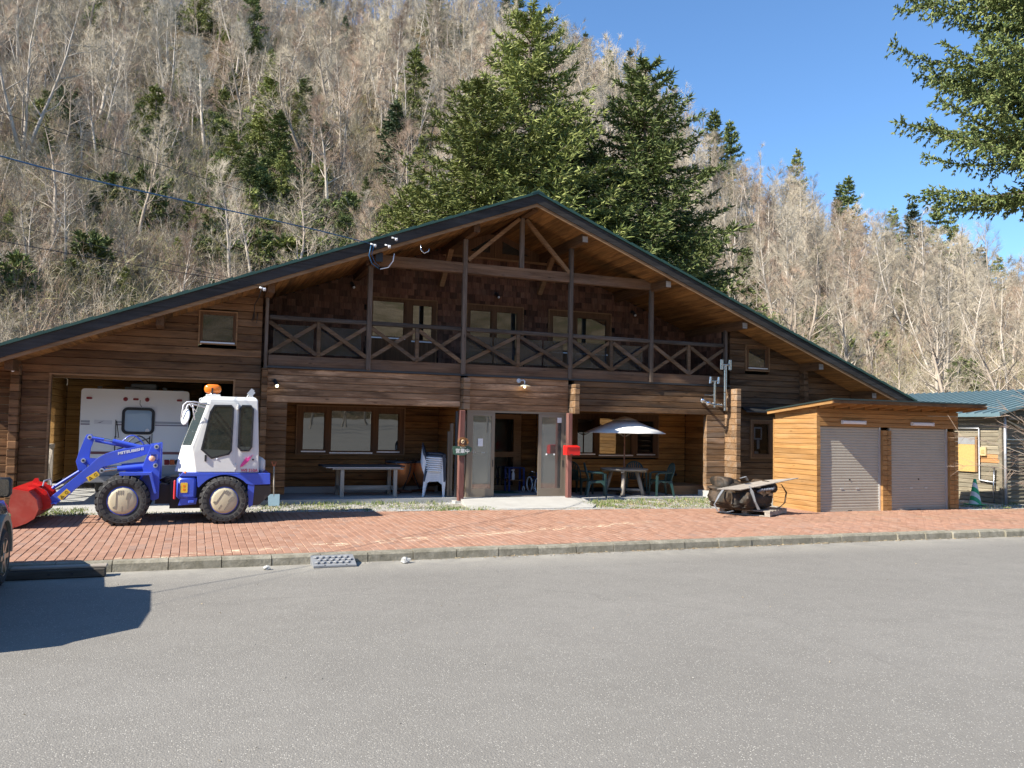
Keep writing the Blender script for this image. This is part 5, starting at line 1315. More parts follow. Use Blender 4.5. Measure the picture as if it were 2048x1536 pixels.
# stack: eight white chairs, two dark ones on top
G3 = 'chairs in the leaning stack by the entrance'
s0 = armchair('stacking_chair', 'white plastic armchair at the bottom of the stack by the entrance', M_WHITEP, (5.64, 19.84, .30), radians(72), G3)
for k in range(1, 7):
    dup(s0, (5.64+.004*k, 19.84, .30+.052*k), radians(72), 'white plastic armchair in the stack, number %s from the floor' % ['two','three','four','five','six','seven'][k-1], G3)
d0 = armchair('stacking_chair', 'dark armchair lying on the white ones, second from the top of the stack', plain('navy_resin', (.02,.03,.05), .4), (5.66, 19.84, .30+.052*7), radians(72), G3)
dup(d0, (5.665, 19.84, .30+.052*8), radians(72), 'dark armchair at the very top of the stack', G3)
sv = thing('shovel', 'square shovel with an orange grip leaning on the wall beside the loader', 'shovel', (1.72, 18.93, .2))
MB().add([(1.60,18.80,.21),(1.83,18.80,.21),(1.84,18.87,.46),(1.59,18.87,.46),(1.60,18.812,.21),(1.83,18.812,.21),(1.84,18.885,.46),(1.59,18.885,.46)], [(0,1,2,3),(4,5,6,7),(0,1,5,4),(1,2,6,5),(2,3,7,6),(3,0,4,7)]).build('blade', plain('blue_gray_steel', (.30,.42,.46), .45, .3, .1), sv)
MB().tube([(1.716,18.87,.40),(1.71,19.0,1.02),(1.71,19.02,1.06)], .017, 8).build('shaft', W_GRAYZ, sv, smooth=True)
MB().tube([(1.71,19.02,1.05),(1.66,19.05,1.16),(1.76,19.05,1.16),(1.71,19.02,1.05)], .016, 6).build('grip', plain('orange_grip', (.48,.14,.06), .5), sv, smooth=True)

# ------------------------------------------------------------------ right porch: parasol, round table
um = thing('parasol', 'white market parasol open over the porch table', 'parasol', (11.03, 19.95, .25))
RU, zc, zt = 1.12, 1.95, 2.30
cp = MB(); n = 8; rings = [(0.30, zt-.02), (.58, 2.16), (.85, 2.055), (RU, zc-.01)]
for k in range(n*4):
    a = 2*pi*k/(n*4)+.2; f_ = 1-.035*(1-abs(cos(a*4/1-.8)))
    for r_, z_ in rings: cp.v.append((11.03+r_*f_*cos(a), 19.95+r_*f_*sin(a), z_-(.02*(1-f_)*30*.3 if r_ > .5 else 0)))
m_ = n*4
for k in range(m_):
    j = (k+1) % m_
    for i in range(3): cp.f.append((k*4+i, j*4+i, j*4+i+1, k*4+i+1))
co_ = cp.build('canopy', M_CANVAS, um, smooth=28); md = co_.modifiers.new('thick', 'SOLIDIFY'); md.thickness = .006
vt = MB().lathe([(0, 2.40), (.12, 2.375), (.30, 2.31), (.36, 2.285)], (11.03, 19.95, 0), 'z', 16).build('vent_cap', plain('vent_canvas', (.60,.57,.48), .85), um, smooth=28)
MB().tube([(11.03,19.95,.26),(11.03,19.95,2.38)], .021, 8).build('pole', wood('parasol_pole', (.16,.07,.045), (.28,.14,.09), 'z'), um, smooth=True)
for k in range(8):
    a = 2*pi*k/8+.2; MB().tube([(11.03+.05*cos(a), 19.95+.05*sin(a), 2.32), (11.03+1.06*cos(a), 19.95+1.06*sin(a), 1.945)], .009, 5).build('rib', W_GRAYZ, um)
    MB().tube([(11.03+.04*cos(a), 19.95+.04*sin(a), 1.85), (11.03+.55*cos(a), 19.95+.55*sin(a), 2.13)], .007, 5).build('stretcher', W_GRAYZ, um)
MB().lathe([(0, .33), (.05, .33), (.22, .29), (.24, .252)], (11.03, 19.95, 0), 'z', 20).build('base', M_FLASH, um, smooth=40)
rt = thing('round_table', 'weathered round wooden table on four splayed log legs under the parasol', 'table', (11.03, 19.95, .25))
q = MB().lathe([(.03, .93), (.63, .93), (.65, .945), (.65, .965), (.64, .975), (.03, .975)], (11.03, 19.95, 0), 'z', 32); q.build('top', W_GRAY, rt, smooth=30)
for k in range(4):
    a = pi/4+pi/2*k+.22
    MB().tube([(11.03+.52*cos(a), 19.95+.52*sin(a), .252), (11.03+.33*cos(a), 19.95+.33*sin(a), .93)], [.055, .05], 9).build('leg', W_GRAYZ, rt, smooth=True)
    MB().tube([(11.03+.46*cos(a), 19.95+.46*sin(a), .40), (11.03+.05*cos(a), 19.95+.05*sin(a), .40)], .035, 8).build('stretcher', W_GRAY, rt, smooth=True)
    MB().bar((11.03+.60*cos(a), 19.95+.60*sin(a), .905), (11.03-.0*cos(a), 19.95, .905), .09, .05).build('batten', W_GRAY, rt)
vt = thing('wall_vent', 'round silver vent hood on the right porch wall', 'vent', (13.35, 21.18, .75))
MB().lathe([(.11, 0), (.11, -.02), (.085, -.06), (.05, -.09), (0, -.10)], (13.35, 21.19, .78), 'y', 20).build('hood', M_STEEL, vt, smooth=40)
MB().box(13.30, 13.42, 21.075, 21.10, .70, .76).build('slot', M_BLACK, vt)

# ------------------------------------------------------------------ entrance fittings
sg_ = thing('open_sign', 'dark green wooden open sign with white lettering under a vine wreath', 'sign', (6.04, 18.9, 1.45))
MB().prism([(5.80,1.54),(5.84,1.555),(6.20,1.56),(6.28,1.52),(6.27,1.44),(6.18,1.38),(6.08,1.335),(5.99,1.335),(5.82,1.36)], 18.875, 18.90).build('board', M_SIGNG, sg_)
t_ = text_mesh('lettering', '営業中', .115, M_WHITE, sg_, .001, 0, 1.1, .003); t_.location = Vector((6.045, 18.873, 1.435))-sg_.location; t_.rotation_euler = (pi/2, 0, 0)
t_ = text_mesh('lettering', 'OPEN', .052, plain('sign_cream', (.62,.60,.48), .6), sg_, .001, 0, 1.1, .001); t_.location = Vector((6.05, 18.873, 1.528))-sg_.location; t_.rotation_euler = (pi/2, 0, 0)
wr = thing('vine_wreath', 'wreath of twisted vines with a pale flower hung above the open sign', 'wreath', (6.05, 18.86, 1.66))
for k in range(9):
    r_ = rnd.uniform(.09, .125); cx, cz = 6.05+rnd.uniform(-.02, .02), 1.655+rnd.uniform(-.015, .015); sx = rnd.uniform(.95, 1.25)
    MB().tube([(cx+sx*r_*cos(t*pi/8), 18.86+rnd.uniform(-.012,.012), cz+.82*r_*sin(t*pi/8)) for t in range(17)], .006, 5, False).build('vine', M_ROPE, wr, smooth=True)
fw = MB()
for k in range(7):
    a = 2*pi*k/7; fw.sphere((6.04+.03*cos(a), 18.845, 1.665+.035*sin(a)), .018, 6, 4)
fw.sphere((6.03, 18.84, 1.69), .022, 6, 4); fw.build('dried_flower', plain('dried_cream', (.55,.42,.25), .9), wr, smooth=True)
MB().sphere((6.07, 18.85, 1.64), .03, 8, 5, (1, .4, 1)).build('red_leaf', plain('dark_red_leaf', (.18,.03,.02), .8), wr)
mb_ = thing('mailbox', 'bright red mailbox mounted on the red post right of the entrance', 'mailbox', (8.86, 18.75, 1.48))
q = MB(); q.prism([(18.855,1.365),(18.855,1.60),(18.80,1.61),(18.63,1.575),(18.63,1.365)], 8.68, 9.05, 'x'); q.build('box', M_REDP, mb_, bevel=.006)
MB().box(8.70, 9.03, 18.612, 18.63, 1.535, 1.565).build('flap', plain('mailbox_flap_red', (.42,.012,.012), .4), mb_); MB().box(8.78, 8.84, 18.622, 18.632, 1.375, 1.39).build('lock', M_FLASH, mb_)
lmp = thing('wall_lamp', 'white enamel barn lamp with a lit bulb over the entrance', 'lamp', (7.66, 19.1, 3.1))
MB().lathe([(0, -.02), (.055, -.02), (.06, 0)], (7.585, YW-.012, 3.205), 'y', 16).build('mount', M_WHITEP, lmp, smooth=40)
MB().tube([(7.60,YW-.03,3.205),(7.66,YW-.16,3.215),(7.67,YW-.20,3.18),(7.67,YW-.20,3.10)], .016, 8).build('arm', M_WHITEP, lmp, smooth=True)
MB().lathe([(.02, 3.12), (.05, 3.105), (.155, 3.062), (.155, 3.055), (.05, 3.095), (.0, 3.10)], (7.67, YW-.20, 0), 'z', 24).build('shade', plain('cream_enamel', (.66,.56,.40), .4), lmp, smooth=40)
MB().sphere((7.67, YW-.20, 3.045), .03, 10, 6).build('bulb', emit('lamp_glow', (1, .82, .45), 6), lmp, smooth=True)
def spot(x_, y_, z_, lab, lit, ax=.4):
    t = thing('spotlight', lab, 'spotlight', (x_, y_, z_), 'black wall spotlights')
    MB().lathe([(0, 0), (.045, 0), (.045, -.02), (0, -.02)], (x_, y_, z_+.04), 'y', 12).build('mount', M_BLACK, t)
    q_ = MB().tube([(x_, y_-.05, z_+.06), (x_+.02, y_-.09, z_-.01), (x_+.035, y_-.13, z_-.07)], [.035, .045, .05], 12); q_.build('shade', M_BLACK, t, smooth=40)
    MB().sphere((x_+.037, y_-.135, z_-.073), .037, 10, 6).build('bulb', emit('spot_glow', (1, .86, .5), 5) if lit else M_WHITEP, t, smooth=True)
spot(1.68, YW-.01, 2.93, 'lit black spotlight on the planks above the left porch', True)
spot(3.68, YR-.03, 5.62, 'unlit black spotlight on the shingles behind the left balcony post', False)
spot(7.64, YR-.03, 5.66, 'unlit black spotlight over the middle balcony doors', False)
spot(11.9, YR-.03, 5.45, 'unlit black spotlight on the shingles at the right end of the balcony', False)
spot(-3.42, 18.95, 3.05, 'unlit black spotlight under the left eave at the log corner', False)
# things seen inside the entrance
bk2 = thing('child_bicycle', 'small child bicycle with training wheels standing in the entrance', 'bicycle', (8.55, 20.3, .305))
def hoop(cx, cy, cz, r_, w_): return MB().lathe([(r_+w_*cos(a), w_*sin(a)) for a in [2*pi*k/8 for k in range(9)]], (cx, cy, cz), 'x', 24)
for y, r_ in ((20.05, .19), (20.62, .19)):
    hoop(8.52, y, .305+r_+.02, r_, .02).build('tyre', M_WHITEP, bk2, smooth=True)
    q = MB()
    for k in range(8): q.tube([(8.52, y, .305+r_+.02), (8.52, y+r_*cos(k*pi/4), .305+r_+.02+r_*sin(k*pi/4))], .003, 4)
    q.build('spokes', M_CHROME, bk2)
q = MB(); q.tube([(8.52,20.05,.515),(8.52,20.2,.72),(8.52,20.55,.50),(8.52,20.62,.515)], .014, 6); q.tube([(8.52,20.2,.72),(8.52,20.5,.74),(8.52,20.55,.50)], .014, 6); q.tube([(8.52,20.05,.515),(8.52,20.16,.86)], .014, 6); q.build('frame', plain('bike_blue', (.03,.06,.2), .4), bk2, smooth=True)
MB().tube([(8.34,20.2,.90),(8.45,20.14,.86),(8.52,20.16,.86),(8.60,20.14,.86),(8.72,20.2,.90)], .012, 6).build('handlebar', M_CHROME, bk2, smooth=True); MB().sphere((8.52,20.52,.79), .09, 8, 5, (.7,1.2,.35)).build('saddle', M_BLACK, bk2, smooth=True)
for x_ in (8.36, 8.68): hoop(x_, 20.66, .385, .065, .016).build('training_wheel', M_WHITEP, bk2, smooth=True)
tb = thing('blue_crate_stand', 'blue frame stand with a shelf by the right wall of the entrance', 'stand', (8.2, 20.9, .305))
for x_ in (7.98, 8.40):
    for y in (20.75, 21.05): MB().box(x_-.02, x_+.02, y-.02, y+.02, .305, .95).build('leg', plain('stand_blue', (.02,.05,.22), .5), tb)
MB().box(7.96, 8.42, 20.73, 21.07, .93, .955).build('top', bpy.data.materials['stand_blue'], tb); MB().box(7.96, 8.42, 20.73, 21.07, .60, .62).build('shelf', W_TRIM, tb)
sb = thing('spray_bottle', 'white spray bottle standing on the shelf of the blue stand', 'bottle', (8.12, 20.82, .62)); MB().lathe([(0,.621),(.045,.621),(.045,.78),(.02,.83),(.02,.86),(0,.86)], (8.12,20.82,0), 'z', 12).build('body', M_WHITEP, sb, smooth=40); MB().box(8.06,8.15,20.80,20.84,.86,.90).build('trigger', M_WHITEP, sb)
pl = thing('planter_stand', 'slim black pedestal stand behind the left glass door', 'stand', (6.62, 20.2, .305)); MB().lathe([(0,.73),(.10,.75),(.11,.79),(.0,.78)], (6.62,20.2,0), 'z', 14).build('tray', M_BLACK, pl); MB().tube([(6.62,20.2,.31),(6.62,20.2,.74)], .018, 8).build('stem', M_BLACK, pl); MB().lathe([(0,.33),(.14,.325),(.15,.307)], (6.62,20.2,0), 'z', 16).build('foot', M_BLACK, pl)
bo = thing('pump_bottle', 'clear pump bottle on the pedestal stand behind the glass', 'bottle', (6.62, 20.2, .79)); MB().lathe([(0,.79),(.05,.79),(.055,.86),(.02,.92),(.015,.95),(0,.95)], (6.62,20.2,0), 'z', 12).build('body', M_WHITEP, bo, smooth=40)
tag(MB().bbox(7.0, 8.1, 20.2, 20.9, .306, .318, .004).build('door_mat', plain('green_mat', (.03,.10,.06), .95), None), 'dark green door mat before the inner wooden door', 'mat')
# paper skeleton on the inner door
skn = thing('paper_skeleton', 'jointed paper skeleton hung on the pane of the inner door', 'decoration', (7.35, 21.12, 1.8)); M_PAP = plain('cream_paper', (.62,.60,.52), .9)
sx_, sy_ = 7.36, 21.14
MB().sphere((sx_, sy_, 2.16), .055, 10, 6, (.85, .12, 1.1)).build('skull', M_PAP, skn)
q = MB()
for k in range(6): q.box(sx_-.055+k*.004, sx_+.055-k*.004, sy_-.004, sy_+.004, 2.06-k*.028, 2.073-k*.028)
q.box(sx_-.006, sx_+.006, sy_-.003, sy_+.003, 1.80, 2.10); q.build('rib_cage', M_PAP, skn)
MB().prism([(sx_-.05,1.84),(sx_+.05,1.84),(sx_+.03,1.77),(sx_-.03,1.77)], sy_-.004, sy_+.004).build('pelvis', M_PAP, skn)
for s_ in (-1, 1):
    MB().bar((sx_+s_*.06, sy_, 2.06), (sx_+s_*.085, sy_, 1.72), .004, .012, (0,1,0)).build('arm_bone', M_PAP, skn); MB().bar((sx_+s_*.03, sy_, 1.78), (sx_+s_*.04, sy_, 1.47), .004, .016, (0,1,0)).build('leg_bone', M_PAP, skn); MB().box(sx_+s_*.055-.03, sx_+s_*.055+.03, sy_-.004, sy_+.004, 1.45, 1.47).build('foot_bone', M_PAP, skn)

# ------------------------------------------------------------------ stove flues of stainless pipe
fl2 = thing('stove_flue', 'tall stainless flue with a double cowl on the right corner of the lodge', 'flue', (13.56, 18.95, 2.6))
def pipe(par, pts, r_): return MB().tube(pts, r_, 14).build('pipe', M_STEEL, par, smooth=40)
pipe(fl2, [(13.57,18.93,2.60),(13.57,18.93,3.86)], .048); pipe(fl2, [(13.45,18.93,3.86),(13.70,18.93,3.86)], .042)
for x_ in (13.45, 13.72): MB().tube([(x_,18.93,3.72),(x_,18.93,3.995)], .052, 14).build('cowl', M_STEEL, fl2, smooth=40)
pipe(fl2, [(13.57,18.93,2.72),(13.57,19.2,2.72)], .045)
for z_ in (2.70, 3.1): MB().lathe([(.052, -.015), (.052, .015), (.048, .018)], (13.57,18.93,z_), 'z', 14).build('clamp', M_CHROME, fl2)
fl3 = thing('stove_flue', 'short stainless flue with a double cowl on the lintel beside the tall flue', 'flue', (13.22, 18.95, 2.7))
pipe(fl3, [(13.23,18.93,2.68),(13.23,18.93,3.40)], .036); pipe(fl3, [(13.10,18.93,3.40),(13.34,18.93,3.40)], .030)
for x_ in (13.09, 13.35): MB().tube([(x_-.01,18.93,3.33),(x_+.01,18.93,3.51)], .04, 12).build('cowl', M_STEEL, fl3, smooth=40)
pipe(fl3, [(13.46,18.93,2.74),(13.0,18.93,2.78)], .04); pipe(fl3, [(12.9,18.93,3.01),(13.2,18.93,3.01)], .012)
for x_, z_, r_ in ((13.02, 2.79, .075), (12.84, 2.86, .065)):
    MB().lathe([(0, -.07), (.04, -.06), (.07, -.02), (.075, 0), (.05, .05), (0, .06)], (x_,18.93,z_), 'y', 16).build('elbow', M_CHROME, fl3, smooth=True)
pipe(fl3, [(12.84,18.93,2.86),(13.02,18.93,2.79)], .035); pipe(fl3, [(13.02,18.93,2.79),(13.02,19.2,2.79)], .035)

# ------------------------------------------------------------------ pallet with a firewood bag, plank on top
pa_ = thing('pallet', 'weathered wooden pallet on the pavement left of the shed', 'pallet', (11.9, 15.6, .18)); ang = radians(-58)
def PR(u, v_): return (11.98+u*cos(ang)-v_*sin(ang), 15.62+u*sin(ang)+v_*cos(ang))
def obox(mb, u0, u1, v0, v1, z0, z1):
    c = [PR(u0,v0), PR(u1,v0), PR(u1,v1), PR(u0,v1)]
    mb.add([(x_,y_,z0) for x_,y_ in c]+[(x_,y_,z1) for x_,y_ in c], [(0,3,2,1),(4,5,6,7),(0,1,5,4),(1,2,6,5),(2,3,7,6),(3,0,4,7)])
    return mb
for k in range(6): obox(MB(), -.58, .58, -.55+k*.19, -.40+k*.19, .278, .30).build('deck_board', W_GRAY, pa_)
for u in (-.58, -.06, .46): obox(MB(), u, u+.12, -.55, .55, .20, .276).build('bearer', W_GRAY, pa_)
for v_ in (-.55, 0, .44): obox(MB(), -.58, .58, v_, v_+.11, .178, .198).build('bottom_board', W_GRAY, pa_)
bag = thing('firewood_bag', 'dark brown bulk bag of split firewood with loose straps on the pallet', 'bag', (11.5, 15.5, .3))
M_BAG = plain('brown_woven_plastic', (.022,.018,.014), .62, 0, .6, 9, spec=.3, bumpy=.8, dirt=(.17,.105,.06), damt=.8); M_STRAP = plain('gray_strap', (.20,.21,.23), .5, 0, .2)
def blob(cx, cy, cz, a, b_, c, seed, n=64, m=36):
    """sagging sack: a squarish bag with creases and lumps where the logs press out"""
    from mathutils import noise as mn
    q = MB(); off = Vector((seed*7.3, seed*3.1, seed))
    for i in range(m+1):
        t = -pi/2+pi*i/m
        for k in range(n):
            p = 2*pi*k/n; sgn = lambda z_: 1 if z_ >= 0 else -1
            ct, st_ = abs(cos(t))**.35*sgn(cos(t)), abs(sin(t))**.4*sgn(sin(t))
            cp_, sp = abs(cos(p))**.55*sgn(cos(p)), abs(sin(p))**.55*sgn(sin(p))
            u, v_, h_ = a*ct*cp_, b_*ct*sp, c*st_
            P = Vector((u, v_, h_))
            lump = mn.noise(P*4.5+off)*.22+(.5-abs(mn.noise(P*Vector((1,1,1.6)).length*0+Vector((P.x*7, P.y*7, P.z*11))+off)))*.20-(abs(mn.noise(P*15+off)))*.13
            sag = 1+.10*(1-(h_+c)/(2*c))*(1-abs(st_))
            f_ = sag+lump
            u *= f_; v_ *= f_; h_ = h_*(1+.5*mn.noise(Vector((u*3, v_*3, seed)))*(1 if h_ > 0 else 0))
            q.v.append((cx+u*cos(.25)-v_*sin(.25), cy+u*sin(.25)+v_*cos(.25), max(cz-c, cz+h_)))
    for i in range(m):
        for k in range(n):
            j = (k+1) % n; q.f.append((i*n+k, i*n+j, i*n+n+j, i*n+n+k))
    return q
bg_ = blob(11.62, 15.62, .575, .62, .50, .275, 4).build('sack', M_BAG, bag, smooth=55)
blob(11.22, 15.72, .87, .20, .24, .13, 9, 32, 18).build('sack_fold', M_BAG, bag, smooth=50)
blob(12.12, 15.45, .80, .20, .26, .14, 12, 32, 18).build('sack_fold', M_BAG, bag, smooth=50)
M_LOGP = wood('split_firewood', (.26,.17,.09), (.46,.33,.19), 'x', var=.25)
for k, (x_, z_, a) in enumerate(((11.95,.70,.3),(12.02,.73,-.2),(11.88,.66,.6),(12.05,.66,.1),(11.80,.70,-.4),(11.35,.66,.5))):
    y_ = 15.16 if x_ > 11.6 else 15.2
    c, s = cos(a), sin(a); q = MB().prism([(x_+c*u-s*v_, z_+s*u+c*v_) for u, v_ in ((-.06,-.04),(.06,-.045),(.0,.055))], y_-.06, y_+.2); tag(q.build('firewood_log', M_LOGP, None), ['pale split log on top of the brown bag near its right end','pale split log poking out at the right top corner of the bag','split log lying lowest at the right mouth of the bag','split log at the far right of the bag mouth','split log nearest the middle strap of the bag','split log showing alone at the left side of the bag'][k], 'firewood', 'split logs in the firewood bag')
def strap(pts, w_=.055):
    q = MB(); P = [Vector(p) for p in pts]
    for i, p in enumerate(P):
        d = (P[min(i+1, len(P)-1)]-P[max(i-1, 0)]).normalized(); sdv = d.cross(Vector((.6, -1, .15))).cross(d) if False else d.cross(Vector((0, 0, 1)) if abs(d.z) < .8 else Vector((1, 0, 0))).normalized()
        for e, o_ in ((-1, -1), (1, -1), (1, 1), (-1, 1)): q.v.append(tuple(p+sdv*e*w_/2+d.cross(sdv)*o_*.004))
    for i in range(len(P)-1):
        for k in range(4):
            j = (k+1) % 4; q.f.append((i*4+k, i*4+j, i*4+4+j, i*4+4+k))
    return q
strap([(11.42,15.06,.82),(11.46,14.98,.70),(11.52,14.97,.5),(11.62,14.96,.33)], .10).build('strap', M_STRAP, bag); strap([(11.30,15.2,1.0),(11.42,15.15,1.04),(11.5,15.2,.95)], .06).build('strap', M_STRAP, bag)
strap([(12.18,15.3,.92),(12.42,15.2,.86),(12.52,15.15,.68),(12.45,15.12,.45),(12.30,15.1,.36),(12.1,15.1,.32)], .05).build('strap', M_BAG, bag); strap([(10.98,15.35,.76),(10.75,15.2,.62),(10.56,15.1,.45),(10.62,15.05,.30),(10.85,15.05,.28),(11.05,15.1,.30)], .05).build('strap', M_STRAP, bag)
q = MB()
for k in range(5): q.tube([(11.7+.07*k,15.12,.70+.02*k),(11.78+.07*k,15.06,.76),(11.88+.07*k,15.12,.72+.02*k)], .03, 6)
q.build('gray_folds', M_STRAP, bag, smooth=True)
tag(MB().add([(10.63,15.10,.767),(11.18,15.0,.752),(12.82,15.1,.995),(12.05,15.32,.93),(10.63,15.10,.785),(11.18,15.0,.770),(12.82,15.1,1.012),(12.05,15.32,.948)], [(0,1,2,3),(7,6,5,4),(0,1,5,4),(1,2,6,5),(2,3,7,6),(3,0,4,7)]).build('plywood_sheet', W_GRAY, None), 'gray weathered plywood sheet lying tilted across the firewood bag', 'board')

# ------------------------------------------------------------------ weathered cottage at the right
ct_ = thing('gray_cottage', 'weathered gray wooden cottage with a blue metal roof behind the shed', 'building', (20.8, 16.35, .2))
def cwall(rws, a0, a1, f, t, m, axis, **k): wall(rws, a0, a1, f, t, m, axis, parent=ct_, jit=.004, joint=8, **k)
cr = rows(.2, 2.62, 20)
M_NEWB = wood('fresh_repair_board', (.40,.20,.08), (.55,.31,.14), 'y', var=.1)
for i, r in enumerate(cr):
    cwall([r], 16.35, 23.0, 20.8, .1, M_NEWB if i in (9, 10) else W_COT, 'y')
MB().box(20.72, 20.80, 16.27, 16.35, .15, 2.62).build('corner_board', W_COT, ct_)
for i in range(16):
    z = .25+i*.105
    MB().prism([(16.30, z), (16.33, z), (16.375, z+.125), (16.345, z+.125)], 20.82, 27, 'x').build('louvre_board', W_COTX, ct_)
MB().box(20.8, 27, 16.36, 16.45, .15, 2.62).build('front_wall', W_COTX, ct_); MB().box(20.83, 27, 16.29, 16.33, 1.94, 1.975).build('rail', M_ALUL, ct_); MB().tube([(20.93,16.3,1.97),(20.93,16.3,2.5),(21.9,16.3,2.15)], .025, 6).build('handrail', M_ALUL, ct_)
MB().box(20.86, 27, 16.15, 16.3, 2.50, 2.56).build('canopy_edge', M_ALU, ct_)
sl = (3.5-2.66)/(24-20.4)
q = MB(); q.add([(20.4,16.05,2.66),(24,16.05,3.5),(24,22.6,3.5),(20.4,22.6,2.66),(20.4,16.05,2.62),(24,16.05,3.46),(24,22.6,3.46),(20.4,22.6,2.62)], [(0,1,2,3),(7,6,5,4),(0,1,5,4),(1,2,6,5),(2,3,7,6),(3,0,4,7)])
q.add([(24,16.05,3.5),(27.6,16.05,2.66),(27.6,22.6,2.66),(24,22.6,3.5)], [(0,1,2,3)]); q.build('roof', M_BLUEROOF, ct_)
for i in range(26):
    y = 16.08+i*.258
    MB().prism([(20.39, 2.66), (24, 3.502), (24, 3.54), (20.39, 2.698)], y-.012, y+.012, 'y').build('roof_seam', M_BLUEROOF, ct_)
MB().box(20.38, 20.42, 16.05, 22.6, 2.575, 2.665).build('eave_fascia', M_BLUEROOF, ct_); MB().box(20.42, 20.8, 16.1, 22.6, 2.60, 2.618).build('eave_board', W_COT, ct_)
MB().prism([(20.8,2.6),(27,2.6),(27,2.75),(24,3.44),(20.8,2.7)], 16.40, 16.45, 'y').build('gable', W_COTX, ct_)
M_OSB = plain('chip_board', (.50,.33,.12), .8, 0, .35, 26)
bw_ = MB().box(20.735, 20.775, 17.12, 17.75, 1.02, 1.80).build('boarded_window', M_OSB, ct_); MB().box(20.73, 20.775, 17.12, 17.75, 1.80, 2.0).build('pale_strip', M_ALUL, bw_); MB().box(20.75, 20.775, 17.06, 17.118, 1.02, 2.02).build('frame', W_TRIM, bw_)
mt = MB().box(20.74, 20.79, 16.78, 16.96, 1.49, 1.73).build('meter_box', plain('meter_tan', (.52,.42,.22), .5), ct_); MB().box(20.732, 20.74, 16.82, 16.92, 1.55, 1.66).build('meter_face', plain('meter_ochre', (.42,.32,.14), .5), mt)
q = MB(); q.tube([(20.74,17.9,2.26),(20.74,17.0,2.26),(20.74,16.99,2.24),(20.74,16.99,.82),(20.74,16.97,.80),(20.74,16.5,.76)], .02, 8); q.build('conduit', M_ALUL, ct_, smooth=True)
q = MB(); q.tube([(20.70,16.5,.2),(20.70,16.53,.6),(20.72,16.5,1.15)], .022, 8); q.tube([(20.72,16.48,1.16),(20.66,16.55,1.17)], .016, 6); q.build('standpipe', M_STEEL, ct_, smooth=True)
q = MB(); q.tube([(20.76,16.2,.2),(20.76,16.2,2.6)], .035, 8); q.build('downpipe', M_ALUL, ct_, smooth=True)
cn = thing('traffic_cone', 'green and white striped cone beside the gray cottage', 'cone', (19.73, 16.3, .19))
M_CGRN = plain('cone_green', (.03,.40,.16), .5); M_CWHT = plain('cone_white', (.75,.78,.76), .4)
m, n, b = new_mat('cone_stripes'); v = coords(n, (1,1,1), False); sp_ = N(n, 'ShaderNodeSeparateXYZ'); L(n, v, sp_.inputs[0])
f_ = mathn(n, 'FRACT', mathn(n, 'MULTIPLY', mathn(n, 'ADD', sp_.outputs[2], mathn(n, 'MULTIPLY', sp_.outputs[0], .9)), 3.6)); L(n, mixc(n, mathn(n, 'GREATER_THAN', f_, .5), (.03,.44,.17), (.80,.83,.80)), b.inputs['Base Color']); b.inputs['Roughness'].default_value = .45
MB().lathe([(.155, .215), (.035, .87), (.03, .88), (0, .88)], (19.73,16.3,0), 'z', 20).build('cone_body', m, cn, smooth=40); MB().bbox(19.53,19.93,16.1,16.5,.186,.215,.01).build('base', M_CGRN, cn)

# ------------------------------------------------------------------ service wires and their fittings on the barge board
def wire(pts, r_, m, name, lab):
    P = [Vector(p) for p in pts]; out = []
    for i in range(len(P)-1):
        for k in range(6):
            out.append(P[i].lerp(P[i+1], k/6))
    out.append(P[-1]); out2 = [out[0]]+[(out[i-1]+out[i]*2+out[i+1])/4 for i in range(1, len(out)-1)]+[out[-1]]
    return tag(MB().tube(out2, r_, 6).build(name, m, None, smooth=True), lab, 'wire', 'service wires to the roof edge')
M_BLUEW = plain('blue_cable', (.015,.09,.20), .4)
wire([(-15,2.2,6.3),(-11,5.6,5.75),(-6.45,9.36,5.42),(-4.38,10.79,5.40),(-1.64,13.21,5.5),(2.03,16.17,5.80),(3.54,18.14,6.07)], .0105, M_BLUEW, 'service_wire', 'thick blue cable running down from the left to the roof edge')
wire([(-15,4.4,5.5),(-8,10.4,4.80),(-2.8,14.76,4.75),(1.27,18.15,4.92)], .006, M_BLACK, 'service_wire', 'lowest thin black wire ending above the garage window')
wire([(-15,2.0,7.5),(-8,8.0,6.4),(-2.43,12.77,6.1),(4.05,18.14,6.25)], .0045, M_BLACK, 'service_wire', 'highest thin black wire ending above the blue cable')
wire([(-15,4.2,6.0),(-8,10.3,5.25),(-2.9,14.7,5.05),(.6,17.6,4.95),(1.25,18.15,4.98)], .004, M_BLACK, 'service_wire', 'hair thin wire above the lowest black wire')
for x_, z_, lab in ((3.62, 6.05, 'white insulator on the barge board at the end of the blue cable'), (3.95, 6.06, 'white insulator between the blue cable and the highest wire'), (4.10, 6.24, 'white insulator on the barge board at the end of the highest wire'), (1.28, 4.88, 'white insulator at the end of the lowest wire')):
    t = thing('insulator', lab, 'insulator', (x_, 18.15, z_), 'insulators on the roof edge')
    MB().tube([(x_-.07,18.17,z_+.02),(x_,18.15,z_)], .018, 8).build('clamp', M_WHITEP, t, smooth=True); MB().lathe([(.02, -.03), (.042, -.015), (.025, 0), (.042, .015), (.02, .03)], (x_+.03,18.15,z_-.02), 'x', 12).build('knob', M_WHITEP, t, smooth=True)
q = MB(); q.tube([(3.56,18.12,6.04),(3.52,18.13,5.80),(3.60,18.16,5.62),(3.78,18.28,5.55)], .012, 6); q.tube([(3.62,18.12,6.03),(3.58,18.14,5.82),(3.66,18.17,5.66),(3.8,18.3,5.6)], .008, 6)
tag(q.build('drop_cable', M_BLUEW, None, smooth=True), 'looped blue cable drop below the barge board', 'cable')
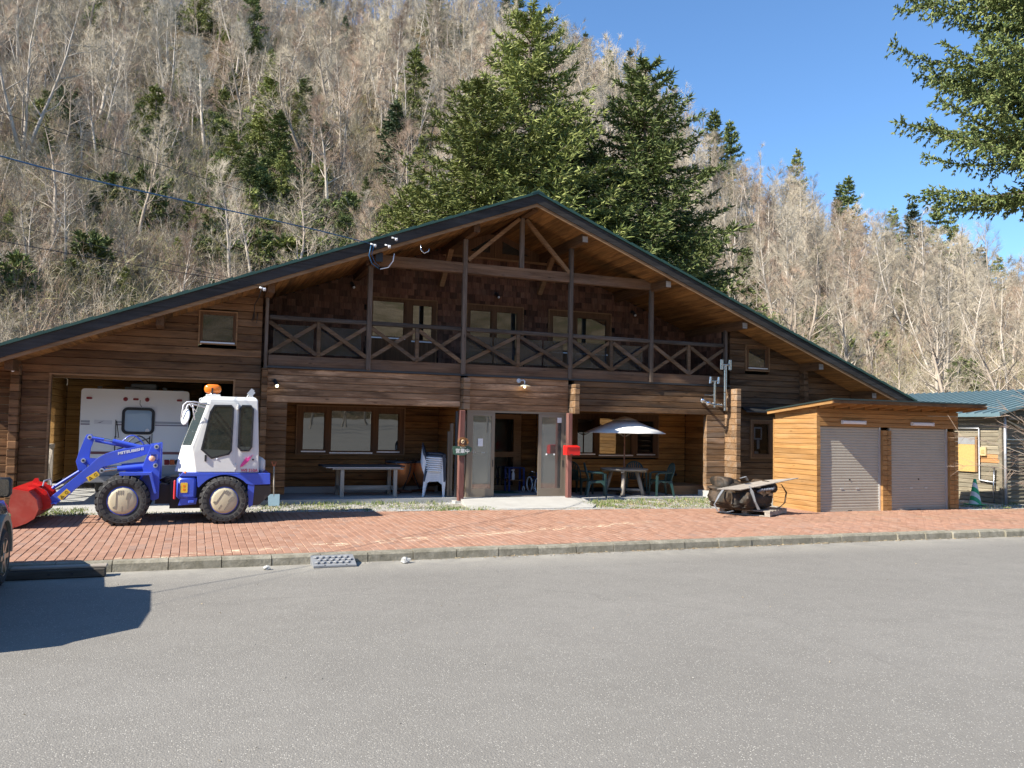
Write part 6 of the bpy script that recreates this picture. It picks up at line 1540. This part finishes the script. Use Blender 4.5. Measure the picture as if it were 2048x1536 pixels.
q = MB(); q.tube([(3.82,18.33,5.55),(4.0,18.3,5.60),(4.10,18.28,5.75),(4.12,18.26,5.92)], .012, 6)
tag(q.build('drop_cable', M_WHITEP, None, smooth=True), 'short white conduit loop beside the black purlin end', 'cable')
tag(MB().tube([(4.72,18.22,6.19),(4.72,18.2,6.05),(4.80,18.2,5.98),(4.90,18.2,6.03),(4.92,18.2,6.10)], .013, 8).build('wire_hook', M_STEEL, None, smooth=True), 'bright metal hook under the left barge board', 'hook')
q = MB(); q.tube([(1.25,18.16,4.85),(1.22,18.5,4.72),(1.18,19.1,4.65),(1.18,19.17,4.3)], .01, 6); q.tube([(1.18,19.16,4.5),(1.14,19.16,4.28),(1.24,19.16,4.25),(1.26,19.16,4.5)], .009, 6)
tag(q.build('drop_cable', M_BLACK, None, smooth=True), 'black cable loop on the planks above the garage window', 'cable')
# ------------------------------------------------------------------ trees
def bark_mat(name, c1, c2, var=.15):
    m, n, b = new_mat(name); v = coords(n, (3, 3, .8), True)
    col = ramp(n, noise(n, v, 2.2, 6, .7), [(.3, c1), (.65, c2)])
    L(n, vary(n, col, var), b.inputs['Base Color']); b.inputs['Roughness'].default_value = .9; b.inputs['Specular IOR Level'].default_value = .15; return m
def needle_mat(name, stops, var=.25):
    m, n, b = new_mat(name); g = N(n, 'ShaderNodeNewGeometry').outputs['Random Per Island']
    col = ramp(n, g, stops); col = vary(n, col, var)
    L(n, col, b.inputs['Base Color']); b.inputs['Roughness'].default_value = .7; b.inputs['Specular IOR Level'].default_value = .2
    return m
M_BARKW = bark_mat('pale_bark', (.33,.285,.235), (.56,.50,.43)); M_BARKG = bark_mat('gray_bark', (.25,.205,.16), (.44,.375,.31)); M_BARKS = bark_mat('spruce_bark', (.10,.075,.06), (.22,.18,.15))
M_TWIG = bark_mat('tan_twigs', (.30,.255,.19), (.47,.41,.315), .3); M_TWIGR = bark_mat('reddish_twigs', (.29,.205,.15), (.44,.33,.25), .25); M_TWIGP = bark_mat('pale_twigs', (.34,.295,.23), (.50,.445,.36), .25)
M_NEED = needle_mat('spruce_needles', [(0, (.06,.09,.03)), (.5, (.125,.16,.052)), (1, (.22,.245,.09))]); M_NEEDY = needle_mat('sunny_needles', [(0, (.10,.13,.036)), (.5, (.20,.23,.068)), (1, (.32,.335,.12))]); M_NEEDD = needle_mat('dark_needles', [(0, (.035,.058,.032)), (.5, (.07,.10,.05)), (1, (.115,.15,.07))])

def rvec(r, s=1.0): return Vector((r.gauss(0, s), r.gauss(0, s), r.gauss(0, s)))
def tri_twig(mb, p, d, ln, w_):
    s_ = d.cross(Vector((.3, -1, .2))).normalized()*w_; n = len(mb.v)
    q = p+d*ln
    mb.v += [tuple(p-s_), tuple(p+s_), tuple(q)]; mb.f.append((n, n+1, n+2))
def gen_bare(seed, h=10.0, spread=.34, first=.25, nb=20, lean=0.0, up=.7, wiggle=.05, forks=1, twigw=.011):
    r = random.Random(seed); T = MB(); C = MB()
    for f_ in range(forks):
        ang = r.uniform(0, 2*pi); out = (.10+.12*r.random())*(1 if forks > 1 else 0)
        pts = []; p = Vector((0, 0, -.3)); d = Vector((cos(ang)*out+lean, sin(ang)*out, 1)).normalized(); seg = 9; hh = h*r.uniform(.85, 1.0)
        rad = []; r0 = h*.0125*(.8 if forks > 1 else 1)
        for i in range(seg+1):
            pts.append(p.copy()); rad.append(max(.012, r0*(1-i/seg)**.9+.008)); d = (d+rvec(r, wiggle)+Vector((0, 0, .04))).normalized(); p = p+d*(hh/seg)
        T.tube(pts, rad, 6, False)
        for k in range(nb):
            t = first+(1-first)*(k+r.random())/nb; i = min(seg-1, int(t*seg)); u = t*seg-i
            b0 = pts[i].lerp(pts[i+1], u); a = r.uniform(0, 2*pi); L_ = h*spread*(1.05-t)**.6*r.uniform(.7, 1.2)
            d = Vector((cos(a), sin(a), up*r.uniform(.6, 1.5))).normalized(); q = b0.copy(); bp = []; br = []; bs = 5; rr = max(.012, rad[i]*.45)
            for s_ in range(bs+1):
                bp.append(q.copy()); br.append(rr*(1-s_/bs)+.006); d = (d+rvec(r, .13)+Vector((0, 0, .10))).normalized(); q = q+d*(L_/bs)
            T.tube(bp, br, 4, False)
            for m_ in range(7):
                t2 = .2+.8*(m_+r.random())/7; i2 = min(bs-1, int(t2*bs)); c0_ = bp[i2].lerp(bp[i2+1], t2*bs-i2)
                d2 = ((bp[i2+1]-bp[i2]).normalized()+rvec(r, .5)+Vector((0, 0, .25))).normalized(); l2 = L_*.38*r.uniform(.6, 1.2)*(1.15-t2*.5)
                c1 = c0_+d2*l2*.5; d3 = (d2+rvec(r, .2)+Vector((0, 0, .12))).normalized(); c2 = c1+d3*l2*.5
                (T if m_ % 2 else C).tube([c0_, c1, c2], [.015, .011, .004], 3, False)
                for w_ in range(8):
                    t3 = r.uniform(.15, 1); s0 = c0_.lerp(c1, t3*2) if t3 < .5 else c1.lerp(c2, t3*2-1)
                    d4 = (d3+rvec(r, .5)+Vector((0, 0, .15))).normalized(); l4 = h*.055*r.uniform(.5, 1.3); tri_twig(C, s0, d4, l4, twigw*.55)
                    for e in range(1): tri_twig(C, s0+d4*l4*r.uniform(.2, .8), (d4+rvec(r, .5)).normalized(), l4*.6, twigw*.45)
    return T, C
def gen_bush(seed, h=2.0):
    r = random.Random(seed); C = MB()
    for k in range(9):
        a = r.uniform(0, 2*pi); d = Vector((cos(a)*r.uniform(.1, .6), sin(a)*r.uniform(.1, .6), 1)).normalized(); p = Vector((r.gauss(0, .15), r.gauss(0, .15), -.1)); pts = [p.copy()]
        for i in range(4): d = (d+rvec(r, .12)).normalized(); p = p+d*h*r.uniform(.18, .3); pts.append(p.copy())
        C.tube(pts, [.014, .012, .009, .006, .003], 3, False)
        for m_ in range(9):
            i = r.randint(0, 3); s0 = pts[i].lerp(pts[i+1], r.random()); d2 = (d+rvec(r, .55)).normalized(); l2 = h*.28*r.uniform(.5, 1.2)
            tri_twig(C, s0, d2, l2, .007)
            for e in range(3): tri_twig(C, s0+d2*l2*r.uniform(.2, .9), (d2+rvec(r, .5)).normalized(), l2*.55, .005)
    return C
def tuft(mb, p, d, ln, w_, r, k=3):
    """a few needle-clad shoots pointing along d"""
    n0 = len(mb.v)
    for i in range(k):
        dd = (d+rvec(r, .42)).normalized(); s_ = dd.cross(rvec(r, 1)).normalized()*w_; u_ = dd.cross(s_); l_ = ln*r.uniform(.65, 1.2); n = len(mb.v)
        m_ = p+dd*l_*.4
        mb.v += [tuple(p), tuple(m_+s_), tuple(m_-s_*.5+u_*.87), tuple(m_-s_*.5-u_*.87), tuple(p+dd*l_)]
        mb.f += [(n, n+2, n+1), (n, n+3, n+2), (n, n+1, n+3), (n+4, n+1, n+2), (n+4, n+2, n+3), (n+4, n+3, n+1)]
def gen_spruce(seed, h=10.0, rmax=.19, whorls=26, nb=7, steps=9, ln=.34, w_=.07, first=.06, k=3, droop=.25, gaps=.08, power=.85, side=.42, bare_in=.12, zlo=0.0, arc=None, uptip=.5, roll=.25, hang=0.0):
    r = random.Random(seed); T = MB(); C = MB()
    pts = [Vector((0.05*sin(i*1.3), .05*cos(i*1.7), h*i/8-.2)) for i in range(9)]; pts[0].z = -.6
    T.tube(pts, [h*.0135*(1-i/8.2)+.01 for i in range(9)], 8, False)
    for wv in range(whorls):
        t = first+(1-first)*(wv+r.uniform(-.3, .3))/whorls
        if t*h < zlo or t > .995: continue
        n_ = nb if t < .9 else max(3, nb-3)
        for b_ in range(n_):
            if r.random() < gaps: continue
            a = 2*pi*(b_+r.uniform(-.4, .4))/n_+wv*.7
            if arc and not (arc[0] < (a % (2*pi)) < arc[1]): continue
            L_ = h*rmax*((1-t)**power)*r.uniform(.62, 1.14)+.12*h/10
            if t < .16: L_ *= .75+t*1.5
            d = Vector((cos(a), sin(a), .12-droop*(1-t)*r.uniform(.6, 1.3)+.55*max(0, t-.7)*2)).normalized(); p = Vector((0, 0, t*h)); bp = [p.copy()]; S_ = max(4, int(steps*(.45+.55*L_/(h*rmax))))
            for s_ in range(S_):
                d = (d+rvec(r, .05)+Vector((0, 0, uptip*2.0/S_*(s_/S_)))).normalized(); p = p+d*(L_/S_); bp.append(p.copy())
            T.tube(bp, [max(.006, .018*h/10*(1-i/len(bp))) for i in range(len(bp))], 3, False)
            for s_ in range(1, len(bp)):
                f_ = s_/S_
                if f_ < bare_in*r.uniform(.5, 1.6): continue
                ax = (bp[s_]-bp[s_-1]).normalized(); sd = ax.cross(Vector((0, 0, 1))).normalized(); rl = r.gauss(0, roll); sd = sd*cos(rl)+ax.cross(sd)*sin(rl)
                wl = L_*side*(1-f_*.72)*r.uniform(.6, 1.15)
                for sg in (-1, 1):
                    ns = max(1, int(wl/(ln*.62)))
                    q = bp[s_].copy(); dd = (ax*r.uniform(.5, 1.0)+sd*sg+Vector((0, 0, -.12-hang*r.random()))).normalized()
                    for e in range(ns):
                        tuft(C, q, (dd+Vector((0, 0, r.uniform(-.35, .25)))).normalized(), ln, w_, r, k); q = q+dd*(wl/ns)+Vector((0, 0, -.03*ln))
                tuft(C, bp[s_], (ax+Vector((0, 0, .2))).normalized(), ln*1.05, w_, r, k)
    for e in range(6): tuft(C, Vector((0, 0, h*(.93+.012*e))), Vector((0, 0, 1)), ln, w_, r, 3)
    return T, C
def proto(name, T, C, mt, mc):
    """two meshes shared by every tree of the kind"""
    a = bpy.data.meshes.new(name+'_trunk'); a.from_pydata(T.v, [], T.f); a.materials.append(mt); a.shade_smooth()
    b = bpy.data.meshes.new(name+'_crown'); b.from_pydata(C.v, [], C.f); b.materials.append(mc)
    return a, b
def plant_tree(kind, name, pr, x, y, z, h, h0, label, cat, group, rz=None, tilt=0.0, wide=1.0):
    t = thing(name, label, cat, (x, y, z), group); s_ = h/h0
    t.rotation_euler = (rnd.gauss(0, tilt), rnd.gauss(0, tilt), rnd.uniform(0, 2*pi) if rz is None else rz); t.scale = (s_*wide, s_*wide, s_)
    for nm, me in (('trunk', pr[0]), ('crown', pr[1])):
        o = bpy.data.objects.new(nm, me); COL.objects.link(o); o.parent = t
    return t

BARE = [proto('bare_a', *gen_bare(1, spread=.30, nb=22), M_BARKG, M_TWIG), proto('bare_b', *gen_bare(2, spread=.36, nb=20, first=.2, up=.5), M_BARKG, M_TWIGR),
        proto('bare_c', *gen_bare(3, spread=.26, nb=24, first=.35, up=1.0), M_BARKW, M_TWIGP), proto('bare_d', *gen_bare(4, spread=.30, nb=11, forks=3, first=.25, up=.8), M_BARKW, M_TWIG),
        proto('bare_e', *gen_bare(5, spread=.40, nb=18, first=.3, up=.45, wiggle=.08), M_BARKG, M_TWIG), proto('bare_f', *gen_bare(6, spread=.22, nb=24, first=.4, up=1.2, wiggle=.035), M_BARKW, M_TWIGR)]
SPR = [proto('spruce_a', *gen_spruce(11, rmax=.25, whorls=19, gaps=.18, w_=.055, ln=.40, k=2), M_BARKS, M_NEED), proto('spruce_b', *gen_spruce(12, rmax=.29, whorls=17, gaps=.2, w_=.055, ln=.40, k=2), M_BARKS, M_NEEDY), proto('spruce_c', *gen_spruce(13, rmax=.22, whorls=20, droop=.4, gaps=.18, w_=.055, ln=.40, k=2), M_BARKS, M_NEEDD)]

# big spruces right behind the roof
BIG1 = proto('big_spruce_a', *gen_spruce(21, h=22, rmax=.315, whorls=50, nb=8, steps=17, ln=.34, w_=.034, gaps=.16, droop=.34, k=3, zlo=5, side=.34, power=.66), M_BARKS, M_NEEDY)
BIG2 = proto('big_spruce_b', *gen_spruce(22, h=20, rmax=.30, whorls=46, nb=8, steps=16, ln=.34, w_=.034, gaps=.16, droop=.36, k=3, zlo=5, side=.34, power=.64), M_BARKS, M_NEED)
GB = 'big spruces right behind the roof ridge'
plant_tree('s', 'spruce_tree', BIG1, 14.5, 36.0, .15, 22.1, 22, 'tallest yellow green spruce rising behind the roof ridge', 'spruce', GB, .3, 0, 1.12)
plant_tree('s', 'spruce_tree', BIG1, 11.6, 35.0, .15, 17.6, 22, 'shorter sunny spruce on the left flank of the tallest one behind the ridge', 'spruce', GB, 2.2, 0, 1.35)
plant_tree('s', 'spruce_tree', BIG2, 20.9, 36.0, .15, 20.5, 20, 'dark broad spruce behind the right slope of the lodge roof', 'spruce', GB, 1.1, 0, 1.25)
plant_tree('s', 'spruce_tree', BIG2, 17.7, 38.5, .15, 18.8, 20, 'spruce in the gap between the tallest spruce and the dark broad one', 'spruce', GB, 4.0, 0, 1.3)
plant_tree('s', 'spruce_tree', BIG2, 24.2, 37.0, .15, 13.5, 20, 'low spruce at the right foot of the dark broad spruce', 'spruce', GB, 5.2, 0, 1.2)
plant_tree('s', 'spruce_tree', BIG1, 9.6, 38.5, .15, 13.5, 22, 'low bushy spruce at the left end of the clump behind the ridge', 'spruce', GB, 3.1, 0, 1.2)

CON = [(-15.1,129.6,12.2),(-1.4,148.0,12.0),(-0.8,61.0,3.9),(36.6,161.9,6.3),(44.3,164.1,12.1),(67.1,183.1,12.7),(69.6,181.1,15.1),(78.3,174.2,12.5),(88.1,159.2,14.6),(90.2,155.7,15.3),(85.2,164.2,12.2),(82.0,169.2,12.9),(3.7,70.4,5.8),(6.0,85.3,9.1),(-9.8,74.4,4.9),(-10.9,68.1,3.3),(2.1,74.5,6.1),(-11.6,67.0,1.8),(13.6,72.2,3.3),(18.9,73.6,7.0),(24.7,157.1,7.7),(92.8,127.9,17.3),(119.2,141.5,16.2),(127.2,137.1,12.9),(127.9,135.0,15.2),(132.9,128.7,13.2),(135.0,125.0,16.3),(137.0,121.4,18.4),(138.7,119.4,17.5),(140.9,115.2,13.4),(140.4,117.4,14.4),(143.0,112.6,12.5),(144.5,110.7,10.3),(91.2,130.3,17.0),(20.2,83.1,12.6),(17.6,78.5,8.8),(6.1,129.9,13.8),(6.2,71.2,5.9),(-4.7,50.8,1.8),(-5.6,50.7,1.9),(-1.4,56.5,2.6),(24.1,190.5,13.9),(68.2,129.1,9.9),(-10.2,53.5,2.8),(-11.6,79.1,4.7),(45.4,65.8,6.2),(-3.8,50.4,2.8),(0.7,52.0,2.4)]
ORD = ['leftmost', 'second from the left', 'third from the left', 'fourth from the left', 'fifth from the left', 'sixth from the left', 'seventh from the left', 'eighth from the left', 'ninth from the left', 'tenth from the left', 'eleventh from the left', 'twelfth from the left', 'thirteenth from the left', 'fourteenth from the left', 'fifteenth from the left']
def con_group(x, y):
    th = math.degrees(atan2(x, y)); r = hypot(x, y)
    if (x, y) == (-.8, 61.0): return None
    if r < 60: return 'young conifers above the left roof edge'
    if r < 100: return 'conifers halfway up the hill'
    return 'conifers along the hilltop' if th < 24 else ('conifers on the falling skyline' if th < 37 else 'conifers on the low skyline')
RANK = {}
for x, y, h in sorted(CON, key=lambda q: atan2(q[0], q[1])):
    g = con_group(x, y); RANK.setdefault(g, []).append((x, y))
for i, (x, y, h) in enumerate(CON):
    th = math.degrees(atan2(x, y)); r = hypot(x, y); pr_ = SPR[i % 3]
    if (x, y) == (-.8, 61.0): lab, g = 'small bushy spruce standing alone on the slope above the left roof', None; pr_ = SPR[1]
    elif r < 60: lab, g = 'low young conifer in the brush just above the left roof edge', 'young conifers above the left roof edge'
    elif r < 100: lab, g = 'dark conifer among the bare trees halfway up the hill', 'conifers halfway up the hill'
    elif th < 24: lab, g = 'conifer near the top of the hill, left of the sky', 'conifers along the hilltop'
    elif th < 37: lab, g = 'conifer on the falling skyline right of the tallest spruce', 'conifers on the falling skyline'
    else: lab, g = 'dark pointed conifer on the low skyline below the overhanging branches', 'conifers on the low skyline'
    g = con_group(x, y)
    if g: lab = '%s of the %s' % (ORD[RANK[g].index((x, y))], g)
    plant_tree('s', 'conifer_tree', pr_, x, y, hill_z(x, y), h, 10, lab, 'conifer', g, None, .02, rnd.uniform(1.05, 1.5) if r < 100 else rnd.uniform(.9, 1.25))

# more young conifers in the shade between the bare trees
rc_ = random.Random(5)
EXTRA = [(6.5,78.0,7.0),(8.6,84.0,8.0),(9.8,92.0,8.5),(7.4,96.0,9.0),(10.6,79.5,6.0),(8.0,104.0,9.0)]
while len(EXTRA) < 20:
    th = radians(rc_.uniform(-13, 33) if rc_.random() < .75 else rc_.uniform(33, 52)); r = rc_.uniform(52, 165); x, y = r*sin(th), r*cos(th)
    if r > lerp(RC, math.degrees(th))-5 or any(hypot(x-a, y-b_) < 4 for a, b_, *_ in CON+EXTRA): continue
    EXTRA.append((x, y, rc_.uniform(3.5, 8.5)*(.6+.4*min(1, (r-45)/60))))
for x, y, h in EXTRA:
    r = hypot(x, y); z_ = 'on the lower slope' if r < 80 else ('on the middle slope' if r < 120 else 'on the upper slope')
    plant_tree('s', 'conifer_tree', SPR[rc_.randrange(3)], x, y, hill_z(x, y), h, 10, 'dark green conifer half hidden by bare trees '+z_, 'conifer', 'conifers half hidden by bare trees '+z_, None, .03, rc_.uniform(1.0, 1.5))

# bare trees: those that show largest stand alone, the rest is one wood
SPEC = [(-12.3,68.4,15.5,3,'big pale many-stemmed bare tree at the upper left of the hill'),(43.6,53.5,10.5,3,'pale bare tree with crooked limbs behind the right roof slope'),(49.5,43.6,9.2,2,'tall pale bare tree above the cottage roof'),(40.6,48.2,9.4,4,'wide gray bare tree above the right roof end'),(23.5,82,9.3,0,'gray bare tree left of the spruces behind the ridge'),(9.2,76.4,9.5,5,'slim pale bare tree in the dark hollow of the hill')]
pts_all = []
rt_ = random.Random(99)
def far_ok(x, y):
    if hypot(x-16, y-36) < 7: return False
    return not any(hypot(x-a, y-b_) < 1.6 for a, b_, *_ in CON+EXTRA)
tries = 0
while len(pts_all) < 2050 and tries < 60000:
    tries += 1
    th = radians(rt_.uniform(-16, 60)); r = sqrt(rt_.uniform(41**2, 222**2)); x, y = r*sin(th), r*cos(th)
    rc = lerp(RC, math.degrees(th))
    if r > rc+8 or r < lerp(R0, math.degrees(th))+1.5: continue
    if not far_ok(x, y): continue
    dark = hypot((x-8)/9, (y-88)/30) < 1
    if dark and rt_.random() < .3: continue
    h = min(15, 5.5+rt_.expovariate(1/3.6))*(.6+.4*min(1, (r-40)/55))
    pts_all.append((x, y, h))
for x, y, h, k, lab in SPEC: plant_tree('b', 'bare_tree', BARE[k], x, y, hill_z(x, y), h, 10, lab, 'bare tree', None, None, .04)
pts_all.sort(key=lambda q: -q[2]/hypot(q[0], q[1]))
def blab(x, y):
    th = math.degrees(atan2(x, y)); r = hypot(x, y)
    if th < 4: z_ = 'above the left roof slope' if r < 75 else ('on the upper left of the hill' if r > 120 else 'on the middle of the hill above the garage')
    elif th < 16: z_ = 'on the slope above the blue cable end' if r < 80 else 'on the upper hill left of the spruces'
    elif th < 30: z_ = 'on the slope behind the big spruces' if r < 110 else 'near the skyline beside the tallest spruce'
    elif th < 42: z_ = 'on the slope above the right roof slope'
    else: z_ = 'in the thicket above the shed and cottage'
    return z_
KN = ['gray', 'reddish', 'pale slim', 'pale forked', 'wide gray', 'slim reddish']
for i, (x, y, h) in enumerate(pts_all[:288]):
    k = rt_.randrange(6); z_ = blab(x, y)
    plant_tree('b', 'bare_tree', BARE[k], x, y, hill_z(x, y)-.1, h, 10, '%s bare tree %s' % (KN[k], z_), 'bare tree', '%s bare trees %s' % (KN[k], z_), None, .085, rnd.uniform(.85, 1.3))
def scatter(name, pts, sources, kind_label=None, sc0=10.0):
    """one object of many small trees: the points carry turn, size and kind"""
    me = bpy.data.meshes.new(name); me.from_pydata([(p[0], p[1], p[2]) for p in pts], [], [])
    for nm_, ty_ in (('turn', 'FLOAT_VECTOR'), ('size', 'FLOAT_VECTOR'), ('kind_id', 'INT')): me.attributes.new(nm_, ty_, 'POINT')
    a, s_, k_ = me.attributes['turn'], me.attributes['size'], me.attributes['kind_id']
    rr = random.Random(len(pts))
    for i, p in enumerate(pts):
        a.data[i].vector = (rr.gauss(0, .09), rr.gauss(0, .09), rr.uniform(0, 2*pi)); w_ = rr.uniform(.85, 1.25); s_.data[i].vector = (p[3]/sc0*w_, p[3]/sc0*w_, p[3]/sc0); k_.data[i].value = rr.randrange(len(sources))
    o = bpy.data.objects.new(name, me); COL.objects.link(o); stuff(o)
    col = bpy.data.collections.new(name+'_kinds')
    for i, meshes in enumerate(sources):
        V = MB(); mats = []
        nm = '%s_kind_%d' % (name, i); jm = bpy.data.meshes.new(nm); vs, fs, mi = [], [], []
        for q, m in enumerate(meshes):
            n = len(vs); vs += [tuple(v.co) for v in m.vertices]; fs += [tuple(j+n for j in p.vertices) for p in m.polygons]; mi += [q]*len(m.polygons); jm.materials.append(m.materials[0])
        jm.from_pydata(vs, [], fs); jm.polygons.foreach_set('material_index', mi); jm.update()
        col.objects.link(bpy.data.objects.new(nm, jm))
    ng = bpy.data.node_groups.new(name+'_scatter', 'GeometryNodeTree')
    ng.interface.new_socket('Geometry', in_out='INPUT', socket_type='NodeSocketGeometry'); ng.interface.new_socket('Geometry', in_out='OUTPUT', socket_type='NodeSocketGeometry')
    gi = ng.nodes.new('NodeGroupInput'); go = ng.nodes.new('NodeGroupOutput'); ip = ng.nodes.new('GeometryNodeInstanceOnPoints'); ci = ng.nodes.new('GeometryNodeCollectionInfo')
    ci.inputs['Collection'].default_value = col; ci.inputs['Separate Children'].default_value = True; ci.inputs['Reset Children'].default_value = True
    def attr(nm, ty):
        x_ = ng.nodes.new('GeometryNodeInputNamedAttribute'); x_.data_type = ty; x_.inputs[0].default_value = nm; return x_.outputs[0]
    ng.links.new(gi.outputs[0], ip.inputs['Points']); ng.links.new(ci.outputs[0], ip.inputs['Instance']); ip.inputs['Pick Instance'].default_value = True
    ng.links.new(attr('kind_id', 'INT'), ip.inputs['Instance Index']); ng.links.new(attr('turn', 'FLOAT_VECTOR'), ip.inputs['Rotation']); ng.links.new(attr('size', 'FLOAT_VECTOR'), ip.inputs['Scale'])
    ng.links.new(ip.outputs[0], go.inputs[0])
    md = o.modifiers.new('scatter', 'NODES'); md.node_group = ng
    return o
scatter('bare_woodland', [(x, y, hill_z(x, y)-.1, h) for x, y, h in pts_all[288:]], BARE)
BUSH = []
M_BUD = bark_mat('budding_twigs', (.25,.225,.11), (.38,.36,.18), .25)
for sd_, m in ((31, M_TWIG), (32, M_TWIGR), (33, M_TWIGP), (34, M_BUD)):
    me = bpy.data.meshes.new('brush_%d' % sd_); q = gen_bush(sd_); me.from_pydata(q.v, [], q.f); me.materials.append(m); BUSH.append((me,))
bp_ = []
while len(bp_) < 8500:
    th = radians(rt_.uniform(-16, 60)); r = 39+abs(rt_.gauss(0, 1))*34 if rt_.random() < .6 else rt_.uniform(40, 190); x, y = r*sin(th), r*cos(th)
    if r > lerp(RC, math.degrees(th))+4 or r < lerp(R0, math.degrees(th))-1: continue
    bp_.append((x, y, hill_z(x, y)-.05, rt_.uniform(1.3, 3.0)))
scatter('brushwood', bp_, BUSH, sc0=2.0)
# evergreen undergrowth in drifts
LOWG = []
for sd_, m in ((61, M_NEED), (62, M_NEED), (63, M_NEEDY)):
    q = gen_spruce(sd_, h=2.4, rmax=.42, whorls=7, nb=6, steps=5, ln=.34, w_=.05, gaps=.2, droop=.2, k=3, power=.4, first=.1)
    me = bpy.data.meshes.new('low_green_%d' % sd_); me.from_pydata(q[1].v, [], q[1].f); me.materials.append(m); LOWG.append((me,))
ug = []
while len(ug) < 520:
    th = radians(rt_.uniform(-15, 56)); r = rt_.uniform(42, 185); x, y = r*sin(th), r*cos(th)
    if r > lerp(RC, math.degrees(th))-2 or r < lerp(R0, math.degrees(th))+2: continue
    n_ = sin(x*.16+1.3)+sin(y*.13-.4)+sin((x+y)*.09)+.8*sin(x*.41)*sin(y*.37)
    if n_ < (.9 if th < radians(25) else 1.5) and rt_.random() > .04: continue
    ug.append((x, y, hill_z(x, y)-.1, rt_.uniform(1.2, 3.6)))
scatter('evergreen_undergrowth', ug, LOWG, sc0=2.4)
ob_ = []
for i in range(420):
    th = radians(rt_.uniform(120, 250)); r = rt_.uniform(116, 200); x, y = r*sin(th), r*cos(th); u = (r-112)/133
    ob_.append((x, y, max(-.05, 30*u*(1+.25*sin(math.degrees(th)*.11))+1.5*sin(x*.07)+1.2*sin(y*.09)), rt_.uniform(7, 12)))
for i in range(60):
    x = rt_.uniform(-30, 34); y = -rt_.uniform(44, 80)
    if 2 < x < 9: continue
    ob_.append((x, y, max(0, (-y-6)*.03125), rt_.uniform(5, 10)))
scatter('opposite_woodland', ob_, BARE[:3])

# spruce whose branches hang into the upper right corner
OV = gen_spruce(41, h=21, rmax=.285, whorls=74, nb=14, steps=42, ln=.135, w_=.021, gaps=.3, droop=.22, k=4, zlo=7.9, side=.21, power=.36, bare_in=.06, arc=(radians(105), radians(290)), uptip=.5, roll=.8, hang=.9)
t = thing('spruce_tree', 'near spruce at the right whose branches hang in from the upper right corner', 'spruce', (20.9, 13.4, .15))
for nm, q, m in (('trunk', OV[0], M_BARKS), ('crown', OV[1], M_NEED)):
    me = bpy.data.meshes.new('near_spruce_'+nm); me.from_pydata(q.v, [], q.f); me.materials.append(m); o = bpy.data.objects.new(nm, me); COL.objects.link(o); o.parent = t
# bare shrub and yew at the right edge
def arching_shrub(name, lab, base, n, seed, tgt, mtw, cat='shrub'):
    r = random.Random(seed); t = thing(name, lab, cat, base); C = MB(); T = MB()
    for k in range(n):
        d = Vector((tgt[0]+r.gauss(0, .35), tgt[1]+r.gauss(0, .35), tgt[2]+r.gauss(0, .4))).normalized(); p = Vector((r.gauss(0, .12), r.gauss(0, .12), 0)); pts = [p.copy()]; L_ = r.uniform(2.4, 4.6)
        for i in range(7): d = (d+rvec(r, .09)+Vector((-.05, 0, -.06))).normalized(); p = p+d*L_/7; pts.append(p.copy())
        T.tube(pts, [.013*(1-i/8)+.002 for i in range(8)], 5, False)
        for m_ in range(20):
            i = r.randint(3, 6); s0 = pts[i].lerp(pts[i+1], r.random()); d2 = (d+rvec(r, .6)).normalized(); l2 = r.uniform(.2, .6); s1 = s0+d2*l2
            C.tube([s0, s1], [.004, .002], 3, False)
            for e in range(6): tri_twig(C, s0.lerp(s1, r.random()), (d2+rvec(r, .6)).normalized(), r.uniform(.06, .2), .002)
    for nm, q, m in (('stems', T, M_BARKG), ('twigs', C, mtw)):
        me = bpy.data.meshes.new(nm); me.from_pydata(q.v, [], q.f); me.materials.append(m); o = bpy.data.objects.new(nm, me); COL.objects.link(o); o.parent = t
arching_shrub('bare_shrub', 'bare reddish shrub arching in from the right edge before the cottage', (19.15, 12.4, .17), 14, 5, (-.42, .1, 1.0), M_TWIGR)
yw = gen_spruce(51, h=4.6, rmax=.34, whorls=11, nb=7, steps=9, ln=.17, w_=.03, gaps=.25, droop=.25, k=3, power=.45, side=.3, first=.3)
t = thing('yew_tree', 'sparse green yew with drooping sprays at the right edge', 'yew', (22.6, 14.6, .17))
for nm, q, m in (('trunk', yw[0], M_BARKS), ('crown', yw[1], M_NEEDY)):
    me = bpy.data.meshes.new('yew_'+nm); me.from_pydata(q.v, [], q.f); me.materials.append(m); o = bpy.data.objects.new(nm, me); COL.objects.link(o); o.parent = t
q = MB(); q.tube([(18.7,12.9,.22),(19.3,12.6,.20),(19.9,12.2,.20),(20.5,11.9,.05)], .018, 6); q.tube([(19.3,12.6,.2),(19.9,12.7,.25),(20.6,12.6,.22)], .010, 5); q.tube([(19.7,12.35,.2),(20.1,11.9,.10),(20.3,11.6,.04)], .008, 5)
tag(q.build('fallen_branch', M_BARKW, None), 'thin pale branch fallen across the kerb at the right', 'branch')
